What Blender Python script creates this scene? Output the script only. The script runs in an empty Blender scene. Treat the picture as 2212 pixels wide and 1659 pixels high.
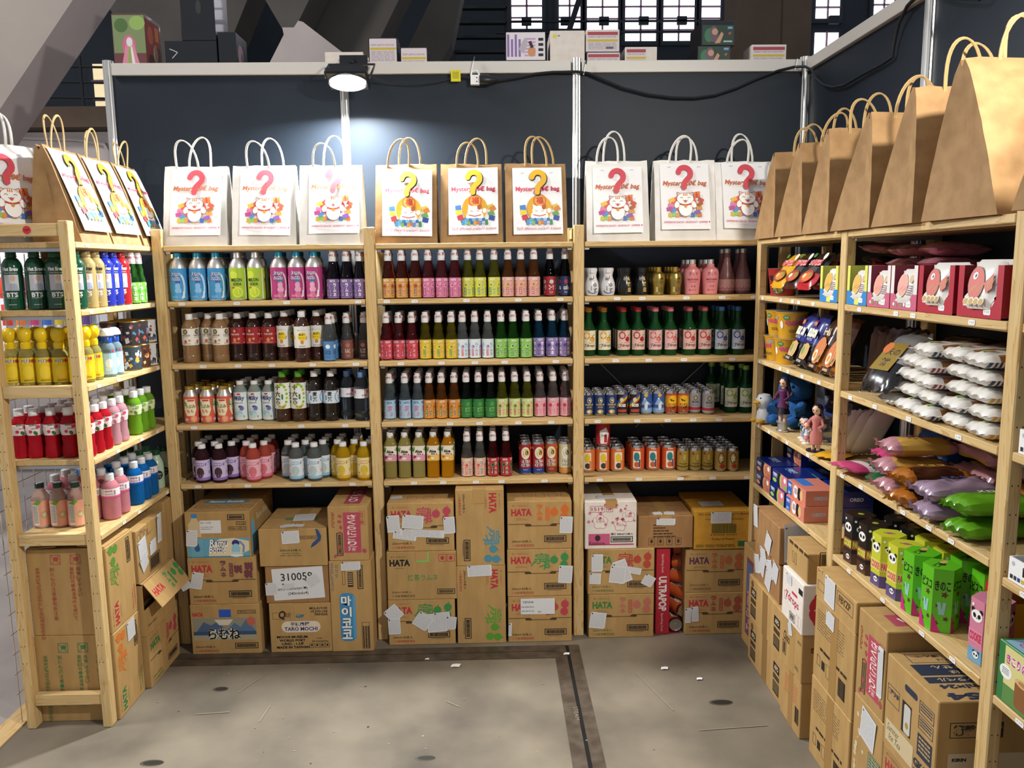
LIGHT1, LIGHT2, AMBIENT, EXPOSURE, HALL_FILL = 95, 72, .62, -0.38, 300
import bpy, math, random
from mathutils import Vector, Matrix
from mathutils.geometry import tessellate_polygon
R = random.Random(11)
PI = math.pi
SC = bpy.context.scene
COL = SC.collection

# ------------------------------------------------------------------ materials
def lin(c):
    return c / 12.92 if c <= .04045 else ((c + .055) / 1.055) ** 2.4
def rgb(h):
    h = h.lstrip('#')
    return tuple(lin(int(h[i:i + 2], 16) / 255) for i in (0, 2, 4)) + (1,)
MATS = {}
def principled(key, color='#808080', rough=.55, metal=0, trans=0, ior=1.45, spec=.5, emit=0, coat=0, sheen=0):
    m = bpy.data.materials.new(key)
    m.use_nodes = True
    b = m.node_tree.nodes['Principled BSDF']
    b.inputs['Base Color'].default_value = rgb(color)
    b.inputs['Roughness'].default_value = rough
    b.inputs['Metallic'].default_value = metal
    b.inputs['Transmission Weight'].default_value = trans
    b.inputs['IOR'].default_value = ior
    b.inputs['Specular IOR Level'].default_value = spec
    b.inputs['Coat Weight'].default_value = coat
    b.inputs['Sheen Weight'].default_value = sheen
    if emit:
        b.inputs['Emission Color'].default_value = rgb(color)
        b.inputs['Emission Strength'].default_value = emit
    MATS[key] = m
    return m
def noisy(key, c1, c2, scale=8, rough=.6, detail=4, stretch=(1, 1, 1), bump=0, metal=0, spec=.4, wave=None, coat=0, pos=(.35, .65)):
    m = principled(key, c1, rough, metal, spec=spec, coat=coat)
    nt = m.node_tree; N = nt.nodes; L = nt.links
    b = N['Principled BSDF']
    tc = N.new('ShaderNodeTexCoord'); mp = N.new('ShaderNodeMapping')
    mp.inputs['Scale'].default_value = stretch
    L.new(tc.outputs['Object'], mp.inputs['Vector'])
    nz = N.new('ShaderNodeTexNoise'); nz.inputs['Scale'].default_value = scale; nz.inputs['Detail'].default_value = detail
    L.new(mp.outputs['Vector'], nz.inputs['Vector'])
    rp = N.new('ShaderNodeValToRGB')
    rp.color_ramp.elements[0].position = pos[0]; rp.color_ramp.elements[1].position = pos[1]
    rp.color_ramp.elements[0].color = rgb(c1); rp.color_ramp.elements[1].color = rgb(c2)
    L.new(nz.outputs['Fac'], rp.inputs['Fac'])
    L.new(rp.outputs['Color'], b.inputs['Base Color'])
    if bump:
        bp = N.new('ShaderNodeBump'); bp.inputs['Strength'].default_value = bump; bp.inputs['Distance'].default_value = .003
        L.new(nz.outputs['Fac'], bp.inputs['Height']); L.new(bp.outputs['Normal'], b.inputs['Normal'])
    return m
def vary(key, lo=.9, hi=1.08):
    m = MATS[key]; nt = m.node_tree; N = nt.nodes; L = nt.links; b = N['Principled BSDF']
    src = b.inputs['Base Color'].links[0].from_socket
    oi = N.new('ShaderNodeObjectInfo'); mr = N.new('ShaderNodeMapRange'); mr.inputs['To Min'].default_value = lo; mr.inputs['To Max'].default_value = hi
    L.new(oi.outputs['Random'], mr.inputs['Value'])
    hs = N.new('ShaderNodeHueSaturation'); L.new(mr.outputs['Result'], hs.inputs['Value']); L.new(src, hs.inputs['Color']); L.new(hs.outputs['Color'], b.inputs['Base Color'])
def pine(key, axis):
    m = principled(key, '#d8bd8c', .5, spec=.35)
    nt = m.node_tree; N = nt.nodes; L = nt.links; b = N['Principled BSDF']
    tc = N.new('ShaderNodeTexCoord'); mp = N.new('ShaderNodeMapping')
    s = [16, 16, 16]; s['xyz'.index(axis)] = 1.1
    mp.inputs['Scale'].default_value = s
    L.new(tc.outputs['Object'], mp.inputs['Vector'])
    nz = N.new('ShaderNodeTexNoise'); nz.inputs['Scale'].default_value = 2.2; nz.inputs['Detail'].default_value = 3; nz.inputs['Distortion'].default_value = .6
    L.new(mp.outputs['Vector'], nz.inputs['Vector'])
    mm = N.new('ShaderNodeMath'); mm.operation = 'MULTIPLY'; mm.inputs[1].default_value = 7
    L.new(nz.outputs['Fac'], mm.inputs[0])
    fr = N.new('ShaderNodeMath'); fr.operation = 'FRACT'; L.new(mm.outputs[0], fr.inputs[0])
    rp = N.new('ShaderNodeValToRGB')
    rp.color_ramp.elements[0].color = rgb('#d6b985'); rp.color_ramp.elements[1].color = rgb('#bd955a')
    e = rp.color_ramp.elements.new(.75); e.color = rgb('#cdad76')
    L.new(fr.outputs[0], rp.inputs['Fac'])
    # knots
    mp2 = N.new('ShaderNodeMapping'); s2 = [9, 9, 9]; s2['xyz'.index(axis)] = 3.2
    mp2.inputs['Scale'].default_value = s2; L.new(tc.outputs['Object'], mp2.inputs['Vector'])
    vo = N.new('ShaderNodeTexVoronoi'); vo.inputs['Scale'].default_value = 1.0
    L.new(mp2.outputs['Vector'], vo.inputs['Vector'])
    r2 = N.new('ShaderNodeValToRGB'); r2.color_ramp.elements[0].position = .05; r2.color_ramp.elements[1].position = .13
    r2.color_ramp.elements[0].color = (1, 1, 1, 1); r2.color_ramp.elements[1].color = (0, 0, 0, 1)
    L.new(vo.outputs['Distance'], r2.inputs['Fac'])
    mx = N.new('ShaderNodeMix'); mx.data_type = 'RGBA'
    L.new(r2.outputs['Color'], mx.inputs['Factor'])
    L.new(rp.outputs['Color'], mx.inputs['A']); mx.inputs['B'].default_value = rgb('#8a5a30')
    L.new(mx.outputs['Result'], b.inputs['Base Color'])
    return m
def mt(k):
    if k not in MATS:
        principled(k, k, .5)
    return MATS[k]
for ax in 'xyz':
    pine('pine_' + ax, ax)
noisy('cardboard', '#ad8a58', '#b7945f', 30, .8, stretch=(1, 1, .25), spec=.2)
vary('cardboard', .9, 1.06)
noisy('cardboard_dark', '#977049', '#a37b51', 30, .8, stretch=(1, 1, .25), spec=.2)
noisy('cardboard_yellow', '#c08a2e', '#c99538', 30, .75, spec=.25)
noisy('cardboard_white', '#ddd3c8', '#e6ddd3', 30, .7, spec=.3)
noisy('cardboard_inside', '#8f6c44', '#9c7750', 30, .85, spec=.1)
noisy('kraft', '#97744c', '#a88459', 22, .75, 5, bump=.25, spec=.3)
noisy('white_paper', '#e4e0d8', '#eeeae3', 18, .6, 4, bump=.15, spec=.35)
noisy('sheet', '#f1efee', '#f6f4f3', 14, .5, 3, bump=.06, spec=.4)
noisy('concrete', '#585046', '#8a7f6d', 2.3, .62, 8, bump=.15, spec=.35, pos=(.3, .72))
noisy('concrete_lit', '#8c8480', '#a59c97', 2, .6, 8, bump=.1)
noisy('steel_strip', '#4b4136', '#62564a', 18, .45, 5, stretch=(1, 1, 1), metal=.3, bump=.2)
noisy('gap_black', '#0c0b0a', '#15120f', 10, .9)
noisy('panel', '#1b232d', '#202832', 3, .5, 3, spec=.35)
principled('alu', '#d9d7d2', .32, .85)
principled('alu_white', '#cfcac2', .45, .1)
principled('steel', '#c9c9c9', .22, 1)
principled('chrome', '#d8d8da', .18, 1)
principled('gold_metal', '#c9a84a', .28, .9)
principled('tag_white', '#efeeec', .5)
principled('rod', '#b9b9bb', .35, .8)
principled('black_plastic', '#15161a', .4)
principled('cable_black', '#14161b', .45)
principled('lens_light', '#ffffff', .3, emit=90)
principled('pane_light', '#fbf7ff', .4, emit=3.2)
principled('pane_warm', '#f0dcae', .4, emit=.75)
principled('booth_white', '#e9ecf2', .6)
noisy('hall_dark', '#20272f', '#262d36', 1.2, .8)
noisy('hall_grey', '#54504c', '#5d5853', 2.0, .8)
noisy('hall_brown', '#4a3c30', '#54453a', 2.5, .8)
noisy('hall_white', '#b4aaa8', '#c0b6b3', 2.0, .75)
noisy('leg_shaded', '#978d88', '#a1968f', 2.2, .7)
noisy('leg_lit', '#c5babb', '#cfc4c5', 2.2, .7)

# ------------------------------------------------------------------ text outlines
GL = {}
def glyphs(s, bold=0, shear=0):
    k = (s, bold, shear)
    if k not in GL:
        cu = bpy.data.curves.new('t', 'FONT')
        cu.body = s; cu.resolution_u = 2; cu.offset = bold; cu.shear = shear
        ob = bpy.data.objects.new('t', cu)
        me = ob.to_mesh()
        v = [(p.co.x, p.co.y) for p in me.vertices]
        f = [tuple(p.vertices) for p in me.polygons]
        ob.to_mesh_clear()
        bpy.data.objects.remove(ob); bpy.data.curves.remove(cu)
        x0 = min(a for a, _ in v); x1 = max(a for a, _ in v); y0 = min(b for _, b in v); y1 = max(b for _, b in v)
        GL[k] = ([((a - x0) / (x1 - x0 + 1e-9), (b - y0) / (y1 - y0 + 1e-9)) for a, b in v], f, (x1 - x0) / (y1 - y0 + 1e-9))
    return GL[k]

class Art:
    """flat drawing in metres: convex polygons with a colour and a layer"""
    def __init__(s):
        s.p = []; s.n = 0
    def add(s, pts, col, same=False):
        s.p.append((pts, col, s.n))
    def up(s):
        s.n = min(s.n + 1, 160)
    def rect(s, x, y, w, h, col, rot=0):
        c, q = math.cos(rot), math.sin(rot); cx, cy = x + w / 2, y + h / 2
        s.add([(cx + a * w / 2 * c - b * h / 2 * q, cy + a * w / 2 * q + b * h / 2 * c) for a, b in ((-1, -1), (1, -1), (1, 1), (-1, 1))], col); s.up(); return s
    def rrect(s, x, y, w, h, r, col, k=4):
        pts = []
        for cx, cy, a0 in ((x + w - r, y + r, -PI / 2), (x + w - r, y + h - r, 0), (x + r, y + h - r, PI / 2), (x + r, y + r, PI)):
            for i in range(k + 1):
                a = a0 + PI / 2 * i / k
                pts.append((cx + r * math.cos(a), cy + r * math.sin(a)))
        s.add(pts, col); s.up(); return s
    def frame(s, x, y, w, h, t, col):
        s.add([(x, y), (x + w, y), (x + w, y + t), (x, y + t)], col); s.add([(x, y + h - t), (x + w, y + h - t), (x + w, y + h), (x, y + h)], col)
        s.add([(x, y + t), (x + t, y + t), (x + t, y + h - t), (x, y + h - t)], col); s.add([(x + w - t, y + t), (x + w, y + t), (x + w, y + h - t), (x + w - t, y + h - t)], col); s.up(); return s
    def ell(s, cx, cy, rx, ry, col, n=16, rot=0):
        c, q = math.cos(rot), math.sin(rot)
        s.add([(cx + rx * math.cos(a) * c - ry * math.sin(a) * q, cy + rx * math.cos(a) * q + ry * math.sin(a) * c) for a in (2 * PI * i / n for i in range(n))], col); s.up(); return s
    def poly(s, pts, col):
        for t in tessellate_polygon([[Vector((a, b, 0)) for a, b in pts]]):
            q = [pts[i] for i in t]
            if (q[1][0] - q[0][0]) * (q[2][1] - q[0][1]) - (q[1][1] - q[0][1]) * (q[2][0] - q[0][0]) < 0: q.reverse()
            s.add(q, col)
        s.up(); return s
    def line(s, pts, t, col):
        for (a, b), (c, d) in zip(pts, pts[1:]):
            l = math.hypot(c - a, d - b) or 1; nx, ny = -(d - b) / l * t / 2, (c - a) / l * t / 2
            s.add([(a - nx, b - ny), (c - nx, d - ny), (c + nx, d + ny), (a + nx, b + ny)], col)
        s.up(); return s
    def text(s, t, x, y, w, h, col, rot=0, bold=0, shear=0, keep=False):
        """fit the words in the box x,y,w,h (box turned about its lower-left corner by rot)"""
        v, f, asp = glyphs(t, bold, shear)
        if keep: w = min(w, h * asp)
        c, q = math.cos(rot), math.sin(rot)
        P = [(x + a * w * c - b * h * q, y + a * w * q + b * h * c) for a, b in v]
        for i in f: s.add([P[j] for j in i], col)
        s.up(); return s
    def qmark(s, x, y, h, col, grow=0):
        """fat rounded question mark, x,y its lower left, h its height"""
        t = h * .205 + 2 * grow; R_ = h * .235; cx, cy = x + h * .33, y + h * .66
        pts = [(cx + R_ * math.cos(q), cy + R_ * math.sin(q)) for q in (math.radians(d) for d in range(170, -56, -15))]
        pts += [(cx + .02 * h, y + h * .34), (cx - .03 * h, y + h * .26), (cx - .04 * h, y + h * .12)]
        for a, b in zip(pts, pts[1:]): s.line([a, b], t, col)
        for q in pts: s.ell(q[0], q[1], t / 2, t / 2, col, 14)
        return s
    def vtext(s, t, x, y, w, h, col, bold=0):
        n = len(t); d = h / n
        for i, ch in enumerate(t):
            if ch == 'ー': s.rect(x + w * .42, y + h - (i + .9) * d, w * .16, d * .8, col); continue
            if ch != ' ': s.text(ch, x, y + h - (i + .93) * d, w, d * .86, col, bold=bold)
        return s
    def greek(s, x, y, w, h, n, col, seed=1, fill=.5):
        """rows of print too small to read"""
        r = random.Random(seed); d = h / n
        for i in range(n):
            a = x
            while a < x + w - 1e-5:
                l = min(r.uniform(.08, .3) * w, x + w - a)
                s.add([(a, y + h - (i + fill) * d), (a + l * .86, y + h - (i + fill) * d), (a + l * .86, y + h - i * d), (a, y + h - i * d)], col); a += l
        s.up(); return s
    def bars(s, x, y, w, h, col, seed=3, vert=False):
        r = random.Random(seed); a = 0; L = h if vert else w
        while a < L:
            b = min(r.uniform(.012, .05) * L, L - a)
            if vert: s.add([(x, y + a), (x + w, y + a), (x + w, y + a + b * .6), (x, y + a + b * .6)], col)
            else: s.add([(x + a, y), (x + a + b * .6, y), (x + a + b * .6, y + h), (x + a, y + h)], col)
            a += b
        s.up(); return s

def clip(pts, x, keep_left):
    out = []
    for i in range(len(pts)):
        a, b = pts[i - 1], pts[i]
        ia = (a[0] <= x) == keep_left; ib = (b[0] <= x) == keep_left
        if ia != ib:
            t = (x - a[0]) / (b[0] - a[0]); out.append((x, a[1] + t * (b[1] - a[1])))
        if ib: out.append(b)
    return out

class MB:
    """collects shapes and links them as one mesh object"""
    def __init__(s):
        s.v = []; s.f = []; s.m = []; s.T = None
    def face(s, pts, mat):
        b = len(s.v)
        s.v += [tuple(s.T @ Vector(p)) if s.T else tuple(p) for p in pts]
        s.f.append(tuple(range(b, b + len(pts)))); s.m.append(mat)
    def grid(s, P, mat, cu=False, cv=False):
        """P[i][j] points; mat a key or f(i,j)"""
        b = len(s.v); n, k = len(P), len(P[0])
        for r in P: s.v += [tuple(s.T @ Vector(p)) if s.T else tuple(p) for p in r]
        for i in range(n if cu else n - 1):
            for j in range(k if cv else k - 1):
                i2, j2 = (i + 1) % n, (j + 1) % k
                s.f.append((b + i * k + j, b + i * k + j2, b + i2 * k + j2, b + i2 * k + j)); s.m.append(mat(i, j) if callable(mat) else mat)
        return s
    def box(s, x0, x1, y0, y1, z0, z1, mat, skip=''):
        q = [(x0, y0, z0), (x1, y0, z0), (x1, y1, z0), (x0, y1, z0), (x0, y0, z1), (x1, y0, z1), (x1, y1, z1), (x0, y1, z1)]
        b = len(s.v); s.v += [tuple(s.T @ Vector(p)) if s.T else p for p in q]
        for k, i in (('b', (0, 3, 2, 1)), ('t', (4, 5, 6, 7)), ('f', (0, 1, 5, 4)), ('r', (1, 2, 6, 5)), ('k', (2, 3, 7, 6)), ('l', (3, 0, 4, 7))):
            if k not in skip: s.f.append(tuple(b + j for j in i)); s.m.append(mat)
        return s
    def bbox(s, x0, x1, y0, y1, z0, z1, mat, c=.003):
        """box with chamfered vertical and horizontal edges"""
        def ring(z, d):
            return [(x0 + d, y0 + c, z), (x0 + c, y0 + d, z), (x1 - c, y0 + d, z), (x1 - d, y0 + c, z), (x1 - d, y1 - c, z), (x1 - c, y1 - d, z), (x0 + c, y1 - d, z), (x0 + d, y1 - c, z)]
        P = [ring(z0, c), ring(z0 + c, 0), ring(z1 - c, 0), ring(z1, c)]
        s.grid(P, mat, cv=True)
        b = len(s.v) - 32
        s.f.append(tuple(b + i for i in range(8))[::-1]); s.m.append(mat)
        s.f.append(tuple(b + 24 + i for i in range(8))); s.m.append(mat)
        return s
    def lathe(s, prof, mat, n=20, sq=0, wob=None):
        P = []
        for r, z in prof:
            row = []
            for i in range(n):
                a = 2 * PI * i / n
                k = 1
                if sq:
                    c, d = abs(math.cos(a)), abs(math.sin(a))
                    k = (c ** sq + d ** sq) ** (-1 / sq)
                if wob: k *= wob(a, z)
                row.append((r * k * math.sin(a), -r * k * math.cos(a), z))
            P.append(row)
        s.grid(P, mat, cv=True)
        return s
    def tube(s, pts, r, mat, n=6, cap=True):
        pts = [Vector(p) for p in pts]; P = []
        ref = Vector((0, 0, 1))
        for i, p in enumerate(pts):
            t = (pts[min(i + 1, len(pts) - 1)] - pts[max(i - 1, 0)]).normalized()
            if abs(t.dot(ref)) > .95: ref = Vector((1, 0, 0)) if abs(t.x) < .9 else Vector((0, 1, 0))
            a = t.cross(ref).normalized(); b = t.cross(a); ref = -b
            P.append([p + (a * math.cos(2 * PI * k / n) + b * math.sin(2 * PI * k / n)) * r for k in range(n)])
        s.grid(P, mat, cv=True)
        if cap: s.face(P[0][::-1], mat); s.face(P[-1], mat)
        return s
    def ball(s, c, rx, ry, rz, mat, n=12, k=8):
        P = []
        for i in range(k + 1):
            t = PI * i / k - PI / 2
            P.append([(c[0] + rx * math.cos(t) * math.sin(2 * PI * j / n), c[1] - ry * math.cos(t) * math.cos(2 * PI * j / n), c[2] + rz * math.sin(t)) for j in range(n)])
        return s.grid(P, mat, cv=True)
    def art(s, art, o, u, v, eps=.00003, base=.0003):
        o, u, v = Vector(o), Vector(u), Vector(v); n = u.cross(v).normalized()
        for pts, col, L in art.p:
            s.face([o + u * a + v * b + n * (base + eps * L) for a, b in pts], col)
        return s
    def art_cyl(s, art, r, n=20, eps=.00003, base=.0003, rot=0, taper=None, sq=0):
        st = 2 * PI * r / n
        for pts, col, L in art.p:
            lo = min(p[0] for p in pts); hi = max(p[0] for p in pts)
            k0, k1 = math.floor(lo / st + 1e-6), math.ceil(hi / st - 1e-6)
            for k in range(k0, max(k1, k0 + 1)):
                q = pts
                if k > k0: q = clip(q, k * st, False)
                if k < k1 - 1: q = clip(q, (k + 1) * st, True)
                if len(q) < 3: continue
                out = []
                for a, b in q:
                    t = a / r + rot; k_ = (abs(math.cos(t)) ** sq + abs(math.sin(t)) ** sq) ** (-1 / sq) if sq else 1; rr = (taper(b) if taper else r) * k_ + base + eps * L
                    out.append((rr * math.sin(t), -rr * math.cos(t), b))
                s.face(out, col)
        return s
    def obj(s, name, parent=None, loc=None, rot=0, smooth=35):
        me = bpy.data.meshes.new(name)
        me.from_pydata(s.v, [], s.f)
        keys = []
        for k in s.m:
            if k not in keys: keys.append(k)
        for k in keys: me.materials.append(mt(k))
        ix = {k: i for i, k in enumerate(keys)}
        me.polygons.foreach_set('material_index', [ix[k] for k in s.m])
        if smooth:
            me.polygons.foreach_set('use_smooth', [True] * len(s.f))
            me.set_sharp_from_angle(angle=math.radians(smooth))
        me.update()
        o = bpy.data.objects.new(name, me); COL.objects.link(o)
        if parent: o.parent = parent
        if loc: o.location = loc
        if rot: o.rotation_euler = (0, 0, rot)
        return o

LABELS = set()
def tag(o, label, cat, group=None, kind=None):
    o['label'] = label; o['category'] = cat
    if group: o['group'] = group
    if kind: o['kind'] = kind
    return o
def struct(o):
    o['kind'] = 'structure'; return o
def empty(name, loc=(0, 0, 0), rot=0):
    o = bpy.data.objects.new(name, None); COL.objects.link(o); o.location = loc; o.rotation_euler = (0, 0, rot); o.empty_display_size = .02
    return o
def copy_tree(o, parent=None):
    c = o.copy(); COL.objects.link(c)
    if parent: c.parent = parent
    for ch in KIDS.get(o.name, ()): KIDS.setdefault(c.name, []).append(copy_tree(ch, c))
    return c
KIDS = {}
def part(parent, o):
    o.parent = parent; KIDS.setdefault(parent.name, []).append(o); return o
class Proto:
    def __init__(s, root): s.root = root; s.used = False
    def put(s, loc, rot=0, label=None, cat=None, group=None, tilt=None):
        o = copy_tree(s.root) if s.used else s.root
        s.used = True
        o.location = loc; o.rotation_euler = (tilt[0] if tilt else 0, tilt[1] if tilt else 0, rot)
        tag(o, label, cat, group)
        if not group and 'group' in o: del o['group']
        return o
ORD = 'first second third fourth fifth sixth seventh eighth ninth tenth eleventh twelfth'.split()
# ------------------------------------------------------------------ the setting
def floor():
    m = MB()
    m.face([(-1.72, -6, 0), (6, -6, 0), (6, 9, 0), (-1.72, 9, 0)], 'concrete')
    m.face([(-12, -6, -.001), (-1.72, -6, -.001), (-1.72, 9, -.001), (-12, 9, -.001)], 'concrete_lit')  # same floor outside the stand, its brighter light put into the colour
    a = Art()
    for x, y, rx, ry in ((-.25, -.87, .035, .016), (-1.16, -.86, .04, .018), (-1.09, -.39, .03, .018), (.83, -.57, .045, .02)):
        a.ell(x, y, rx, ry, '#4d463c'); a.ell(x + .004, y, rx * .85, ry * .75, '#26221d')
    r = random.Random(4)
    for i in range(46):   # chipped pale flecks in the concrete
        x, y = r.uniform(-1.4, 1.0), r.uniform(-1.0, -.25); s = r.uniform(.0015, .005)
        a.ell(x, y, s, s * .7, r.choice(('#a89c86', '#8f846f', '#40382f')), 6)
    for p in (((-.95, -.30), (-1.01, -.42)), ((-.86, -.52), (-.87, -.63)), ((-.2, -.52), (-.15, -.56)), ((-1.0, -.56), (-1.12, -.57)), ((.55, -.34), (.6, -.5), (.64, -.62)), ((.7, -.75), (.95, -.73))):
        a.line(p, .004, '#8d8472')
    m.art(a, (0, 0, 0), (1, 0, 0), (0, 1, 0), base=.0006)
    struct(m.obj('floor', smooth=0))
    m = MB(); m.box(-1.8, -1.722, -3, 1.5, 0, .006, 'pine_y'); struct(m.obj('trim_1', smooth=0))
    m = MB()
    m.box(-1.66, .238, -.20, -.088, 0, .003, 'steel_strip'); m.box(-1.66, .238, -.143, -.141, .003, .0036, 'gap_black')
    m.box(.238, .288, -4, -.088, 0, .003, 'steel_strip'); m.box(.288, .302, -4, -.088, 0, .0012, 'gap_black'); m.box(.302, .346, -4, -.088, 0, .003, 'steel_strip')
    a = Art(); a.text('STEAM', .274, -.58, .09, .016, '#7d7264', rot=-PI / 2)
    m.art(a, (0, 0, .003), (1, 0, 0), (0, 1, 0))
    struct(m.obj('trim_2', smooth=0))
floor()
def flute(x, y, z0, z1, r=.0235):
    m = MB(); P = []
    for z in (z0, z1):
        P.append([(x + q * math.cos(a), y + q * math.sin(a), z) for a, q in ((2 * PI * i / 32, r * (1 if i % 4 < 2 else .86)) for i in range(32))])
    m.grid(P, 'alu', cv=True); m.face(P[1], 'alu')
    return m
WX, WY, WT = 1.405, .318, 2.508
m = MB(); m.box(-1.654, 1.392, WY, WY + .022, .02, 2.47, 'panel'); struct(m.obj('wall_back', smooth=0))
m = MB(); m.box(WX, WX + .022, -3.2, .33, .02, 2.47, 'panel'); struct(m.obj('wall_right', smooth=0))
k = 3
for x in (-1.654, -.639, .377, 1.392):
    struct(flute(x, .33, 0, 2.523).obj('trim_%d' % k, smooth=0)); k += 1
for y in (-.69, -1.705, -2.72):
    struct(flute(1.408, y, 0, 2.523).obj('trim_%d' % k, smooth=0)); k += 1
for x0, x1 in ((-1.63, -.663), (-.615, .353), (.401, 1.368)):
    m = MB(); m.bbox(x0, x1, .303, .345, 2.458, WT, 'alu_white', .002); struct(m.obj('trim_%d' % k, smooth=0)); k += 1
for y0, y1 in ((-.666, .306), (-1.681, -.714), (-2.69, -1.73)):
    m = MB(); m.bbox(1.386, 1.428, y0, y1, 2.458, WT, 'alu_white', .002); struct(m.obj('trim_%d' % k, smooth=0)); k += 1
m = MB(); m.box(-1.68, 1.38, .352, .75, 2.485, 2.505, 'cardboard_dark'); m.box(-1.66, -1.6, .6, .72, 0, 2.485, 'pine_z'); m.box(1.28, 1.34, .6, .72, 0, 2.485, 'pine_z')
struct(m.obj('trim_%d' % k, smooth=0)); k += 1

# the hall beyond the stand
def prism(poly, y, d, mat):
    m = MB()
    for t in tessellate_polygon([[Vector((a, b, 0)) for a, b in poly]]):
        m.face([(poly[i][0], y, poly[i][1]) for i in t], mat)
    n = len(poly)
    for i in range(n):
        a, b = poly[i], poly[(i + 1) % n]
        m.face([(a[0], y, a[1]), (b[0], y, b[1]), (b[0], y + d, b[1]), (a[0], y + d, a[1])], mat)
    return m
m = MB(); m.box(-12, 14, 9, 9.2, 0, 8, 'hall_dark'); struct(m.obj('wall_far', smooth=0))
def window(n, x0, x1, z0, z1, cols, rows, y=8.96, mat='pane_light', g=.03):
    m = MB(); w, h = (x1 - x0) / cols, (z1 - z0) / rows
    m.box(x0 - .05, x1 + .05, y + .012, y + .03, z0 - .05, z1 + .05, 'hall_dark')
    for i in range(cols):
        for j in range(rows):
            m.box(x0 + i * w + g / 2, x0 + (i + 1) * w - g / 2, y, y + .01, z0 + j * h + g / 2, z0 + (j + 1) * h - g / 2, mat)
    for i in range(1, cols): m.box(x0 + i * w - .008, x0 + i * w + .008, y - .02, y, z0, z1, '#6a4a62')
    for j in range(1, rows): m.box(x0, x1, y - .02, y, z0 + j * h - .007, z0 + j * h + .007, '#6a4a62')
    return struct(m.obj('window_%d' % n, smooth=0))
for i, (a, b, z) in enumerate(((.31, .78, 5.04), (1.0, 1.34, 5.04), (1.41, 1.89, 5.02), (1.97, 2.45, 4.86), (2.53, 3.01, 4.86), (3.09, 3.39, 5.02))):
    window(i + 1, a, b, z, z + .163 * 7, 2 if b - a > .31 else 1, 7)
window(7, 4.77, 5.15, 5.16, 6.0, 2, 5); window(8, 4.77, 5.15, 4.3, 4.99, 2, 2); window(9, 5.63, 5.95, 5.2, 6.0, 2, 5)
m = MB()
for z in (4.93, 5.08): m.box(.1, 3.5, 8.7, 8.74, z - .012, z + .012, 'hall_dark')
for x in (.53, 1.09, 1.64, 2.21, 2.76, 4.96): m.box(x - .07, x + .07, 8.7, 8.75, 5.03, 5.14, 'hall_dark')
m.tube([(1.12, 8.6, 4.9), (1.36, 8.6, 5.6)], .045, 'hall_dark')
struct(m.obj('trim_%d' % k, smooth=0)); k += 1
m = MB(); m.box(2.19, 2.82, 4, 4.5, 0, 6.5, 'hall_brown'); m.box(2.555, 2.56, 3.995, 4, 0, 6.5, '#2e251d'); struct(m.obj('column_hall', smooth=0))
for nm, poly, y, d, mat in (
    ('beam_white', ((-1.92, 3.2), (-1.92, 3.39), (-1.78, 3.63), (-1.79, 3.69), (-1.69, 3.69), (-1.65, 3.745), (-1.61, 3.735), (-1.16, 3.39), (-1.16, 3.2)), 4, .4, 'hall_white'),
    ('beam_upper', ((-2.35, 4.6), (-1.91, 3.815), (-1.8, 3.815), (-1.35, 4.6)), 4.5, .5, 'hall_grey'),
    ('beam_slanted', ((-1.76, 3.92), (-1.3, 4.7), (-.65, 4.7), (-1.22, 3.66), (-1.45, 3.6)), 5.1, .5, 'hall_grey'),
    ('beam_far', ((-1.02, 3.82), (-.64, 4.53), (-.40, 5.0), (-.2, 5.0), (-.42, 4.08), (-.58, 3.82)), 6, .4, 'hall_grey'),
    ('beam_left', ((-4.2, 4.8), (-3.4, 3.4), (-3.0, 3.35), (-2.3, 4.8)), 5.5, .5, 'hall_grey')):
    struct(prism(poly, y, d, mat).obj(nm, smooth=0))
# black staircase seen in front of the far wall
m = MB()
m.tube([(-.47, 7, 4.0), (-.49, 7, 6)], .06, 'black_plastic')
for i in range(9):
    z = 4.05 + i * .17; m.box(-.47, .2, 6.95, 7.05, z, z + .03, 'black_plastic')
m.tube([(.2, 7, 3.9), (.24, 7, 5.8)], .035, 'black_plastic')
struct(m.obj('trim_%d' % k, smooth=0)); k += 1
# slanting concrete leg at the left
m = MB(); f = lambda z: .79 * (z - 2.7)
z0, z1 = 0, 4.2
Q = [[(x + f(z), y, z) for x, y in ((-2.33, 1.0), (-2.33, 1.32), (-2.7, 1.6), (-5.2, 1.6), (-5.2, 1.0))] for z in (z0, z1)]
m.grid(Q, lambda i, j: 'leg_lit' if j in (0, 1) else 'leg_shaded', cv=True)  # one concrete: lit side and shaded front put into the face colours
m.face(Q[1], 'leg_shaded')
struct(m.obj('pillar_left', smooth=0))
# gallery behind it
m = MB(); m.box(-8, -3.3, 5.4, 5.5, 0, 3.1, 'hall_white'); m.box(-8, -3.3, 5.1, 5.5, 3.06, 3.26, 'hall_brown'); m.box(-8, -3.3, 5.9, 6, 3.2, 6, 'hall_dark')
struct(m.obj('wall_left', smooth=0))
window(10, -4.32, -4.02, 3.28, 3.86, 1, 3, y=5.85, mat='pane_warm'); window(11, -3.92, -3.82, 3.2, 3.4, 1, 1, y=5.85, mat='pane_warm')
m = MB()
for z in (3.35, 3.5, 3.65): m.tube([(-6, 5.15, z + .05), (-3.4, 5.15, z - .02)], .012, 'black_plastic')
for x in (-4.5, -4.1, -3.65): m.tube([(x, 5.15, 3.2), (x, 5.15, 3.75)], .015, 'black_plastic')
m.tube([(-6, 5.36, 3.05), (-4.3, 5.36, 2.98), (-4.02, 5.36, 2.93), (-3.99, 5.36, 2.85), (-3.99, 5.36, 2.2)], .022, 'hall_white')
struct(m.obj('trim_%d' % k, smooth=0)); k += 1
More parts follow.
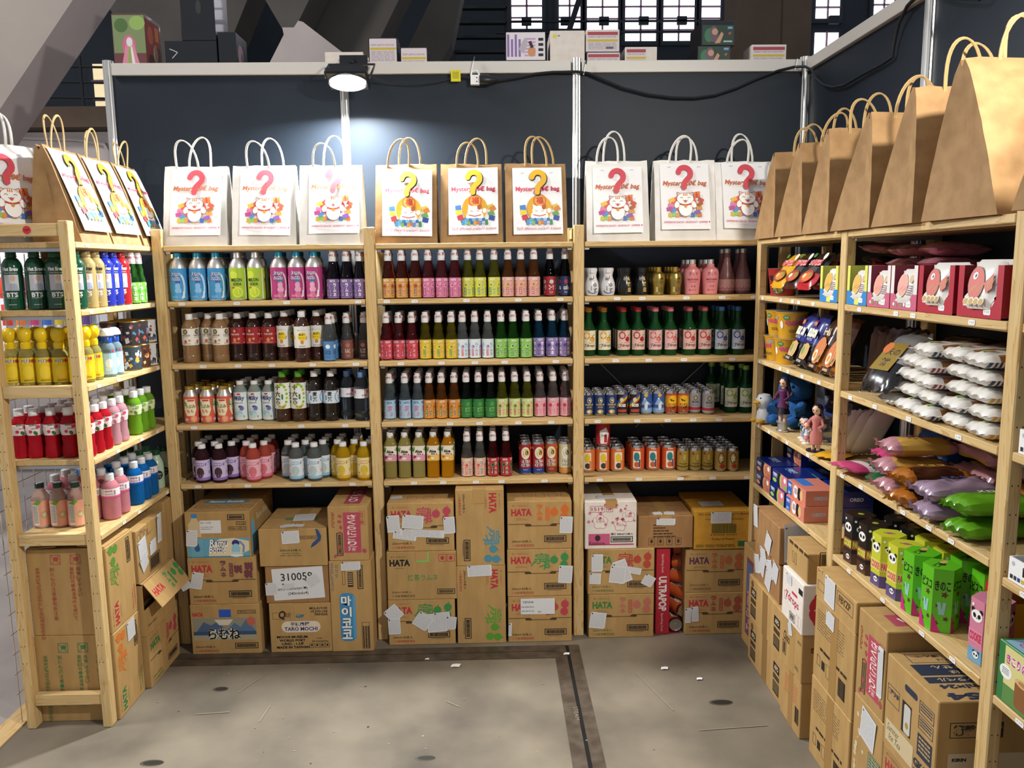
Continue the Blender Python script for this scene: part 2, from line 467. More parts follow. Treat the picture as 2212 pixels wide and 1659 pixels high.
# white stand of a neighbour, seen through the left shelves
m = MB(); m.box(-7, -2.75, 3.3, 3.36, .85, 1.95, 'booth_white'); m.box(-7, -2.75, 2.9, 3.3, .8, .85, 'booth_white'); m.box(-7, -6.9, 2.95, 3.3, 0, .85, 'booth_white'); m.box(-2.85, -2.75, 2.95, 3.3, 0, .85, 'booth_white')
tag(m.obj('display_counter', smooth=0), 'white neighbouring sales counter seen through the end of the left shelving', 'counter')
r = random.Random(8); cols = ['#d8452f', '#e9803a', '#d94f7c', '#4a76c4', '#e6c43c', '#f0f0f0', '#7b5aa6']
hues = ['red', 'orange', 'pink', 'blue', 'yellow', 'white', 'purple']
cnt = {}
for i in range(14):
    c = i % 7; x = -3.95 + (i % 7) * .105; z = 1.5 - (i // 7) * .22
    m = MB(); w, h = .04, .085
    m.grid([[(x + w * a, 3.27 - .02 * (1 - a * a) * (1 - b * b), z + h * b) for a in (-1, -.5, 0, .5, 1)] for b in (-1, -.5, 0, .5, 1)], cols[c])
    m.box(x - w, x + w, 3.272, 3.298, z + h - .01, z + h + .01, '#f4f4f4')
    tag(m.obj('snack_pouch'), '%s snack pouch hung in the %s row on the neighbouring white counter' % (hues[c], 'upper' if i < 7 else 'lower'), 'pouch', 'pouches on the neighbouring counter')
m = MB()
for i in range(12):
    y = -.6 + i * .075; m.tube([(-1.735, y, 0), (-1.735, y, 1.69)], .002, 'chrome', 5)
for j in range(22):
    z = .12 + j * .075; m.tube([(-1.731, -.62, z), (-1.731, .25, z)], .002, 'chrome', 5)
tag(m.obj('wire_grid_panel'), 'thin wire grid panel standing behind the left pine shelving', 'grid panel')
for n, (x, y, s) in enumerate(((-.18, -.25, .018), (.285, -.17, .012), (.67, -.31, .014), (.79, -.4, .011), (-.3, -.19, .008))):
    m = MB(); m.grid([[(x + s * (a - 1) + .2 * s * b, y + s * .7 * (b - 1), .004 + .0015 * ((a + b) % 2)) for b in range(3)] for a in range(3)], 'tag_white')
    lab = ['torn white paper scrap on the floor in front of the matcha soda carton', 'white paper scrap in the black floor gap', 'larger of two pale scraps on the dark floor right of the gap', 'smaller pale scrap on the dark floor near the right cartons', 'tiny white crumb on the brown steel floor strip'][n]
    tag(m.obj('paper_scrap'), lab, 'paper scrap')
KN = k
# ------------------------------------------------------------------ pine shelving
PW, PD, SH = .022, .031, .018        # half post width, post depth, shelf thickness
def holes(m, x, s, y0, y1, z1=1.7):
    for z in [.25 + i * .064 for i in range(int((z1 - .25) / .064))]:
        for y in (y0, y1):
            m.face([(x + s * .0003, y - s * .0014, z - .0018), (x + s * .0003, y + s * .0014, z - .0018), (x + s * .0003, y + s * .0014, z + .0018), (x + s * .0003, y - s * .0014, z + .0018)], '#4a2f1a')
TAGM = {}
def price_tag(text):
    if text not in TAGM:
        m = MB(); a = Art(); a.rrect(-.0135, -.006, .027, .012, .0045, 'tag_white'); a.text(text, -.009, -.0028, .018, .0056, '#5c6068')
        m.art(a, (0, 0, 0), (1, 0, 0), (0, 0, 1), base=.0006)
        o = m.obj('price_tag', smooth=0); TAGM[text] = (o.data); bpy.data.objects.remove(o)
    o = bpy.data.objects.new('price_tag', TAGM[text]); COL.objects.link(o); return o
def shelving(name, label, ax, n_bays, pitches, depth, loc, rot, shelves, tags, lens=None, low=(), z_rung=(.105, .7, 1.22, 1.76), brace=()):
    """built along local x from the first frame, open front at local y=0"""
    root = empty(name, loc, rot); tag(root, label, 'shelf')
    xs = [0]
    for p in pitches: xs.append(xs[-1] + p)
    for i, x in enumerate(xs):
        for y0 in (0, depth - PD):
            m = MB(); m.bbox(x - PW, x + PW, y0, y0 + PD, 0, 1.7215 if i in low else 1.79, 'pine_z', .003)
            for s in (-1, 1): holes(m, x + s * PW, s, y0 + .009, y0 + .022)
            m.obj('post', root)
        for z in z_rung[:3] if i in low else z_rung:
            m = MB(); m.bbox(x - .014, x + .014, PD, depth - PD, z - .021, z + .021, 'pine_y', .002); m.obj('rung', root)
    for b in range(n_bays):
        x0, x1 = xs[b] + PW + .003, xs[b + 1] - PW - .003
        if lens and b in lens: x1 = lens[b]
        for j, z in enumerate(shelves[b]):
            m = MB(); m.bbox(x0, x1, .001, depth - .004, z - SH - .002, z, 'pine_x', .002)
            m.box(x0, x1, .012, .02, z - SH - .006, z - SH - .0021, 'pine_x')
            sh = m.obj('shelf', root)
            for u0 in (x0 + .002, x1 - .02):
                m = MB(); m.box(u0, u0 + .018, .02, depth - .02, z - SH - .014, z - SH - .003, 'rod'); m.obj('shelf_support', sh, smooth=0)
            for fx, tx in tags.get((b, j), ()):
                t = price_tag(tx); t.parent = sh; t.location = (xs[b] + fx, .0004, z - .0105)
    for x0, z0, x1, z1 in brace:
        m = MB(); m.tube([(x0, depth - .006, z0), (x1, depth - .006, z1)], .003, 'rod'); m.obj('cross_brace', root)
    return root
ZS = (.72, .976, 1.236, 1.496, 1.722)
# price tags measured along each bay
T3, T35, T4 = '€ 3,00', '€ 3,50', '€ 4,00'
tags = {
 (0, 3): [(.085, T35), (.31, T35), (.515, T35), (.81, T3)], (0, 2): [(.155, T35), (.3, T35), (.44, T35), (.61, T3), (.79, T3)],
 (0, 1): [(.1, T4), (.335, T35), (.55, T35), (.735, T3)], (0, 0): [(.1, T3), (.31, T3), (.565, T3), (.755, T3)],
 (1, 3): [(.065, T3), (.18, T3), (.395, T3), (.61, T3), (.785, T3)], (1, 2): [(.115, T3), (.285, T3), (.425, T3), (.55, T3), (.765, T3)],
 (1, 1): [(.145, T3), (.315, T3), (.44, T3), (.605, T3), (.745, T3)], (1, 0): [(.155, T35), (.28, T35), (.42, T3), (.53, T3), (.715, T35)],
 (2, 3): [(.16, T4), (.265, T4), (.45, T4), (.6, T4), (.735, T4)], (2, 2): [(.155, T4), (.295, T4), (.445, T4), (.65, T4)],
 (2, 1): [(.08, T3), (.25, T3), (.38, T3), (.49, T3), (.6, T3), (.76, T4)], (2, 0): [(.09, T3), (.26, T3), (.44, T3), (.58, T3), (.73, T3)],
}
shelving('shelving_unit', 'long pine shelving of three bays full of bottles along the back wall', 'x', 3, (.8627,) * 3, .30, (-1.3693, 0, 0), 0, [ZS] * 3, tags, lens={2: .8627 * 3 - .022 - .003},
         brace=((1.80, 1.235, 2.15, .88), (2.40, 1.235, 2.02, .88)))
tags = {(0, 3): [(.09, T3), (.21, T3), (.38, T3), (.60, T3)], (0, 2): [(.1, T3), (.25, T3), (.6, T3)], (0, 1): [(.2, T3), (.4, T3), (.55, T3)], (0, 0): [(.2, T3), (.33, T3), (.6, T3)], (0, 4): [(.1, T3), (.38, T3)]}
LU = shelving('shelving_unit', 'single-bay pine shelving with open end frame at the left of the stand', 'y', 1, (.851,), .30, (-1.3935, -.619, 0), PI / 2, [(.702, .976, 1.234, 1.494, 1.722)], tags)
m = MB(); a = Art(); a.ell(0, 0, .0135, .0135, '#cf2f3c', 24); a.text('10€', -.0095, -.005, .019, .010, '#1a1012', bold=.012, shear=.15)
m.art(a, (-.014, .135, 1.76), (0, -1, 0), (0, 0, 1), base=.0008)
o = m.obj('price_sticker', LU, smooth=0); o['label'] = 'round red price sticker'
tags = {(0, 3): [(.07, T3), (.28, T3), (.4, T3), (.46, T3), (.59, T3)], (0, 2): [(.06, T3), (.3, T3), (.38, T3), (.52, T3), (.67, T3)], (0, 1): [(.07, T3), (.2, T3), (.4, T3), (.6, T3)],
        (1, 3): [(.13, T3), (.35, T3), (.44, T3), (.7, T3)], (1, 2): [(.1, T3), (.26, T3), (.45, T3), (.68, T3)], (1, 1): [(.07, T3), (.2, T3), (.45, T3), (.58, T3), (.68, T3)], (1, 0): [(.15, T3), (.37, T3), (.58, T3), (.72, T3)],
        (2, 1): [(.1, T3)], (2, 0): [(.12, T3)]}
ZA = (.70, .966, 1.234, 1.495, 1.722); ZB = (.682, .966, 1.222, 1.495, 1.722); ZC = (.67, .944, 1.222, 1.495, 1.722)
shelving('shelving_unit', 'pine shelving of snacks and brown bags along the right wall', 'y', 3, (.811, .851, .851), .30, (1.0953, -.024, 0), -PI / 2, [ZA, ZB, ZC], tags, low=(0, 1))
# ------------------------------------------------------------------ drinks
def clear(key, color, trans=.9, ior=1.18, rough=.03):
    if key not in MATS: principled(key, color, rough, trans=trans, ior=ior)
    return key
def shiny(key, color, rough=.18, metal=0, coat=.3):
    if key not in MATS: principled(key, color, rough, metal, coat=coat)
    return key
N = 20
def bottle(name, prof, mat, cap=None, label=None, extra=(), sq=0, wob=None, labname='label', capname='cap'):
    """prof: body profile; cap: (profile, mat, art, radius); label: (art, radius)"""
    m = MB(); m.lathe(prof, mat, N, sq, wob); root = m.obj(name)
    if cap:
        m = MB(); m.lathe(cap[0], cap[1], 16)
        if len(cap) > 2 and cap[2]: m.art_cyl(cap[2], cap[3], 16, base=.0006)
        part(root, m.obj(capname))
    if label:
        m = MB(); m.art_cyl(label[0], label[1], N, base=.0006, taper=label[2] if len(label) > 2 else None, sq=sq)
        part(root, m.obj(labname, smooth=0))
    for nm, mb in extra: part(root, mb.obj(nm))
    return Proto(root)
def ring(z0, z1, r, b=.001): return [(0, z0), (r - b, z0), (r, z0 + b), (r, z1 - b), (r - b, z1), (0, z1)]
CAPW = shiny('cap_white', '#f2f3f4', .35)

# --- glass marble soda
def ramune(liquid, bg, fg, flav, fruit, fcol, kana='ラムネ', style=0):
    k = clear('soda' + liquid, liquid, .93, 1.2)
    prof = [(0, 0), (.0235, 0), (.0262, .003), (.0265, .006), (.0265, .088), (.0255, .097), (.0215, .11), (.0195, .118), (.0205, .123), (.0198, .134), (.0165, .143), (.0155, .15), (.0145, .158), (0, .158)]
    a = Art(); L = .0262 * 2.5
    a.rect(-L, .004, 2 * L, .080, bg)
    for dx in (-.034, .002, .038):
        if style == 0:
            a.text('HATA', dx - .012, .071, .022, .0095, '#f6f3ee', bold=.02)
            a.vtext(kana, dx + .001, .010, .0125, .058, '#fdfaf4' if fg != '#ffffff' else bg, bold=.075); a.up(); a.vtext(kana, dx + .001, .010, .0125, .058, fg, bold=.02)
            a.ell(dx - .008, .052, .008, .0085, fcol, 12); a.ell(dx - .0065, .053, .0045, .005, fruit, 10)
            a.rect(dx - .0135, .012, .0085, .03, fruit); a.vtext(flav, dx - .012, .0135, .0055, .027, '#fbf6ee', bold=.02)
        elif style == 1:
            a.text('HATA', dx - .013, .068, .023, .010, fg, bold=.02)
            a.text('宗', dx - .012, .034, .022, .026, '#cf3340', bold=.01, shear=.2); a.text('ネ', dx - .002, .012, .014, .02, '#cf3340', shear=.2)
            a.ell(dx - .012, .02, .002, .008, fruit, 8, .2)
        else:
            a.text(flav, dx - .013, .028, .024, .02, fg, bold=.02); a.text(kana, dx - .010, .014, .018, .008, fg); a.ell(dx, .062, .010, .009, fcol, 12)
    a.rect(.047, .008, .012, .07, '#ece7e2'); a.greek(.0485, .012, .009, .06, 14, '#8b8580', 5)
    c = [(0, .156), (.0155, .156), (.0163, .158), (.0163, .170), (.0155, .171), (.0155, .176), (.0162, .177), (.0160, .186), (.0125, .190), (.0125, .1995), (.0115, .2005), (0, .2005)]
    ca = Art(); ca.text('HATA', -.012, .1775, .019, .0075, '#b3273a', bold=.03); ca.text('宗', .012, .176, .011, .013, '#b3273a', bold=.03); ca.text('宗', -.034, .176, .011, .013, '#b3273a', bold=.03); ca.text('HATA', -.042 + .06, .160, .012, .005, '#c86a74')
    p = bottle('marble_soda_bottle', prof, k, (c, CAPW, ca, .0163), (a, .0265)); p.root.scale = (.95, .95, 1); return p
# --- aluminium bottle
def alubottle(bg, deco, capc, kind):
    prof = [(0, 0), (.031, 0), (.034, .004), (.034, .135), (.0325, .146), (.026, .162), (.019, .172), (.0165, .176), (.0165, .18), (0, .18)]
    a = Art(); L = .034 * 2.9
    a.rect(-L, .006, 2 * L, .128, bg)
    def kana(x, c, o):
        a.vtext('ラムボトル', x, .018, .018, .108, o, bold=.075); a.up(); a.vtext('ラムボトル', x, .018, .018, .108, c, bold=.02)
    if kind == 'melon':
        for dx in (-.075, .0, .075):
            a.ell(dx + .003, .035, .022, .022, '#d4e34a', 18); a.ell(dx + .003, .035, .016, .016, '#bcd530', 16); a.ell(dx - .012, .105, .018, .016, '#c9dc45', 14)
            a.text('MELON', dx - .022, .078, .044, .014, '#10281e', bold=.03); a.text('SODA', dx - .014, .062, .034, .012, '#10281e', bold=.03)
            a.rect(dx - .02, .050, .012, .006, '#c9344a'); a.text('FANCY', dx + .010, .010, .02, .005, '#2b4b8c')
        a.rect(-.042, .008, .006, .122, '#e8ead9'); a.rect(.036, .008, .006, .122, '#e8ead9')
    else:
        for dx in (-.07, .0, .07):
            sw = [(dx + .014 + .02 * math.cos(t), .06 + .052 * math.sin(t)) for t in (-1.2, -.8, -.4, 0, .4, .8, 1.2, 1.6, 2.0)]
            a.line(sw, .008, deco[0]); a.up()
            a.ell(dx + .008, .082, .011, .010, deco[1], 14); a.ell(dx + .007, .062, .010, .014, deco[2], 14); a.ell(dx + .008, .044, .013, .013, deco[2], 14); a.ell(dx + .007, .022, .012, .014, deco[3], 14)
            a.rect(dx + .026, .014, .007, .026, '#f2f4f5'); a.greek(dx - .02, .012, .026, .01, 3, deco[2], 2)
        for i, dx in enumerate((-.075, .004, .075)):
            if i == 1:
                a.text('Ramu', dx - .024, .102, .04, .018, '#f7f7f7', bold=.09, shear=.15); a.text('Bottle', dx - .026, .082, .042, .018, '#f7f7f7', bold=.09, shear=.15); a.up()
                a.text('Ramu', dx - .024, .102, .04, .018, deco[4], bold=.02, shear=.15); a.text('Bottle', dx - .026, .082, .042, .018, deco[4], bold=.02, shear=.15)
            else: kana(dx - .014, '#14203e', '#f4f4f6')
    c = [(0, .178), (.0172, .178), (.0172, .1815), (.0165, .183), (.0165, .196), (.0155, .1975), (0, .1975)]
    return bottle('aluminium_soda_bottle', prof, 'alu', (c, capc), (a, .034))
# --- PET tea bottle
def tea(liq, bg, draw, capc=CAPW, z0=.075, z1=.145, H=.205, r=.0325, opaque=True, arc=2.2, sq=0, name='tea_bottle', trans=.9):
    k = shiny('liq' + liq, liq, .12, coat=.5) if opaque else clear('liq' + liq, liq, trans, 1.15)
    hn = H - .020
    prof = [(0, .002), (.018, .0), (r * .9, 0), (r, .006), (r, .03), (r * .96, .033), (r, .037), (r * .96, .055), (r, .060), (r, H * .70), (r * .93, H * .765), (r * .68, H * .84), (.0155, H * .885), (.0135, H * .9), (.0135, hn), (0, hn)]
    a = Art(); L = r * arc; a.rect(-L, z0, 2 * L, z1 - z0, bg); draw(a)
    c = ring(hn, H, .0148, .0015); c = [(0, hn - .004), (.0155, hn - .004), (.0155, hn)] + c[1:]
    return bottle(name, prof, k, (c, capc), (a, r + .0004), sq=sq)
def d_milk(a):
    for dx in (-.05, 0, .05):
        a.ell(dx - .004, .131, .010, .011, '#3e4423', 14); a.ell(dx - .004, .131, .006, .007, '#b9a35a', 12)
        a.text('午後の紅茶', dx - .021, .112, .036, .008, '#3a2a20', bold=.01); a.greek(dx - .02, .106, .026, .003, 1, '#8d8478', 4)
        a.ell(dx - .004, .090, .006, .008, '#c6603a', 10); a.ell(dx + .012, .095, .005, .005, '#c5a64a', 12); a.greek(dx - .018, .078, .034, .006, 2, '#a8a094', 6)
def d_red(a):
    for dx in (-.05, 0, .05):
        a.ell(dx - .004, .130, .010, .010, '#7d1620', 14); a.ell(dx - .004, .130, .006, .0065, '#cfa95e', 12)
        a.text('午後の紅茶', dx - .021, .112, .036, .008, '#f3e7d6', bold=.01)
        a.ell(dx - .004, .092, .007, .009, '#d98d3e', 10); a.ell(dx + .012, .097, .005, .005, '#cfa95e', 12); a.greek(dx - .018, .078, .032, .005, 2, '#d8b0a0', 6)
def d_lemon(a):
    for dx in (-.055, 0, .055):
        a.ell(dx, .142, .012, .010, '#e4e2dc', 14); a.text('おいしい', dx - .018, .131, .036, .006, '#6b6458')
        a.ell(dx + .002, .107, .018, .018, '#f1cf22', 18); a.text('無糖', dx - .012, .111, .026, .010, '#2c2a22', bold=.02); a.text('香るレモン', dx - .013, .099, .028, .006, '#2c2a22')
        a.ell(dx + .001, .084, .007, .009, '#d08b3a', 10); a.line([(dx + .016, .094), (dx + .021, .1), (dx + .022, .108)], .002, '#1d2a52'); a.text('午後の紅茶', dx - .014, .064, .028, .006, '#3a3630')
def d_16(a):
    for dx in (-.062, 0, .062):
        for t in range(14):
            q = PI * (t / 13 - .5) * 1.5; a.ell(dx + .004 + .022 * math.cos(q), .112 + .05 * math.sin(q), .0055, .006, '#86b827' if t % 2 else '#a9cf3e', 8)
        a.vtext('十六茶', dx - .024, .076, .024, .088, '#17150f', bold=.03); a.rect(dx + .004, .098, .007, .022, '#2f8c3a')
        a.ell(dx + .010, .066, .008, .005, '#c98d3a', 10); a.ell(dx - .006, .063, .005, .004, '#e0b45a', 8)
def d_mugi(a):
    for dx in (-.058, 0, .058):
        a.line([(dx - .006 + .026 * math.cos(q), .104 + .026 * math.sin(q)) for q in (1.9, 2.3, 2.8, 3.3, 3.8, 4.3)], .004, '#6a9fd0'); a.up()
        a.vtext('麦茶', dx - .006, .084, .02, .046, '#181410', bold=.03); a.rect(dx - .016, .092, .006, .020, '#4e90c4'); a.ell(dx - .018, .128, .006, .003, '#c03040', 10)
def d_water(a):
    for dx in (-.045, .015, .07):
        a.ell(dx + .012, .126, .006, .007, '#d4506a', 8); a.line([(dx + .004, .112), (dx + .012, .124), (dx + .02, .116)], .002, '#c84866')
        a.text('evian', dx - .016, .108, .026, .008, '#c94a72', bold=.03); a.rect(dx - .016, .133, .032, .003, '#e0a0b4'); a.greek(dx - .012, .101, .02, .003, 1, '#9fb4cc', 3)
# --- can-shaped peach bottle, milk soda, small juices
def peach_can():
    prof = [(0, 0), (.026, 0), (.0302, .004), (.0302, .112), (.029, .122), (.021, .138), (.0195, .142), (.0195, .146), (0, .146)]
    a = Art(); L = .0302 * 3.0; a.rect(-L, .004, 2 * L, .112, '#d8604e')
    for dx in (-.062, 0, .062):
        a.poly([(dx - .021, .105), (dx - .026, .06), (dx - .014, .034), (dx + .016, .034), (dx + .026, .06), (dx + .021, .105)], '#efe9bf')
        a.ell(dx - .022, .085, .009, .010, '#5c8f58', 12); a.rect(dx - .008, .096, .026, .007, '#c8394a'); a.text('つぶみ', dx - .02, .066, .042, .016, '#2a221c', bold=.02); a.text('もも', dx - .012, .046, .026, .016, '#cf3048', bold=.02)
        a.ell(dx + .014, .02, .014, .015, '#e8956a', 14); a.ell(dx + .013, .021, .009, .010, '#f0ad80', 12); a.ell(dx - .018, .018, .010, .006, '#c9d3d6', 10)
    c = ring(.144, .160, .0215, .0015)
    return bottle('peach_drink_can', prof, 'alu', (c, 'gold_metal'), (a, .0302))
def milky():
    prof = [(0, 0), (.026, 0), (.029, .004), (.029, .128), (.027, .132), (.018, .150), (.0145, .155), (.0145, .16), (0, .16)]
    a = Art(); L = .029 * 3.0; a.rect(-L, .006, 2 * L, .120, '#dfe9ea')
    for dx in (-.058, 0, .058):
        a.ell(dx, .118, .008, .004, '#c62e3a', 12); a.text('Milky', dx - .022, .085, .046, .026, '#1f3273', bold=.03, shear=.25); a.greek(dx - .018, .076, .034, .006, 2, '#4a5a90', 2)
        a.ell(dx + .010, .056, .009, .011, '#6f6cae', 12); a.ell(dx + .004, .064, .008, .005, '#3c3f78', 10); a.ell(dx - .004, .035, .018, .012, '#a9cfda', 14); a.ell(dx + .004, .025, .012, .009, '#c4dfe4', 12)
        a.line([(dx - .024, .044), (dx - .01, .056), (dx + .006, .046), (dx + .024, .054)], .003, '#b4d6dc'); a.ell(dx + .018, .02, .003, .006, '#b9a04c', 8)
    c = ring(.156, .173, .0148, .0015)
    return bottle('milk_soda_bottle', prof, clear('pet_milk', '#b9c4bd', .5, 1.15, .08), (c, CAPW), (a, .0292))
def coco(liq, bg, band, fg, cut, trans=.75):
    prof = [(0, 0), (.027, 0), (.0305, .005), (.0305, .014), (.0295, .018), (.0305, .022), (.0305, .106), (.0295, .118), (.024, .133), (.0165, .142), (.0145, .144), (.0145, .150), (0, .150)]
    a = Art(); L = .0305 * 2.9; a.rect(-L, .012, 2 * L, .088, bg); a.rect(-L, .012, 2 * L, .012, band)
    r = random.Random(3)
    for dx in (-.064, 0, .064):
        a.rrect(dx - .017, .074, .034, .014, .004, band); a.text('마이코코', dx - .015, .0765, .03, .009, '#fbfafb', bold=.02)
        a.ell(dx, .046, .016, .023, cut, 16); a.rect(dx - .014, .028, .028, .01, bg)
        for i in range(6): a.ell(dx + r.choice((-1, 1)) * r.uniform(.02, .028), r.uniform(.03, .09), .0026, .0034, fg, 7, r.uniform(0, 3))
    c = [(0, .147), (.0165, .147), (.0165, .149)] + ring(.149, .165, .0158, .0015)[1:]
    return bottle('coconut_drink_bottle', prof, clear('coco' + liq, liq, trans, 1.15, .06), (c, CAPW), (a, .0305))
def aloe(liq, bg, fr, fr2):
    prof = [(0, 0), (.024, 0), (.0275, .004)]
    for i in range(5): prof += [(.0278, .012 + i * .011), (.0272, .016 + i * .011), (.0278, .020 + i * .011)]
    prof += [(.0278, .076), (.0278, .146), (.026, .152), (.0155, .176), (.0135, .179), (.0135, .184), (0, .184)]
    a = Art(); L = .066; a.rect(-L, .077, 2 * L, .066, '#eee4d2'); a.rect(-L, .077, 2 * L, .026, bg)
    for dx in (-.052, 0, .052):
        for q in (1.4, 1.8, 2.2, 2.6): a.line([(dx - .018, .118), (dx - .018 + .018 * math.cos(q), .118 + .02 * math.sin(q))], .003, '#4f8c3c')
        a.up(); a.text('Aloe', dx - .014, .112, .028, .014, '#1d1a16', bold=.05); a.text('vera', dx - .008, .104, .018, .006, '#1d1a16', bold=.03)
        a.ell(dx - .014, .094, .006, .006, fr, 10); a.ell(dx - .002, .088, .012, .008, fr2, 12); a.ell(dx, .088, .008, .005, '#f6e3cf', 10); a.ell(dx + .016, .106, .003, .003, '#c04a70', 8)
    c = [(0, .178), (.0158, .178), (.0158, .1805)] + ring(.1805, .2, .0148, .0015)[1:]
    p = bottle('aloe_drink_bottle', prof, clear('aloe' + liq, liq, .45, 1.15, .08), (c, CAPW), (a, .0282), sq=4.5); p.root.scale = (.97, .97, 1); return p
# --- cans
def can(name, r, H, bg, draw, mat='alu'):
    prof = [(0, .002), (r * .78, .0), (r * .86, .002), (r, .010), (r, H - .012), (r * .9, H - .004), (r * .9, H), (r * .84, H), (r * .82, H - .004), (0, H - .004)]
    a = Art(); L = r * 3.05; a.rect(-L, .009, 2 * L, H - .021, bg); draw(a, r, H)
    m = MB(); m.art_cyl(a, r, N, base=.0004); body = m
    pull = MB(); pull.box(-.006, .006, -.014, .004, H - .0039, H - .0028, 'steel'); pull.lathe([(.003, H - .0028), (.003, H - .0018), (0, H - .0018)], 'steel', 8)
    return bottle(name, prof, 'steel', extra=(('printed_band', body), ('pull_tab', pull)))
def rep(a, r, f, n=3):
    for i in range(n): f(a, (i if i <= n / 2 else i - n) * 2 * PI * r / n)
def dc_navy(a, r, H):
    rep(a, r, lambda a, dx: (a.ell(dx, H * .66, .010, .013, '#d8c58a', 12), a.ell(dx, H * .66, .0075, .010, '#22345e', 12), a.ell(dx, H * .67, .004, .005, '#e7dcc0', 8), a.text('PREMIUM', dx - .018, H * .44, .036, .008, '#cbb06a', bold=.03), a.text('BOSS', dx - .011, H * .34, .022, .007, '#cbb06a', bold=.03), a.ell(dx, H * .19, .014, .010, '#b99d58', 12), a.ell(dx - .002, H * .19, .006, .006, '#f0e8d8', 8)))
def dc_rain(a, r, H):
    cols = ('#b8362e', '#d98a2c', '#d8c83a', '#3f9a58', '#2f62b0', '#6a3c94')
    rep(a, r, lambda a, dx: ([a.line([(dx - .026, H * .3 + i * .005), (dx + .026, H * .72 + i * .005)], .005, c) for i, c in enumerate(cols)], a.up(), a.ell(dx - .002, H * .66, .008, .010, '#e2d3a6', 10), a.text('BOSS', dx - .014, H * .36, .03, .014, '#f6f4f0', bold=.05), a.rect(dx - .02, H * .14, .04, .012, '#b04a3a')))
def dc_mount(a, r, H):
    a.rect(-r * 3.05, .010, r * 6.1, .02, '#7fa6cf')
    rep(a, r, lambda a, dx: (a.poly([(dx - .024, H * .42), (dx - .006, H * .74), (dx + .003, H * .6), (dx + .024, H * .42)], '#8fb4d8'), a.poly([(dx - .011, H * .66), (dx - .006, H * .74), (dx - .001, H * .66)], '#f1f4f7'), a.rect(dx - .008, H * .76, .014, .014, '#d9b13c', rot=PI / 4), a.ell(dx, H * .36, .007, .016, '#dfe4ea', 10), a.ell(dx + .004, H * .5, .006, .006, '#dfe4ea', 8), a.text('クラフト', dx - .016, H * .18, .032, .007, '#e8edf2')))
def dc_eagle(a, r, H):
    a.rect(-r * 3.05, .009, r * 6.1, H * .24, '#b2482c'); a.rect(-r * 3.05, H * .80, r * 6.1, H * .09, '#b5542c')
    rep(a, r, lambda a, dx: (a.ell(dx + .002, H * .58, .021, .024, '#f0b722', 18), a.poly([(dx - .014, H * .68), (dx - .002, H * .63), (dx + .002, H * .6), (dx + .014, H * .62), (dx + .004, H * .55), (dx - .006, H * .57)], '#1a1614'), a.text('アンデス', dx - .017, H * .36, .034, .012, '#1a1614', bold=.04), a.text('と太陽', dx - .012, H * .24, .028, .012, '#1a1614', bold=.04), a.rrect(dx - .009, H * .11, .018, .009, .004, '#2a1c18'), a.text('微糖', dx - .006, H * .125, .012, .006, '#f0d8a0')), 3)
def dc_silver(a, r, H):
    a.rect(-r * 3.05, H * .16, r * 6.1, H * .12, '#b23440')
    rep(a, r, lambda a, dx: (a.ell(dx, H * .68, .009, .011, '#45464a', 12), a.ell(dx, H * .68, .006, .008, '#c8b27a', 10), a.text('BOSS', dx - .014, H * .46, .028, .010, '#2b2b2e', bold=.03), a.text('BLACK', dx - .013, H * .34, .026, .007, '#5a5a5e')))
def dc_gold(a, r, H):
    a.rect(-r * 3.05, H * .20, r * 6.1, H * .035, '#3a3016')
    rep(a, r, lambda a, dx: (a.ell(dx - .015, H * .76, .006, .007, '#a33a34', 10), a.ell(dx + .003, H * .60, .010, .020, '#8f7a34', 12), a.ell(dx + .003, H * .61, .007, .015, '#c2a850', 12), a.text('贅沢微糖', dx - .018, H * .27, .036, .010, '#3a3016', bold=.03), a.greek(dx - .014, H * .12, .028, .008, 2, '#6b5a28', 3)))
def dc_gold2(a, r, H):
    rep(a, r, lambda a, dx: (a.ell(dx, H * .58, .014, .026, '#5a3a22', 16), a.ell(dx, H * .58, .0105, .021, '#c9ae63', 16), a.text('R', dx - .008, H * .46, .016, .022, '#efe6cc', bold=.03, shear=.2), a.ell(dx + .004, H * .24, .012, .010, '#9c3328', 12)), 2)
def dc_orange(c1, c2):
    def f(a, r, H):
        rep(a, r, lambda a, dx: (a.rrect(dx - .02, H * .12, .034, H * .66, .006, '#f1e6d6'), a.ell(dx - .003, H * .56, .013, .020, c1, 16), a.ell(dx - .002, H * .26, .012, .013, c2, 14), a.rect(dx + .006, H * .16, .007, H * .3, '#2c4a86' if c1 != '#e8c62c' else '#e07a2e'), a.text('SODA', dx - .012, H * .84, .022, .006, '#fbf3ea', bold=.03)), 2)
    return f
def dc_red(a, r, H):
    a.rect(-r * 3.05, H * .80, r * 6.1, H * .09, '#a81f2c')
    rep(a, r, lambda a, dx: (a.poly([(dx - .02, H * .12), (dx - .024, H * .6), (dx + .004, H * .74), (dx + .02, H * .5), (dx + .01, H * .12)], '#f2efec'), a.rect(dx - .004, H * .16, .014, H * .3, '#c22f38'), a.text('ソーダ', dx - .018, H * .36, .024, .016, '#1c1614', bold=.05)), 2)
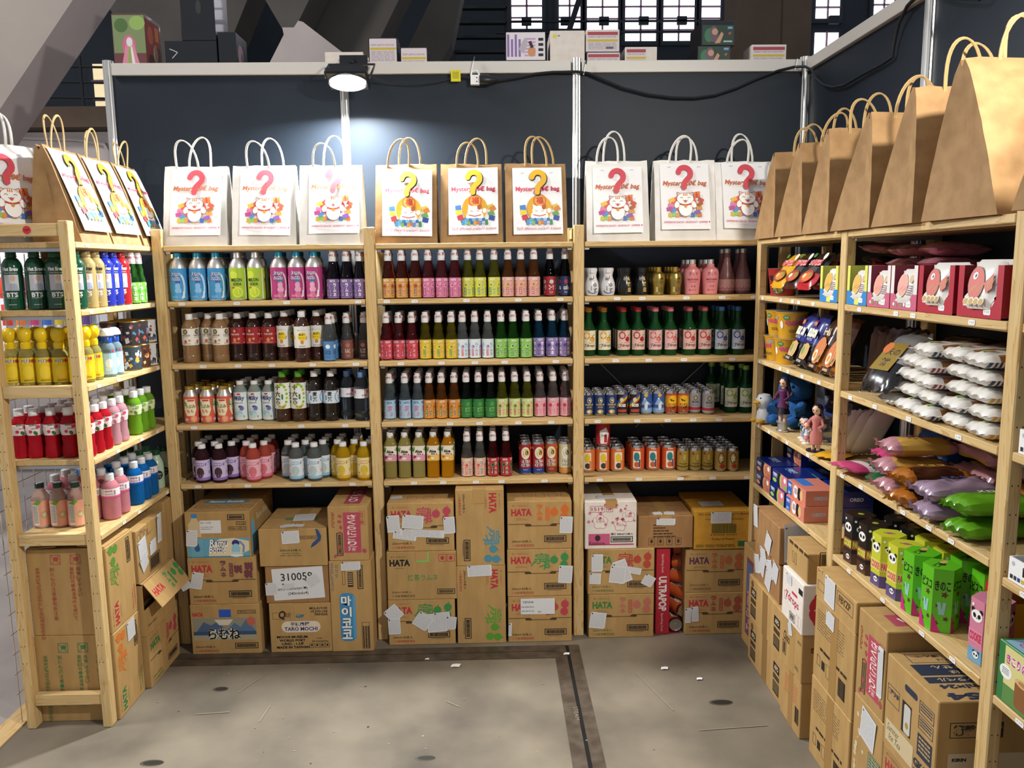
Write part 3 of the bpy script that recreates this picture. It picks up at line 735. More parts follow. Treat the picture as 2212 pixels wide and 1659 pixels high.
def dc_tea(bgc, c2):
    def f(a, r, H):
        a.rect(-r * 3.05, H * .05, r * 6.1, H * .16, c2)
        for i in range(5): a.ell(-r * 2.6 + i * r * 1.3, H * .80, .009, .006, '#e2b43a', 10)
        rep(a, r, lambda a, dx: (a.ell(dx, H * .66, .020, .027, '#efe9da', 18), a.ell(dx + .003, H * .66, .014, .019, '#d8b24a' if c2 != '#c8883a' else '#c9c79a', 16), a.ell(dx + .005, H * .67, .007, .010, '#3a3430', 12), a.up(), a.text('ULTRA', dx - .018, H * .36, .036, .014, '#16120f', bold=.1, shear=.3), a.text('ICE TEA', dx - .02, H * .25, .038, .013, '#16120f', bold=.1, shear=.3), a.up(), a.text('ULTRA', dx - .018, H * .36, .036, .014, '#fbfaf6', bold=.02, shear=.3), a.text('ICE TEA', dx - .02, H * .25, .038, .013, '#fbfaf6', bold=.02, shear=.3), a.text('PEACH', dx - .01, H * .14, .02, .004, '#f1e6d6')), 2)
    return f
# --- sake and soju
def sake(col, ink, black=False):
    prof = [(0, 0), (.022, 0), (.026, .003), (.0305, .022), (.031, .036), (.029, .054), (.0215, .075), (.0195, .083), (.021, .094), (.0245, .108), (.0245, .113), (0, .113)]
    tp = lambda z: .0308 if z < .04 else (.0308 - (z - .04) * .17 if z < .06 else .0275 - (z - .06) * .36)
    a = Art()
    a.text('Sake', -.018, .066, .022, .013, ink, shear=.25, bold=.01); a.greek(-.014, .061, .018, .002, 1, ink, 2)
    if black: a.vtext('本醸造', .002, .012, .015, .07, '#cdb16a', bold=.03); a.vtext('さけ', .002, .086, .008, .012, '#e8e2d8')
    else:
        a.vtext('ゆず', .002, .012, .016, .044, ink, bold=.01); a.rect(.004, .072, .004, .012, '#b4303c'); a.line([(-.02, .022), (-.012, .014), (0, .01), (.012, .012), (.02, .018)], .003, '#3a5fae'); a.greek(-.008, .02, .004, .02, 5, ink, 4)
    k = shiny('porcelain' + col, col, .22)
    m = MB(); m.art_cyl(a, .03, N, base=.0008, taper=tp)
    lid = MB(); lid.lathe(ring(.1135, .117, .0235, .001), k, 16); lid.box(-.008, .008, -.026, -.02, .096, .1135, k)
    return bottle('sake_jar', prof, k, extra=(('lid', lid), ('printed_label', m)))
def goldjar():
    prof = [(0, 0), (.022, 0), (.0245, .003), (.0255, .03), (.030, .06), (.030, .072), (.026, .088), (.017, .095), (.014, .097), (.014, .102), (0, .102)]
    a = Art(); a.ell(.006, .022, .009, .010, '#4c4220', 14); a.ell(.006, .022, .007, .008, '#7b6a30', 12); a.vtext('金箔', .002, .046, .012, .030, '#4c4220', bold=.03); a.rect(-.014, .012, .008, .022, '#c9b468'); a.vtext('酒', .004, .08, .006, .01, '#3a3016')
    tp = lambda z: .0255 + max(0, z - .03) * .15 if z < .072 else .030 - (z - .072) * .25
    m = MB(); m.art_cyl(a, .0262, N, base=.0008, taper=tp)
    cap = MB(); cap.lathe(ring(.1, .118, .0125, .0015), 'gold_metal', 16)
    return bottle('gold_sake_bottle', prof, shiny('gold_jar', '#a8924a', .3, .75), extra=(('cap', cap), ('printed_label', m)))
def pinkjar():
    prof = [(0, 0), (.028, 0), (.031, .003), (.0325, .03), (.036, .075), (.036, .090), (.032, .106), (.020, .115), (.0165, .118), (.0165, .128), (0, .128)]
    a = Art(); tp = lambda z: .0312 + z * .062 if z < .08 else .0362
    a.text('さくら', -.016, .082, .034, .014, '#8d3a4a', bold=.01); a.text('NIGORI SAKURA', -.022, .060, .044, .008, '#a83e50', bold=.03); a.greek(-.016, .05, .03, .006, 2, '#b86a74', 3); a.text('桜 酒', -.008, .032, .018, .007, '#a83e50'); a.ell(-.014, .02, .003, .003, '#a02c3c', 10); a.text('KIZAKURA', -.008, .018, .022, .004, '#a83e50')
    m = MB(); m.art_cyl(a, .033, N, base=.0008, taper=tp)
    cap = MB(); cap.lathe(ring(.127, .148, .0145, .0015), 'alu', 16)
    return bottle('pink_sake_bottle', prof, shiny('pink_jar', '#d8898a', .35), extra=(('cap', cap), ('printed_label', m)))
def plum():
    prof = [(0, 0), (.030, 0), (.034, .004), (.034, .064), (.032, .078), (.022, .115), (.0155, .14), (.0145, .17), (.0145, .174), (0, .174)]
    a = Art(); a.rect(-.075, .014, .15, .048, '#dfa9a4')
    for dx in (-.045, .004, .05): a.text('花', dx - .010, .04, .012, .013, '#c9d5d8'); a.vtext('うめ', dx + .008, .038, .004, .016, '#5c3a3a'); [a.ell(dx - .02 + i * .008, .02 + (i % 2) * .004, .003, .004, '#c05a62', 7) for i in range(6)]
    return bottle('plum_sake_bottle', prof, shiny('plum_glass', '#8d6263', .3), (ring(.173, .193, .0148, .0015), 'alu'), (a, .0344))
def soju(capc, bg, c1, c2, ink='#3a3030', arc=1.15):
    prof = [(0, .002), (.020, 0), (.0285, 0), (.0300, .004), (.0300, .108), (.0285, .118), (.019, .138), (.0135, .152), (.0118, .166), (.0112, .192), (0, .192)]
    a = Art(); L = .0304 * arc; a.rect(-L, .026, 2 * L, .084, bg)
    r = random.Random(7)
    for i in range(8): q = i * .8; a.ell(-.012 + .012 * math.cos(q), .088 + .013 * math.sin(q), .003, .006, c1 if i % 2 else c2, 8, q)
    a.rect(-.02, .106, .022, .003, c1)
    a.ell(.012, .072, .011, .011, c1, 14); a.ell(.010, .070, .007, .007, c2, 12); a.line([(.012, .082), (.018, .09), (.024, .092)], .003, '#4a7a3a')
    a.text('7drops', -.020, .036, .044, .016, ink, bold=.02); a.greek(-.004, .054, .026, .003, 1, ink, 2); a.frame(-.03, .036, .011, .013, .001, ink)
    return bottle('soju_bottle', prof, clear('soju_green', '#2f9a4e', .85, 1.35), (ring(.188, .207, .0142, .0012), capc), (a, .0304))
# ------------------------------------------------------------------ stocking the shelves
def block(p, desc, cat, group, xs, y0, z, rows=1, pitch=.06, rj=.25, rot=0, dx=0, skip=(), base=0, side='left'):
    """rows of one drink on a shelf of the back shelving, front row centred on y0"""
    n = 0
    for r_ in range(rows):
        for c, x in enumerate(xs):
            if (c, r_) in skip: continue
            if rows > 1 or len(xs) > 1:
                lab = desc + ', '
                if len(xs) > 1: lab += ORD[c] + ' from ' + side + (' in ' if rows > 1 else '')
                if rows > 1: lab += ('front row' if r_ + base == 0 else ORD[r_ + base] + ' row back')
            else: lab = desc
            p.put((x + dx * r_, y0 + r_ * pitch, z + .0006), rot + R.uniform(-rj, rj), lab, cat, group)
Z5, Z4, Z3, Z2, Z1 = ZS
SODA = 'marble soda bottles on the back shelving'
# bay one, top product shelf
P = alubottle('#3f97cf', ('#d9e7f2', '#2a62b8', '#8fc4ec', '#5aa4dc', '#1d4f9c'), shiny('cap_teal', '#1f7f9c', .3, .3), 'ramu')
block(P, 'blue aluminium soda bottle with teal cap', 'bottle', 'blue aluminium soda bottles', (-1.302, -1.222, -1.147), .034, Z2, 3, .072)
P = alubottle('#a9c733', None, 'alu', 'melon')
block(P, 'lime green aluminium melon soda bottle', 'bottle', 'green aluminium soda bottles', (-1.058, -.984), .034, Z2, 2, .072, .12)
P = alubottle('#b23a78', ('#e6c8da', '#2c7fa8', '#e7a9c4', '#d8739a', '#5c2a74'), 'cap_teal', 'ramu')
block(P, 'magenta aluminium soda bottle with teal cap', 'bottle', 'magenta aluminium soda bottles', (-.89, -.817, -.745), .036, Z2, 2, .072)
P = ramune('#4a4456', '#7d5f95', '#ffffff', 'グレープ味', '#5d3f86', '#8d74a8')
block(P, 'dark marble soda bottle with purple grape label', 'bottle', SODA, (-.668, -.612, -.557), .04, Z2, 2, .06)
# bay one, second shelf
P = tea('#8d6b48', '#ece7de', d_milk, r=.0325)
block(P, 'milk tea bottle with white label', 'bottle', 'milk tea bottles', (-1.282, -1.155), .062, Z3, 3, .068)
block(P, 'milk tea bottle set back between the front two', 'bottle', 'milk tea bottles', (-1.2185,), .108, Z3, 3, .068)
P = tea('#2a1512', '#a01d2a', d_red, r=.032)
block(P, 'dark tea bottle with red label', 'bottle', 'red-label tea bottles', (-1.092, -1.026, -.960), .095, Z3, 3, .066)
P = tea('#3a1d14', '#e9e6df', d_lemon, H=.212, z0=.06, z1=.15)
block(P, 'dark lemon tea bottle with white label', 'bottle', 'lemon tea bottles', (-.893, -.757), .092, Z3, 3, .068, side='lemon tea end' if 0 else 'left')
block(P, 'white-label lemon tea bottle standing forward in the middle', 'bottle', 'lemon tea bottles', (-.806,), .036, Z3)
block(P, 'white-label lemon tea bottle behind the forward one', 'bottle', 'lemon tea bottles', (-.826,), .150, Z3)
P = ramune('#c9d6da', '#4f86bd', '#1a2438', 'らむね', '#22406e', '#e8edf2', style=2)
block(P, 'clear marble soda bottle with blue mountain label', 'bottle', SODA, (-.697,), .052, Z3, 3, .06)
P = ramune('#c3c6c6', '#84504a', '#ded2b8', 'もみじ', '#c8a558', '#a8705c', style=2)
block(P, 'clear marble soda bottle with russet maple label', 'bottle', SODA, (-.632,), .102, Z3, 2, .06)
P = ramune('#c3c6c6', '#4a3a44', '#e8dcd0', 'たこ焼', '#a8603a', '#b5764a', style=2)
block(P, 'clear marble soda bottle with dark dumpling label', 'bottle', SODA, (-.558,), .108, Z3, 2, .06)
# bay one, third shelf
P = peach_can()
block(P, 'peach drink can-bottle with gold cap', 'bottle', 'peach drink can-bottles', (-1.298, -1.229, -1.157), .064, Z4, 4, .064)
P = milky()
block(P, 'pale plum yogurt soda bottle with white cap', 'bottle', 'yogurt soda bottles', (-1.100, -1.039, -.978), .104, Z4, 3, .062)
P = tea('#3c2214', '#f0efe8', d_16, shiny('cap_green', '#5cb02c', .35), .057, .168, .215, .0335)
block(P, 'brown tea bottle with green cap and white label', 'bottle', 'green-cap tea bottles', (-.910, -.842), .076, Z4, 2, .07, .1)
P = tea('#17100e', '#d8e4ec', d_mugi, CAPW, .078, .132, .215, .0335)
block(P, 'black barley tea bottle with pale blue label', 'bottle', 'barley tea bottles', (-.774, -.704), .076, Z4, 2, .07, .15)
P = tea('#cfdbe8', '#e9ecf2', d_water, shiny('cap_blue', '#6f96d2', .35), .098, .138, .21, .0305, False, 2.6, name='water_bottle', trans=.97)
block(P, 'clear water bottle with blue cap', 'bottle', 'water bottles', (-.640,), .108, Z4, 2, .065)
block(P, 'clear blue-capped water bottle nearest the lamp post', 'bottle', 'water bottles', (-.573,), .068, Z4, 2, .065)
# bay one, fourth shelf
def coco_block(P, colr, front, back, rows, dy=.052):
    if front: block(P, '%s coconut drink bottle' % colr, 'bottle', 'coconut drink bottles', front, .0455, Z5, 1, .06, .15, base=0)
    block(P, '%s coconut drink bottle behind' % colr, 'bottle', 'coconut drink bottles', back, .0455 + dy, Z5, rows, .064, .15, base=1)
coco_block(coco('#3a2027', '#cdbfe0', '#8d70b4', '#6d55a0', '#4a2c3e', .3), 'purple', (-1.260, -1.188), (-1.292, -1.222, -1.150), 3)
coco_block(coco('#d8604f', '#efb5c2', '#dd7a98', '#c04a70', '#d8707c', .5), 'pink', (-1.043,), (-1.086, -1.010), 3)
coco_block(coco('#c3cccb', '#dfe8ec', '#92c3de', '#b06a90', '#b9c9cc', .85), 'clear', (-.860, -.781), (-.905, -.830, -.755), 3)
coco_block(coco('#d8aa1c', '#ead9a0', '#d8a83a', '#b4862a', '#d8b83c', .5), 'yellow', (-.658, -.568), (-.690, -.618, -.550), 3)

# bay two, top product shelf
P = ramune('#a8483c', '#d29a44', '#c8503a', 'マンゴー味', '#8f4a28', '#b4502e')
block(P, 'amber marble soda bottle with orange mango label', 'bottle', SODA, (-.437, -.381, -.325), .030, Z2, 2, .06, .5)
P = ramune('#b84a54', '#d4739c', '#c23a5e', 'サクラ味', '#a83a6e', '#e6a4c2')
block(P, 'red marble soda bottle with pink blossom label', 'bottle', SODA, (-.271, -.215, -.160), .032, Z2, 2, .06, .5)
P = ramune('#b5b43a', '#d4d048', '#4f9440', 'ユズ味', '#5c8a34', '#e2dc60')
block(P, 'yellow-green marble soda bottle with citron label', 'bottle', SODA, (-.106, -.055, .004), .045, Z2, 2, .06, .5)
P = ramune('#c07a3a', '#d8a49a', '#c84a3a', 'うめ味', '#b04a4a', '#e6b84a')
block(P, 'orange marble soda bottle with pink apricot label', 'bottle', SODA, (.062, .116, .171), .045, Z2, 2, .06, .5)
P = ramune('#141013', '#a02a34', '#f4f2ee', 'コーラ', '#d8b838', '#c9c9c6', style=2)
block(P, 'black cola marble soda bottle with red label', 'bottle', SODA, (.240,), .085, Z2)
P = ramune('#120f14', '#27325c', '#e6e8f0', 'cola', '#c03a44', '#a83240', style=2)
block(P, 'black cola marble soda bottle with navy label', 'bottle', SODA, (.305,), .085, Z2)
# bay two, second shelf
P = ramune('#b84450', '#cf4a60', '#d83a54', 'イチゴ味', '#a02840', '#e0523c')
block(P, 'red marble soda bottle with strawberry label', 'bottle', SODA, (-.459, -.406, -.350), .071, Z3, 3, .06, .4)
P = ramune('#c4b426', '#dcc02a', '#e88a2c', 'パイン味', '#4f8a34', '#e8d04a')
block(P, 'yellow marble soda bottle with pineapple label', 'bottle', SODA, (-.293, -.237, -.182), .072, Z3, 3, .06, .4)
P = ramune('#d3dadb', '#dce6ea', '#3f7fc4', 'オリジナル', '#d04a6a', '#9cc4e0')
block(P, 'clear marble soda bottle with white and blue label', 'bottle', SODA, (-.135, -.082, -.027), .074, Z3, 3, .06, .4)
P = ramune('#3aa02e', '#8cc45a', '#3f8c3a', 'メロン味', '#2f7c34', '#b4d87a')
block(P, 'green marble soda bottle with melon label', 'bottle', SODA, (.030, .081, .137), .072, Z3, 3, .06, .4)
P = ramune('#2f86b8', '#9480ba', '#e9e6f4', 'ブルーベリー', '#4a3a86', '#5c4aa0')
block(P, 'blue marble soda bottle with purple berry label', 'bottle', SODA, (.192, .250, .305), .098, Z3, 3, .06, .4)
# bay two, third shelf
P = ramune('#cbdbe4', '#a9cbe6', '#1c2c5a', '', '#d8b888', '#ffffff', style=1)
block(P, 'clear marble soda bottle with sky blue label', 'bottle', SODA, (-.455, -.389, -.334), .085, Z4, 4, .056, .4)
P = ramune('#d8843a', '#dd9034', '#1a1410', 'みかん味', '#3f7c34', '#e8742a')
block(P, 'orange marble soda bottle with mandarin label', 'bottle', SODA, (-.284, -.231, -.176), .082, Z4, 4, .056, .4)
P = ramune('#233a26', '#2f7a3c', '#9cc46a', '抹茶', '#9cc46a', '#4f9448', style=2)
block(P, 'dark green marble soda bottle with matcha label', 'bottle', SODA, (-.124, -.072, -.018), .086, Z4, 4, .056, .4)
P = ramune('#b9bc34', '#c9d88a', '#d83a5a', 'りんご味', '#a83038', '#7cb04a')
block(P, 'yellow-green marble soda bottle with apple label', 'bottle', SODA, (.031, .086, .140), .084, Z4, 4, .056, .4)
P = ramune('#d8c4c4', '#e4a9b4', '#d04a66', 'ライチ味', '#c83a50', '#d83c50')
block(P, 'clear marble soda bottle with pink lychee label', 'bottle', SODA, (.196, .253, .308), .090, Z4, 4, .056, .4)
# bay two, fourth shelf
P = aloe('#b3a35c', '#e09ab4', '#7c3a3a', '#e3b4b4')
block(P, 'pale aloe drink bottle with pink label', 'bottle', 'aloe drink bottles', (-.456, -.395, -.333), .066, Z5, 3, .062, .05)
P = aloe('#d08a14', '#e8c06a', '#c85a2c', '#e2b23a')
block(P, 'orange aloe drink bottle with mango label', 'bottle', 'aloe drink bottles', (-.271, -.209), .066, Z5, 3, .062, .05)
P = ramune('#cfcac4', '#dfb99a', '#4a3a8c', '白桃味', '#c83a3a', '#e08a86')
block(P, 'clear marble soda bottle with peach label', 'bottle', SODA, (-.125, -.069), .068, Z5, 3, .06, .3)
P = ramune('#a02a2c', '#b92f38', '#4f8c3a', 'スイカ味', '#1c1614', '#3f8c4a')
block(P, 'red marble soda bottle with watermelon label', 'bottle', SODA, (-.012, .045), .068, Z5, 3, .06, .3)
P = can('tea_can', .0265, .146, '#a8262c', dc_tea('#a8262c', '#27408c'))
block(P, 'red iced tea can', 'can', 'iced tea cans', (.130, .187), .092, Z5, 3, .056, .15)
P = can('tea_can', .0265, .146, '#c45a2c', dc_tea('#c45a2c', '#8c3a22'))
block(P, 'orange iced tea can', 'can', 'iced tea cans', (.246,), .102, Z5, 2, .056, .15)
P = can('tea_can', .0265, .146, '#d9d3a8', dc_tea('#d9d3a8', '#c8883a'))
block(P, 'cream iced tea can beside the middle pine post', 'can', 'iced tea cans', (.304,), .088, Z5, 2, .056, .15)

# bay three, top product shelf
P = sake('#e8e9ec', '#22222a')
block(P, 'white porcelain sake jar', 'jar', 'white sake jars', (.421, .491), .098, Z2, 3, .065, .12)
P = sake('#1a1a1e', '#d8d4cc', True)
block(P, 'black porcelain sake jar', 'jar', 'black sake jars', (.568, .637), .108, Z2, 3, .065, .12)
P = goldjar()
block(P, 'small gold sake bottle', 'bottle', 'gold sake bottles', (.706, .778), .092, Z2, 4, .062, .12)
P = pinkjar()
block(P, 'pink cloudy sake bottle with silver cap', 'bottle', 'pink sake bottles', (.850, .928), .090, Z2, 3, .073, .12)
P = plum()
block(P, 'tall dusky plum sake bottle', 'bottle', 'plum sake bottles', (1.016, 1.086), .150, Z2, 2, .071, .12)
# bay three, second shelf
for colr, capc, bg, c1, c2, xs, y, nr in (('orange', '#d88a26', '#efe4c4', '#d8862c', '#e6c23c', (.412, .477), .12, 3), ('red', '#b82a34', '#e8c2b4', '#b83038', '#8c2a2c', (.560, .624), .11, 3),
        ('pink', '#d0707e', '#e6b8b8', '#c84a6c', '#e09a5a', (.697, .762), .10, 3), ('dusky pink', '#b8525e', '#e4b6ae', '#a83238', '#c84a4c', (.844, .910), .098, 2), ('blue', '#2a5a9a', '#c3cbdc', '#3a4a86', '#5a6aa8', (.980, 1.052), .086, 3)):
    P = soju(shiny('cap' + capc, capc, .35), bg, c1, c2)
    block(P, 'green spirit bottle with %s cap' % colr, 'bottle', 'green spirit bottles', xs, y, Z3, nr, .064, .25)
# bay three, third shelf
C26, CH = .0258, .104
for d, bg, f, xs, y in (('navy coffee can', '#22396e', dc_navy, (.405, .456, .507), .092), ('black rainbow coffee can', '#241a1c', dc_rain, (.556, .610), .098), ('blue mountain coffee can', '#3a5c9c', dc_mount, (.663, .717), .104), ('orange and yellow eagle coffee can', '#d8922c', dc_eagle, (.771, .825), .104)):
    block(can('coffee_can', C26, CH, bg, f), d, 'can', 'coffee cans on the third shelf', xs, y, Z4, 4 if y > .095 else 3, .051, .3)
P = can('coffee_can', C26, CH, '#a9a9ac', dc_silver)
block(P, 'silver coffee can', 'can', 'coffee cans on the third shelf', (.879,), .112, Z4, 4, .053, .2)
block(P, 'silver coffee can at the end beside the spirits', 'can', 'coffee cans on the third shelf', (.932,), .086, Z4, 5, .053, .2)
P = soju(shiny('cap_lime', '#8fb53c', .35), '#e9ecd4', '#8cab34', '#b4cc5a')
block(P, 'green spirit bottle with lime cap', 'bottle', 'green spirit bottles', (1.040,), .125, Z4, 3, .064, .1)
block(P, 'lime-capped green spirit bottle against the corner post', 'bottle', 'green spirit bottles', (1.104,), .118, Z4, 2, .064, .1)
block(P, 'lime-capped green spirit bottle standing far back', 'bottle', 'green spirit bottles', (.990,), .258, Z4, 1, .064, .1)
# bay three, fourth shelf
r33, h33 = .031, .116
P = can('soda_can', r33, h33, '#d9743a', dc_orange('#e8c62c', '#3a3a40'))
block(P, 'orange soda can with yellow patch', 'can', 'soda cans on the fourth shelf', (.409, .473, .539), .112, Z5, 3, .066, .2)
P = can('soda_can', r33, h33, '#b3242e', dc_red)
block(P, 'red and white soda can stacked on an orange can', 'can', None, (.474,), .112, Z5 + h33, 1)
P = can('soda_can', r33, h33, '#d2592a', dc_orange('#2f7f86', '#c8622c'))
block(P, 'orange soda can with teal patch', 'can', 'soda cans on the fourth shelf', (.630, .700, .770), .124, Z5, 3, .064, .2)
P = can('coffee_can', C26, CH, '#a98f3c', dc_gold)
block(P, 'gold coffee can with dark band', 'can', 'gold coffee cans', (.828, .883, .938), .102, Z5, 4, .0525, .15)
P = can('coffee_can', C26, CH, '#a9873f', dc_gold2)
block(P, 'bronze coffee can with ring emblem', 'can', 'gold coffee cans', (.992, 1.046), .084, Z5, 5, .0525, .2)
# ------------------------------------------------------------------ left shelving: drinks
def grid_block(p, desc, cat, group, xs, ys, z, rot=.45, rj=.12, skip=()):
    """xs run from the aisle edge inward, ys from the open end frame to the back wall"""
    for j, y in enumerate(ys):
        for i, x in enumerate(xs):
            if (i, j) in skip: continue
            lab = desc
            if len(ys) > 1: lab += ', ' + ORD[j] + ' from the end frame'
            if len(xs) > 1: lab += ', ' + (ORD[i] + ' from the aisle edge' if len(ys) == 1 else ('on the aisle edge' if i == 0 else ORD[i] + ' from the aisle'))
            p.put((x, y, z + .0006), rot + R.uniform(-rj, rj), lab, cat, group)
def hotbrew(c, capc, ink):
    prof = [(0, 0), (.028, 0), (.032, .004), (.032, .148), (.030, .158), (.022, .172), (.016, .178), (.0155, .184), (0, .184)]
    a = Art()
    for dx in (-.066, 0, .066):
        a.text('Hot Brew', dx - .024, .132, .048, .014, ink, bold=.05); a.text('Sweet Americano', dx - .02, .124, .04, .005, ink)
        a.rect(dx - .022, .066, .044, .054, '#d9d7dd'); a.rect(dx - .022, .066, .016, .054, '#c4c3cc'); a.ell(dx + .005, .108, .008, .010, '#d8b8a4', 12); a.poly([(dx - .014, .066), (dx - .004, .09), (dx + .014, .09), (dx + .022, .066)], '#aeb4c6')
        a.text('BTS', dx - .018, .044, .034, .016, '#f4f4f2', bold=.03); a.rect(dx - .018, .0405, .03, .0012, '#e4e4e2'); a.greek(dx - .014, .016, .024, .003, 1, '#dfe4e0', 3)
    m = MB(); m.art_cyl(a, .032, N, base=.0006)
    k = shiny('brew' + c, c, .14, coat=.5)
    cp = [(0, .18), (.018, .18), (.018, .1835), (.0168, .185), (.0168, .198), (.0155, .2), (0, .2)]
    return bottle('coffee_bottle', prof, k, (cp, shiny('cap' + capc, capc, .35)), extra=(('printed_label', m),))
G = 'canned-look coffee bottles on the left shelving'
G = 'coffee bottles on the left shelving'
zz = 1.494
grid_block(hotbrew('#0f4a34', '#1c5c40', '#eef2ee'), 'dark green coffee bottle at the open end', 'bottle', G, (-1.441, -1.509, -1.577, -1.655), (-.521,), zz)
grid_block(hotbrew('#a8935f', '#a88f5e', '#1c1812'), 'tan coffee bottle', 'bottle', G, (-1.437, -1.505, -1.573), (-.452, -.386), zz)
grid_block(hotbrew('#232f9a', '#26309a', '#eef0f8'), 'royal blue coffee bottle', 'bottle', G, (-1.437, -1.505, -1.573), (-.319, -.252), zz)
grid_block(hotbrew('#9c1d24', '#b0202a', '#f6eeee'), 'red coffee bottle', 'bottle', G, (-1.437, -1.505, -1.573), (-.185,), zz)
grid_block(ramune('#4fa04a', '#6fb83a', '#e4f0d0', 'マスカット', '#3f8c34', '#4f9c3a'), 'green muscat soda bottle', 'bottle', 'green sodas on the left shelving', (-1.424, -1.484), (-.122, -.062), zz)
# second shelf
def vita():
    prof = [(0, 0), (.024, 0), (.027, .004), (.027, .098), (.025, .112), (.017, .124), (.015, .127), (.015, .130), (0, .130)]
    a = Art(); a.rect(-.082, .012, .164, .086, '#e6c41a')
    for dx in (-.054, 0, .054):
        a.text('비타', dx - .018, .080, .028, .013, '#f8f5ea', bold=.12); a.up(); a.text('비타', dx - .018, .080, .028, .013, '#23221e', bold=.02); a.ell(dx + .016, .086, .006, .006, '#c8384a', 10)
        a.ell(dx, .048, .019, .022, '#efd02e', 16); a.greek(dx - .016, .016, .032, .006, 2, '#5a5020', 3)
    a.rect(.058, .014, .02, .08, '#d9d6cc'); a.greek(.0595, .018, .017, .07, 18, '#77736a', 8)
    cap = [(0, .127), (.0172, .127), (.0175, .129), (.0175, .146), (.014, .150), (.017, .153), (.0225, .162), (.0245, .172), (.0235, .184), (.018, .194), (.009, .1985), (0, .1995)]
    p = bottle('juice_bottle', prof, clear('vita', '#e0cf78', .7, 1.15, .05), (cap, shiny('cap_yellow', '#e9c414', .25)), (a, .0274)); p.root.scale = (.95, .95, 1); return p
grid_block(vita(), 'yellow juice bottle with round cap', 'bottle', 'yellow juice bottles', (-1.445, -1.501, -1.557, -1.613, -1.668), (-.556, -.492, -.432), 1.234, skip=((2, 2), (3, 2), (4, 2)))
def skyjuice():
    prof = [(0, 0), (.023, 0), (.026, .004), (.026, .082), (.027, .098), (.024, .114), (.017, .124), (.015, .127), (.015, .130), (0, .130)]
    a = Art(); a.rect(-.080, .01, .16, .078, '#a9cfe0')
    for dx in (-.05, .0, .05): a.text('비타', dx - .018, .092, .026, .010, '#3a4a6a', bold=.03); a.ell(dx + .016, .097, .005, .005, '#c8384a', 10); a.ell(dx, .05, .014, .018, '#e6eef2', 14); a.ell(dx - .004, .03, .01, .008, '#cfe2ec', 12)
    cap = MB(); cap.lathe([(0, .127), (.018, .127), (.0185, .146), (.016, .15), (0, .15)], shiny('cap_royal', '#1f4aa8', .3), 16)
    cap.lathe([(.018, .150), (.025, .153), (.024, .163), (.018, .174), (.010, .179), (0, .180)], CAPW, 16)
    m = MB(); m.art_cyl(a, .0264, N)
    return bottle('juice_bottle', prof, clear('sky', '#b8d8e4', .7, 1.15, .05), extra=(('cap', cap), ('label', m)))
grid_block(skyjuice(), 'pale blue juice bottle with white cap', 'bottle', 'pale blue juice bottles', (-1.437, -1.497), (-.345, -.288), 1.234)
def tin(bg, cs, sd):
    prof = [(0, .002), (.0345, 0), (.036, .002), (.036, .094), (.0345, .096), (.033, .094), (0, .0935)]
    a = Art(); r = random.Random(sd); a.rect(-.11, .003, .22, .09, bg)
    for i in range(34):
        x, y = r.uniform(-.1, .1), r.uniform(.012, .082); s = r.uniform(.004, .011); q = r.uniform(0, 3)
        a.p.append(([(x + s * math.cos(q + t), y + s * r.uniform(.7, 1.6) * math.sin(q + t)) for t in (0, 1.5, 3, 4.6)], r.choice(cs), 2 + i % 6))
    a.n = 9
    for dx in (-.05, .06): a.rect(dx - .014, .008, .020, .08, '#17171a'); a.rect(dx - .013, .076, .018, .006, '#a83438'); a.greek(dx - .012, .02, .016, .05, 9, '#8f8f92', sd)
    m = MB(); m.art_cyl(a, .036, N, base=.0004)
    return bottle('candy_tin', prof, 'gold_metal', extra=(('printed_band', m),))
T = [tin('#2a2426', ('#d9d2cc', '#b04a3a', '#4a7a9c', '#c8b06a', '#3a2c30', '#8a3a44'), 3), tin('#39434a', ('#9cc4d8', '#e6e6e6', '#c85a3a', '#2a5a8c', '#d8b04a'), 5), tin('#4a2c1e', ('#c8782c', '#8a3a1e', '#e6c48a', '#2c1a14', '#b0502a'), 7), tin('#d9d8d6', ('#2a2a2c', '#6a6a70', '#b0b0b4', '#f2f2f2', '#8c3a44'), 9)]
for j, (y, lo, hi) in enumerate(((-.155, 1, 0), (-.076, 2, 0), (.004, 3, 3))):
    for i, x in enumerate((-1.436, -1.512)):
        for k_, t in ((0, lo), (1, hi)):
            T[t].put((x, y, 1.2346 + .0964 * k_), .5 + R.uniform(-.5, .5), 'illustrated candy tin, %s of the stack, %s from the pale bottles%s' % (('bottom', 'top')[k_], ORD[j], ('', ', rear stack')[i]), 'tin', 'candy tins on the left shelving')
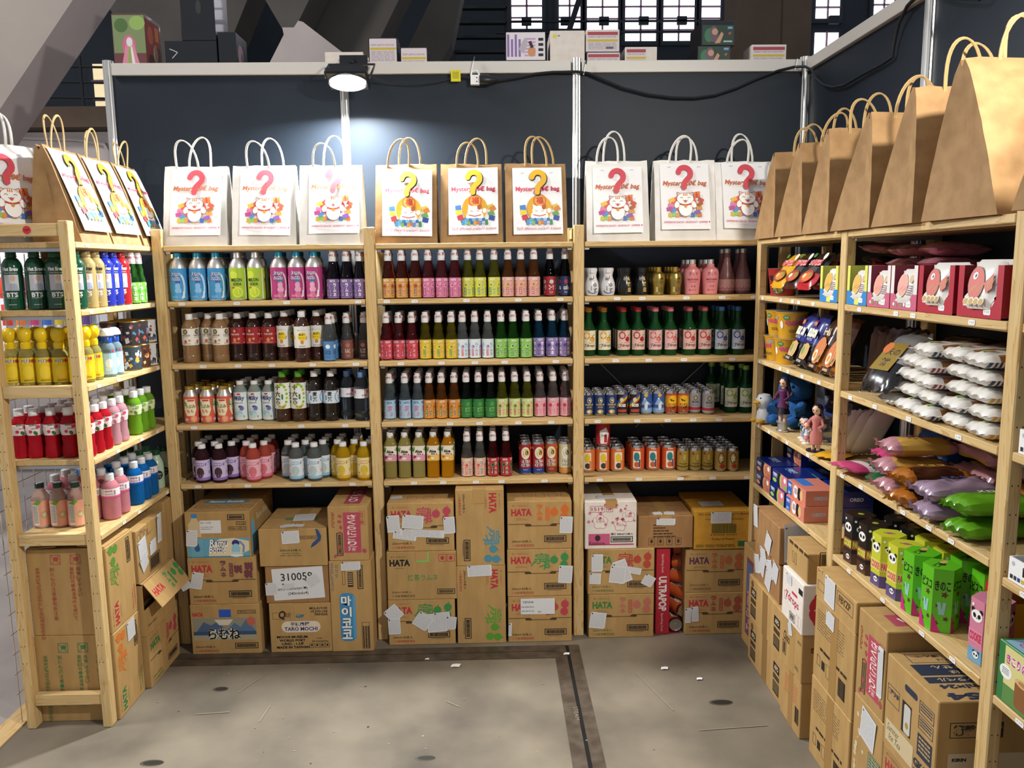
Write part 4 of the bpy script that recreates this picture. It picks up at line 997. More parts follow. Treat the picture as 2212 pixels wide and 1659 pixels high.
# third shelf
def jelly(liq, bg, deco, leaf):
    prof = [(0, 0), (.024, 0), (.0285, .005), (.0290, .03), (.0255, .052), (.0265, .066), (.0255, .082), (.0285, .098), (.030, .112), (.029, .126), (.023, .140), (.0165, .147), (.0155, .153), (0, .153)]
    rr = lambda z: .0262 + (.0038 * math.sin((z - .082) / .03 * PI / 2) if z > .082 else 0) - (max(0, z - .118) * .25)
    a = Art(); a.rect(-.082, .082, .164, .018, bg); a.rect(-.082, .1, .164, .016, bg); a.rect(-.082, .116, .164, .014, bg)
    for dx in (-.054, 0, .054):
        a.text('KOKO', dx - .012, .116, .022, .008, '#2c6a44', bold=.05); a.ell(dx + .014, .112, .007, .007, deco, 12); a.ell(dx - .010, .096, .006, .006, deco, 10); a.ell(dx + .006, .09, .006, .009, leaf, 10, .6); a.greek(dx - .006, .1035, .018, .005, 2, '#8a5a64', 4)
    m = MB(); m.art_cyl(a, .028, N, base=.0008, taper=rr)
    p = bottle('jelly_drink_bottle', prof, clear('jelly' + liq, liq, .4, 1.2, .06), ([(0, .15), (.0172, .15)] + ring(.152, .174, .0168, .0015)[1:], CAPW), extra=(('label', m),), wob=lambda a, z: 1 + (.03 * math.sin(4 * a + z * 90) if z < .08 else 0)); p.root.scale = (.94, .94, 1); return p
xs5 = (-1.438, -1.498, -1.558, -1.618, -1.668)
grid_block(jelly('#c9202e', '#ecdcd8', '#d03a5c', '#2f6a3c'), 'red jelly drink bottle', 'bottle', 'red jelly drinks', xs5, (-.545, -.482, -.420), .976, skip=((4, 2),))
grid_block(jelly('#dba0ac', '#eed8da', '#d04a6a', '#c87a90'), 'pale pink jelly drink bottle', 'bottle', 'pink jelly drinks', xs5[:4], (-.350, -.287), .976)
grid_block(jelly('#7cb62e', '#dbe6b8', '#8cb83c', '#5c9a34'), 'green jelly drink bottle', 'bottle', 'green jelly drinks', xs5[:3], (-.165, -.102, -.040), .976)
# fourth shelf
def peachglass():
    prof = [(0, 0), (.026, 0), (.030, .005), (.0305, .05), (.0305, .100), (.028, .115), (.019, .131), (.0145, .138), (.0145, .146), (0, .146)]
    a = Art(); a.rect(-.085, .008, .17, .094, '#e2a48c')
    for dx in (-.058, .004, .066):
        a.rect(dx - .024, .012, .020, .078, '#e0ded8'); a.greek(dx - .0225, .018, .017, .066, 16, '#8f8c88', 3); a.poly([(dx - .024, .09), (dx - .006, .104), (dx + .010, .1), (dx - .004, .086)], '#6fa02c'); a.ell(dx + .014, .05, .012, .014, '#b3a070', 14); a.ell(dx + .014, .05, .009, .011, '#c4b284', 12); a.text('桃', dx + .010, .045, .008, .010, '#f2ece0')
    return bottle('peach_juice_bottle', prof, clear('peachjuice', '#e6c4b4', .6, 1.2, .05), (ring(.144, .164, .0152, .0015), shiny('cap_darkgreen', '#12352c', .3)), (a, .0308))
grid_block(peachglass(), 'peach juice bottle with dark green cap', 'bottle', 'peach juice bottles', (-1.532, -1.595, -1.66), (-.478,), .702, rot=.1)
def mogu(liq, bg, ink):
    prof = [(0, 0), (.028, 0), (.032, .005), (.0325, .05), (.0318, .088), (.0325, .094), (.0325, .118), (.029, .130), (.021, .143), (.0155, .148), (.0145, .152), (0, .152)]
    a = Art(); a.rect(-.088, .086, .176, .034, '#e8dde0'); a.rect(-.088, .086, .176, .007, bg)
    for dx in (-.06, 0, .06): a.text('mogu', dx - .014, .106, .024, .008, ink, bold=.03); a.greek(dx - .016, .096, .028, .006, 3, '#a88a96', 3); a.rect(dx + .014, .094, .008, .022, '#f4f2f2'); a.bars(dx + .015, .096, .006, .018, '#2c2c30', 3, True)
    return bottle('jelly_drink_bottle', prof, clear('mogu' + liq, liq, .35, 1.2, .05), ([(0, .148), (.0168, .148)] + ring(.15, .172, .0162, .0015)[1:], shiny('cap_grey', '#dcdcde', .35)), (a, .0326))
grid_block(mogu('#d98a93', '#d85a86', '#b03a6a'), 'rose pink nata drink bottle', 'bottle', 'rose nata drinks', (-1.447, -1.514, -1.581, -1.648), (-.395, -.318), .702)
grid_block(mogu('#1668b0', '#2a5ac8', '#2a3a8c'), 'deep blue nata drink bottle', 'bottle', 'blue nata drinks', (-1.440, -1.507, -1.574, -1.641), (-.208, -.138, -.068), .702)
def melon():
    prof = [(0, 0), (.028, 0), (.032, .006), (.032, .09), (.030, .108), (.021, .128), (.0165, .136), (.0165, .144), (0, .144)]
    a = Art(); r = random.Random(2)
    for i in range(40):
        x, y = r.uniform(-.09, .09), r.uniform(.01, .1); q = r.uniform(0, PI)
        a.line([(x, y), (x + .012 * math.cos(q), y + .012 * math.sin(q))], .0011, '#8fae86')
    a.up(); a.ell(.002, .06, .018, .020, '#1c1c1c', 18); a.text('メロン', -.011, .060, .026, .008, '#e6e6e2', bold=.03); a.text('クリーム', -.008, .049, .02, .006, '#e6e6e2', bold=.03)
    m = MB(); m.art_cyl(a, .0322, N)
    return bottle('melon_drink_bottle', prof, shiny('melon_milk', '#b9ccae', .2), (ring(.142, .164, .0175, .002), shiny('cap_forest', '#1d4a30', .3)), extra=(('label', m),))
grid_block(melon(), 'pale green melon cream drink bottle', 'bottle', 'melon cream drinks', (-1.452, -1.522, -1.592), (.032, .102), .702)

# ------------------------------------------------------------------ paper bags
def bag(name, W, D, H, mat, seed, lean=0, topd=.02, hmat=None, hh=.11, sag=.012, hx=.0, bulge=.01):
    """gusseted paper bag: base W x D, pinched to a flat top, long axis along local x"""
    r = random.Random(seed); root = empty(name)
    m = MB(); n = 12; P = []
    for i in range(n + 1):
        t = i / n; z = H * t; d = D * (1 - t) ** .8 + topd * t; w = W * (1 - .02 * t) ; y0 = lean * t
        b = bulge * math.sin(PI * t)
        row = []
        K = 8
        for j in range(K + 1):   # front
            u = j / K - .5; row.append((u * w, y0 - d / 2 - b * math.cos(PI * u) + r.uniform(-1, 1) * .0012, z + (r.uniform(-1, 1) * .003 if i == n else 0)))
        row.append((w / 2 - .012 * math.sin(PI * min(1, t * 1.15)) * (1 + t), y0, z - (.02 * t if i == n else 0)))
        for j in range(K + 1):
            u = .5 - j / K; row.append((u * w, y0 + d / 2 + b * math.cos(PI * u) + r.uniform(-1, 1) * .0012, z + (r.uniform(-1, 1) * .003 if i == n else 0)))
        row.append((-w / 2 + .012 * math.sin(PI * min(1, t * 1.15)) * (1 + t), y0, z - (.02 * t if i == n else 0)))
        P.append(row)
    m.grid(P, mat, cv=True); m.face(P[0][::-1], mat)
    m.obj('bag_body', root, smooth=22)
    for s, dx, dh, sk in ((-1, hx - r.uniform(.01, .03), r.uniform(-.02, .01), r.uniform(-.02, .02)), (1, hx + r.uniform(.01, .03), r.uniform(-.01, .02), r.uniform(-.02, .02))):
        pts = []
        for i in range(17):
            a = PI * i / 16; pts.append((dx + .045 * math.cos(a) + sk * math.sin(a), lean * 1.02 + s * (topd / 2 + .002) + s * .012 * math.sin(a), H - .03 + (hh + .03 + dh) * math.sin(a) ** .6))
        m = MB(); m.tube(pts, .0027, hmat or mat, 6); q = [(x + .0045, y, z - .002) for x, y, z in pts]; m.tube(q, .0024, hmat or mat, 6)
        m.obj('handle', root)
    return root
def ART_20():
    a = Art(); W, H = .205, .272; a.rect(-W / 2, 0, W, H, 'sheet')
    def cat(cx, cy):
        o = '#7a4a3a'
        a.ell(cx - .004, cy, .052, .036, '#e2604a', 20)
        for i, (x, y, c, q) in enumerate(((-.056, .012, '#e6b84a', .4), (-.060, -.010, '#d87aa0', -.3), (.062, -.004, '#a8603a', .6), (.058, -.022, '#d8963a', .2), (-.05, -.030, '#5a8ac8', .5), (.066, .012, '#c8543a', -.5), (-.066, -.024, '#b44a8c', .2), (.05, -.038, '#8a5ab4', .3))): a.rect(cx + x - .012, cy + y - .008, .024, .016, c, q)
        a.ell(cx, cy - .024, .030, .032, o, 18); a.ell(cx, cy - .024, .0285, .0305, '#fdf8f2', 18)
        for s in (-1, 1): a.ell(cx + s * .034, cy - .006, .012, .017, o, 14, s * .5); a.ell(cx + s * .034, cy - .006, .0108, .0158, '#fdf8f2', 14, s * .5)
        for s in (-1, 1): a.poly([(cx + s * .034, cy + .046), (cx + s * .030, cy + .026), (cx + s * .010, cy + .038)], o); a.poly([(cx + s * .0325, cy + .043), (cx + s * .0295, cy + .027), (cx + s * .012, cy + .0375)], '#f0c4b4')
        a.ell(cx, cy + .018, .036, .025, o, 20); a.ell(cx, cy + .018, .0345, .0235, '#fdf8f2', 20)
        for x in (-.007, 0, .007): a.rect(cx + x - .002, cy + .030, .004, .010, '#e07a3a')
        for s in (-1, 1): a.line([(cx + s * .022, cy + .020), (cx + s * .016, cy + .024), (cx + s * .009, cy + .020)], .0016, '#4a2c24'); a.line([(cx, cy + .012), (cx + s * .006, cy + .009), (cx + s * .011, cy + .012)], .0016, '#4a2c24')
        a.ell(cx, cy + .006, .006, .005, '#d8604a', 10); a.line([(cx - .026, cy - .004), (cx, cy - .010), (cx + .026, cy - .004)], .005, '#c8402c'); a.up(); a.ell(cx, cy - .014, .006, .006, '#d8963a', 12)
        a.rect(cx + .036, cy + .022, .026, .024, '#d8703a', .15); a.rect(cx + .046, cy + .022, .005, .024, '#c03a2c', .15); a.rect(cx + .034, cy + .038, .03, .007, '#e08a4a', .15)
    for k, (x, c) in enumerate(((-.066, '#c8b43a'), (-.052, '#8cc45a'), (-.036, '#d8963a'), (-.02, '#7a6ab4'), (-.004, '#e0a03c'), (.012, '#d8d4d8'), (.028, '#4a6ab4'), (.044, '#8cb44a'), (.058, '#d8743a'))): a.rect(x - .008, .050 + (k % 2) * .003, .016, .018, c, (k % 3 - 1) * .12)
    cat(-.002, .108)
    pass
    a.text('Mystery 20€ bag', -.092, .176, .184, .026, '#d98a52', bold=.02, shear=.2)
    a.qmark(-.036, .160, .108, '#d24a56'); pass
    a.text('Mystery 20€ bag', -.092, .176, .184, .026, '#c8653e', bold=.0, shear=.2)
    a.text('DIFFERENTES SNACKS 1 BOISSON ET 1 SURPRISE', -.093, .026, .182, .0075, '#c84a66', bold=.02); a.ell(.097, .030, .003, .003, '#c84a66', 10)
    for s in (-1, 1): a.rect(s * .062 - .007, .258, .014, .0016, '#b0b0b4')
    return a
def ART_15():
    a = Art(); W, H = .205, .275; a.rect(-W / 2, 0, W, H, 'sheet')
    cx, cy = .006, .098
    a.ell(cx, cy + .008, .052, .054, '#e8ab2e', 24); a.ell(cx + .002, cy + .040, .026, .026, '#d8442c', 20); a.ell(cx + .002, cy + .040, .023, .023, '#e8a24a', 20); a.text('福', cx - .013, cy + .026, .03, .028, '#c8382a', bold=.02)
    a.ell(cx, cy - .024, .036, .026, '#fdfaf4', 18); a.ell(cx, cy - .002, .030, .021, '#fdfaf4', 18)
    for s, c in ((-1, '#fdfaf4'), (1, '#b4602c')): a.poly([(cx + s * .028, cy + .024), (cx + s * .026, cy + .004), (cx + s * .008, cy + .016)], c)
    a.ell(cx + .018, cy + .010, .008, .008, '#b4602c', 10)
    for s in (-1, 1): a.line([(cx + s * .018, cy - .002), (cx + s * .008, cy - .004)], .0014, '#5a4034')
    a.line([(cx - .026, cy - .018), (cx, cy - .024), (cx + .026, cy - .018)], .003, '#c8382a'); a.ell(cx + .040, cy - .002, .009, .010, '#fdfaf4', 12)
    for k, (x, y, c, q) in enumerate(((-.068, .012, '#4a7ab4', .1), (-.066, -.008, '#d8c43a', -.1), (-.06, -.028, '#c83a4a', .3), (.066, .014, '#e0c04a', .3), (.074, .006, '#d8843a', .5), (.068, -.014, '#6aa04a', .4), (.07, -.032, '#2a4a9c', -.2), (-.046, -.042, '#8a5a3a', .3))): a.rect(cx + x - .012, cy + y - .010, .024, .02, c, q)
    for k in range(9): a.rect(cx - .054 + k * .012, .038 + (k % 2) * .004, .012, .022, ('#4a9cc8', '#7ab8dc', '#8cb84a', '#3a6ab4', '#e0a03c', '#d87a3a', '#6a8cc8', '#c8c4d0', '#3a8c5a')[k], (k % 3 - 1) * .1)
    for k in range(6): a.rect(cx - .04 + k * .014, .054, .012, .012, ('#5aa8d0', '#3a7ab8', '#7ab4dc', '#4a94c8', '#9cc4e0', '#2f6cac')[k], .1)
    pass
    a.text('Mystery 15€ bag', -.090, .172, .182, .026, '#d0475e', bold=.02)
    a.qmark(-.030, .156, .108, '#2a2218', .001); a.qmark(-.033, .159, .108, '#e6b12a')
    a.text('15€ bag', .012, .174, .08, .022, '#d0475e', bold=.01)
    a.text('7a10 differents snacks+1 boisson', -.088, .018, .182, .012, '#c05a70', bold=.005)
    for s in (-1, 1): a.rect(s * .06 - .007, .252, .014, .0016, '#a8a8ac')
    return a
def poster(root, art, H, D, topd, lean, z0, h, dx=0, rot=0, curl=.012, gap=.004):
    """sheet of paper stapled to the bag front, following its slope"""
    m = MB()
    st = 10; zs = [h * i / st for i in range(st + 1)]
    def pos(a, b):
        t = min(1, (z0 + b) / H)
        y = lean * t - (D * (1 - t) ** .8 + topd * t) / 2 - .011 * math.sin(PI * t) * math.cos(PI * min(.5, max(-.5, (a + dx) / .27))) - gap - curl * (1 - b / h) ** 2
        return (a * math.cos(rot) + dx, y, z0 + b + a * math.sin(rot))
    for pts, col, L in art.p:
        lo = min(p[1] for p in pts); hi = max(p[1] for p in pts)
        k0, k1 = int(lo / h * st + 1e-6), max(int(math.ceil(hi / h * st - 1e-6)), int(lo / h * st + 1e-6) + 1)
        for k in range(k0, k1):
            q = [(b, a) for a, b in pts]
            if k > k0: q = clip(q, k * h / st, False)
            if k < k1 - 1: q = clip(q, (k + 1) * h / st, True)
            if len(q) < 3: continue
            out = []
            for b, a in q:
                x, y, z = pos(a, b); out.append((x, y - .0002 - 5e-5 * L, z))
            m.face(out, col)
    o = m.obj('poster', root, smooth=0); o['label'] = 'printed white sheet stapled to the bag'
    return o
A20, A15 = ART_20(), ART_15()
principled('handle_white', '#e9e6dd', .6); principled('handle_kraft', '#c4a26c', .65)
bx = [(-1.222, 'w'), (-.942, 'w'), (-.665, 'w'), (-.355, 'k'), (-.085, 'k'), (.182, 'k'), (.522, 'w'), (.808, 'w'), (1.062, 'w')]
names = ['white mystery bag with red question mark nearest the left corner post', 'middle of three white mystery bags above the blue soda bottles', 'white mystery bag below the floodlight post',
         'brown mystery bag with yellow question mark nearest the floodlight', 'middle brown mystery bag on the back shelving', 'brown mystery bag beside the middle pine post',
         'white mystery bag just right of the middle pine post', 'middle white mystery bag above the sake jars', 'white mystery bag at the corner half shaded by brown bags']
for i, (x, c) in enumerate(bx):
    H = .325 + (.008 if i in (6, 7) else 0); D = .135
    b = bag('paper_bag', .262 if c == 'w' else .258, D, H, 'white_paper' if c == 'w' else 'kraft', 20 + i, .012, .018, 'handle_white' if c == 'w' else 'handle_kraft', .105, hx=(-.01, .0, -.01, -.01, .0, .015, -.02, -.01, -.02)[i])
    b.location = (x, .088 + R.uniform(0, .008), 1.7226); b.rotation_euler = (0, 0, R.uniform(-.03, .03))
    poster(b, A20 if c == 'w' else A15, H, D, .018, .012, (.042, .040, .044, .030, .034, .032, .034, .046, .046)[i], .272 if c == 'w' else .275, (.006, .008, .014, .006, .008, .006, .0, -.004, .0)[i], (.0, -.015, .005, -.02, .015, .01, .01, .0, -.03)[i])
    tag(b, names[i], 'paper bag', 'mystery bags on the back shelving')
# left shelving: posters face the aisle
for i, (y, nm) in enumerate(((-.425, 'brown mystery bag nearest the end frame of the left shelving'), (-.180, 'middle brown mystery bag on the left shelving'), (.065, 'brown mystery bag on the left shelving nearest the back wall'))):
    b = bag('paper_bag', .232, .165, .325, 'kraft', 40 + i, .035, .018, 'handle_kraft', .105, bulge=.006)
    b.location = (-1.480, y - .006, 1.7226); b.rotation_euler = (0, 0, PI / 2 + (.02, -.02, .03)[i])
    poster(b, A15, .325, .165, .018, .035, .04, .275, 0, 0, .012)
    tag(b, nm, 'paper bag', 'mystery bags on the left shelving')
b = bag('paper_bag', .25, .11, .33, 'white_paper', 50, .02, .018, 'handle_white', .11, bulge=.006)
b.location = (-1.660, -.52, 1.7226); b.rotation_euler = (0, 0, 1.05)
poster(b, A20, .33, .11, .018, .02, .03, .272)
tag(b, 'white mystery bag standing alone at the end of the left shelving', 'paper bag')
# right shelving: plain brown bags, wide faces across the shelf
nm = ['biggest brown paper bag nearest the camera on the right shelving', 'brown paper bag tucked behind the biggest one', 'brown paper bag with upright handles, third from the camera', 'brown paper bag, fourth from the camera on the right shelving', 'brown paper bag, second from the back wall on the right shelving', 'brown paper bag nearest the back wall on the right shelving', 'brown paper bag beyond the nearest right post']
for i, (y, D, ln, H) in enumerate(((-1.465, .29, .02, .36), (-1.165, .26, -.09, .34), (-.895, .25, -.09, .325), (-.638, .24, -.08, .325), (-.380, .24, -.07, .32), (-.128, .23, -.08, .32), (-1.845, .25, -.05, .35))):
    b = bag('paper_bag', .285, D, H, 'kraft', 60 + i, ln, .016, 'handle_kraft', .105, bulge=.012, hx=.0)
    b.location = (1.222 - (.03 if i == 6 else 0), y, 1.7226); b.rotation_euler = (0, 0, (.04, -.06, .03, -.03, .05, .0, .05)[i])
    tag(b, nm[i], 'paper bag', 'plain brown bags on the right shelving')
# ------------------------------------------------------------------ cartons
principled('tape_clear', '#b58f58', .22, spec=.6); principled('tape_brown', '#9a7440', .25, spec=.6)
BLK, RED, GRN = '#1b1a20', '#b5303a', '#3f8a4a'
def faces(W, D, H):
    return {'front': ((0, 0, 0), (1, 0, 0), (0, 0, 1)), 'right': ((W, 0, 0), (0, 1, 0), (0, 0, 1)), 'left': ((0, D, 0), (0, -1, 0), (0, 0, 1)), 'top': ((0, 0, H), (1, 0, 0), (0, 1, 0)), 'topcam': ((0, D, H), (0, -1, 0), (1, 0, 0))}
def sticker(parent, fr, x, y, w, h, rot=0, seed=1, big=None, lift=.05):
    o, u, v = (Vector(t) for t in fr); n = u.cross(v)
    c, s = math.cos(rot), math.sin(rot)
    U = (u * c + v * s); V = (-u * s + v * c); r = random.Random(seed)
    V2 = (V + n * r.uniform(0, lift)).normalized()
    a = Art(); k = r.uniform(0, .012) * .6
    a.add([(0, 0), (w - k, 0), (w, k), (w, h), (k, h), (0, h - k)], '#d9d9da'); a.up()
    if big:
        for t, bx_, by, bw, bh in big: a.text(t, bx_ * w, by * h, bw * w, bh * h, '#1a1a1e', bold=.01)
    else: a.greek(w * .06, h * .06, w * .88, h * .86, max(4, int(h / .0042)), '#b4b4b7', seed, .42); a.rect(w * .06, h * .86, .006, .006, '#33343a')
    m = MB(); m.art(a, o + u * x + v * y + n * .0016, U, V2, base=0)
    part(parent, m.obj('paper_sticker', smooth=0))
def tape(parent, W, D, H, x, w=.05, front=.05, mat='tape_clear', back=0):
    m = MB(); m.box(x - w / 2, x + w / 2, -.0008, D, H + .0002, H + .0009, mat)
    if front: m.box(x - w / 2, x + w / 2, -.0012, -.0004, H - front, H + .0009, mat)
    part(parent, m.obj('tape', smooth=0))
def carton(W, D, H, loc, rot, label, art=None, mat='cardboard', group=None, tp=None, stick=(), seam=True, flaps=False, name='carton'):
    m = MB(); m.bbox(0, W, 0, D, 0, H, mat, .0025)
    F = faces(W, D, H); art = art or {}
    if seam:
        t = art.get('top') or Art(); t.p.insert(0, ([(0.002, D / 2 - .001), (W - .002, D / 2 - .001), (W - .002, D / 2 + .001), (.002, D / 2 + .001)], '#5a4226', 0)); art['top'] = t
    for k, a in art.items(): m.art(a, *F[k], base=.0003)
    o = m.obj(name, loc=loc, rot=rot)
    if tp: tape(o, W, D, H, *tp)
    for s in stick: sticker(o, F[s[0]], *s[1:])
    if flaps:
        f = MB(); f.box(.004, W - .004, .004, .10, 0, .003, 'cardboard'); q = part(o, f.obj('flap', smooth=0)); q.location = (0, 0, H); q.rotation_euler = (.09, 0, 0)
        f = MB(); f.box(.004, W - .004, -.10, 0, 0, .003, 'cardboard'); q = part(o, f.obj('flap', smooth=0)); q.location = (0, D - .004, H); q.rotation_euler = (-.06, 0, 0)
    return tag(o, label, 'carton', group)
def barcode(a, x, y, w, h, seed=3, vert=False, t=.003, col=BLK):
    a.frame(x, y, w, h, t, col)
    if vert: a.bars(x + t * 2, y + t * 2.5, w - 4 * t, h - 5 * t, col, seed, True)
    else: a.bars(x + t * 2.5, y + t * 2, w - 5 * t, h - 4 * t, col, seed)
def fruits(a, x, y, s, col, n=3, kind=0):
    for i, (dx, dy) in enumerate(((0, 0), (.045, .012), (.042, -.022))[:n]):
        if kind == 1:
            for j in range(14): a.ell(x + dx + ((j * 7) % 5 - 2) * .006, y + dy - (j // 3) * .006 + .008, .006, .006, col, 8)
        else: a.ell(x + dx, y + dy, s, s * 1.05, col, 14); a.line([(x + dx, y + dy + s), (x + dx + .006, y + dy + s * 1.5)], .003, col)
def hata(W, H, brand, kan, kcol, flav, fcol, kind=0, co=RED, logo=None, slot=True, script=False):
    a = Art()
    a.text('HATA', .016, H - .064, .088, .032, brand, bold=.05); a.text('楽しいをあなたに', .020, H - .022, .07, .007, co); a.rect(.038, H - .075, .04, .0012, co); a.rect(.032, H - .081, .054, .0012, co)
    if script:
        a.text('宗', W - .165, H - .066, .062, .05, kcol, bold=.015, shear=.2); a.line([(W - .155, H - .05), (W - .175, H - .075)], .005, kcol); a.text('ネ', W - .140, H - .092, .05, .05, kcol, bold=.01, shear=.2)
    else:
        a.vtext('ラムネ', W - .150, H - .088, .026, .076, kcol, bold=.07)
    a.rrect(W - .112, H - .085, .016, .060, .003, fcol); a.vtext(flav, W - .109, H - .082, .010, .054, '#bb9564')
    if kan: fruits(a, W - .075, H - .048, .017 if kind == 0 else .01, kcol if kind == 0 else fcol, 3, kind)
    if slot:
        y = H * .50
        a.line([(.003, y + .006), (.095, y + .006), (.102, y - .002), (.185, y - .002), (.192, y + .006), (W - .003, y + .006)], .0024, '#4a3620')
        a.rrect(.075, y - .004, .028, .009, .004, '#4a3620'); a.rrect(.183, y - .004, .028, .009, .004, '#4a3620')
    a.text('200ml×30本入', .018, .030, .085, .012, BLK if co == RED else co, bold=0); a.text('ハタ鉱泉株式会社', .018, .012, .095, .012, co)
    barcode(a, W - .118, .032, .095, .028, 4); a.rect(W - .104, .027, .06, .002, '#6a5a48')
    return a
def turned(f, W, H):
    """artwork drawn for a W x H face, turned a quarter clockwise to stand on its end"""
    b = Art()
    for pts, col, L in f.p: b.p.append(([(y, W - x) for x, y in pts], col, L))
    return b
def caution(W, H, col):
    a = Art(); T = ('割れもの注意・取扱注意', '直射日光・高温場所を避けて', '保管して下さい', '破ビン防止のため', 'カッターナイフ使用禁止', '使用後は、ガラス原料として再利用出来ます。')
    y0 = H - .028
    for i, x in enumerate((.225, .155, .085)):
        a.frame(x, y0 - .036, .036, .036, .002, col); a.ell(x + .020, y0 - .016, .010, .008, col, 10); a.line([(x + .004, y0 - .004), (x + .032, y0 - .032)], .002, col); a.line([(x + .004, y0 - .032), (x + .032, y0 - .004)], .002, col)
    for t, x, h in ((T[0], .080, .2), (T[1], .150, .2), (T[2], .172, .11), (T[3], .218, .14), (T[4], .240, .18), (T[5], .030, .27)):
        a.vtext(t, x, y0 - .045 - h, .015, h, col)
    b = Art()
    for pts, c, L in a.p: b.p.append(([(W - x, y) for x, y in pts][::-1], c, L))
    return a
HW, HD, HH = .285, .315, .212
# back wall, first bay
a = Art(); a.rect(.010, .062, .265, .100, '#8d8a78')
for i, (p, c) in enumerate(((((.01, .085), (.055, .145), (.085, .13), (.12, .15), (.14, .11), (.14, .085)), '#4a6080'), (((.13, .085), (.185, .14), (.21, .12), (.235, .155), (.275, .10), (.275, .085)), '#54708e'), (((.10, .155), (.12, .13), (.16, .13), (.18, .155)), '#d5cbb6'))): a.poly(p, c)
a.rect(.010, .086, .265, .016, '#35506e'); a.rect(.010, .062, .265, .024, '#a59a7c')
a.text('らむね', .072, .066, .135, .05, '#e6ddc8', bold=.09); a.up(); a.text('らむね', .072, .066, .135, .05, '#14110f', bold=.025)
a.text('HATA', .010, .170, .045, .018, RED, bold=.05); a.frame(.20, .180, .078, .016, .0015, BLK); a.text('1982011130', .204, .183, .07, .010, BLK); a.ell(.255, .145, .018, .02, '#c0604a', 12); a.rect(.122, .166, .05, .034, '#2456b8')
a.text('200ml×30本入', .014, .028, .085, .012, BLK); a.text('ハタ鉱泉株式会社', .014, .010, .098, .012, RED); barcode(a, .182, .024, .098, .026)
carton(.293, .33, .222, (-1.304, -.098, 0), 0, 'carton printed with blue mountains, bottom of the left back stack', {'front': a}, tp=(.145, .05, .0, 'tape_clear'))
carton(.286, .33, .206, (-1.302, -.094, .222), 0, 'carton printed with purple grapes, middle of the left back stack', {'front': hata(.286, .206, RED, True, '#6d4048', 'グレープ味', '#6d3a40', 1)}, stick=(('front', .006, .075, .048, .075, -.2, 5), ('front', -.024, .060, .046, .052, .5, 6)))
W, H = .268, .198; a = Art(); a.rect(.006, .0, .256, .084, '#5ea0ba'); a.poly([(.09, .0), (.10, .06), (.14, .08), (.2, .084), (.262, .07), (.262, .03), (.2, .0)], '#d9cfae'); a.rect(.006, .0, .256, .006, '#3f7f9c')
a.text('Ramu', .098, .048, .076, .030, '#2b3c86', bold=.11, shear=.12); a.text('Bottle', .094, .020, .07, .028, '#2b3c86', bold=.11, shear=.12); a.up(); a.text('Ramu', .098, .048, .076, .030, '#f3f1e8', bold=.02, shear=.12); a.text('Bottle', .094, .020, .07, .028, '#f3f1e8', bold=.02, shear=.12)
a.ell(.206, .062, .016, .014, '#26307a', 14); a.ell(.206, .036, .018, .024, '#8fc0d4', 14); a.ell(.206, .012, .02, .012, '#b4d6e0', 12); a.line([(.222, .07), (.24, .05), (.236, .02)], .008, '#6f8cc0'); a.rect(.184, .004, .05, .008, '#e9e6da')
a.rect(.020, .004, .05, .078, '#6aa4b8'); a.poly([(.028, .185), (.052, .185), (.052, .166), (.066, .145), (.066, .09), (.014, .09), (.014, .145), (.028, .166)], '#c9b48a'); a.rect(.028, .172, .024, .018, '#3a7fb4'); a.text('ラム', .03, .05, .024, .024, '#1c2a50', bold=.03); a.ell(.046, .04, .012, .014, '#2d5a90', 10)
barcode(a, .178, .162, .07, .024); a.frame(.212, .140, .040, .016, .0015, BLK); a.text('≡236', .216, .143, .032, .010, BLK); a.frame(.180, .118, .074, .016, .0015, BLK); a.text('500g×24缶入', .184, .121, .066, .010, BLK)
t = Art(); t.ell(.13, .15, .1, .035, '#5f8fa6', 20); t.text('Ramu Bottle', .055, .135, .15, .03, '#e9e4d2', bold=.05, shear=.1); [t.frame(.02 + i * .05, .06, .04, .035, .002, BLK) for i in range(5)]; t.rect(.10, .22, .06, .05, '#6f9aac')
s = Art(); s.rect(.02, .0, .08, .09, '#5ea0ba'); s.poly([(.03, .15), (.06, .15), (.07, .12), (.07, .02), (.02, .02), (.02, .12)], '#7ab4cc'); s.text('Ramu Bottle', .1, .13, .18, .03, '#cbb994', bold=.03)
carton(W, .36, H, (-1.301, -.092, .428), 0, 'blue printed soda carton, topmost of the left back stack', {'front': a, 'top': t, 'right': s}, stick=(('front', .062, .106, .088, .056, 0, 7, (('SKU: 110181', .04, .76, .5, .12), ('SODA 500ML 24 CANS', .04, .45, .6, .07), ('RAMUNE BLUE', .04, .3, .5, .07)), 0), ('front', .0, .052, .046, .072, -.08, 8)))
a = Art(); a.text('MQ-A19-05', .172, .190, .075, .012, BLK, bold=.03); a.text('19.270.104', .177, .177, .07, .011, BLK, bold=.03); a.text('NSN220', .193, .164, .054, .011, BLK, bold=.03)
a.text('Q', .040, .146, .03, .042, '#1f1a1c', bold=.03, shear=.2); a.text('點好', .064, .158, .028, .022, '#1f1a1c'); a.frame(.014, .150, .05, .03, .0015, '#5a4630'); a.text('5', .112, .155, .036, .03, '#3f7688', rot=0, bold=.06)
a.rrect(.050, .090, .165, .050, .025, '#ddd0b8'); a.text('芋頭麻糬', .088, .118, .08, .018, '#2f2a6e', bold=.02); a.text('TARO MOCHI', .062, .097, .14, .017, '#3a2f72', bold=.03)
for i, (q, x, w) in enumerate((('MOCHI MUSEUM', .028, .13), ('WORLD PORT', .038, .11), ('C/NO. : 1-UP', .046, .095), ('MADE IN TAIWAN', .026, .138))): a.text(q, x, .064 - i * .0155, w, .0115, BLK, bold=.04)
a.text('210g', .196, .058, .024, .006, BLK, bold=.03); a.text('24 boxes/ctn', .176, .046, .07, .006, BLK, bold=.03)
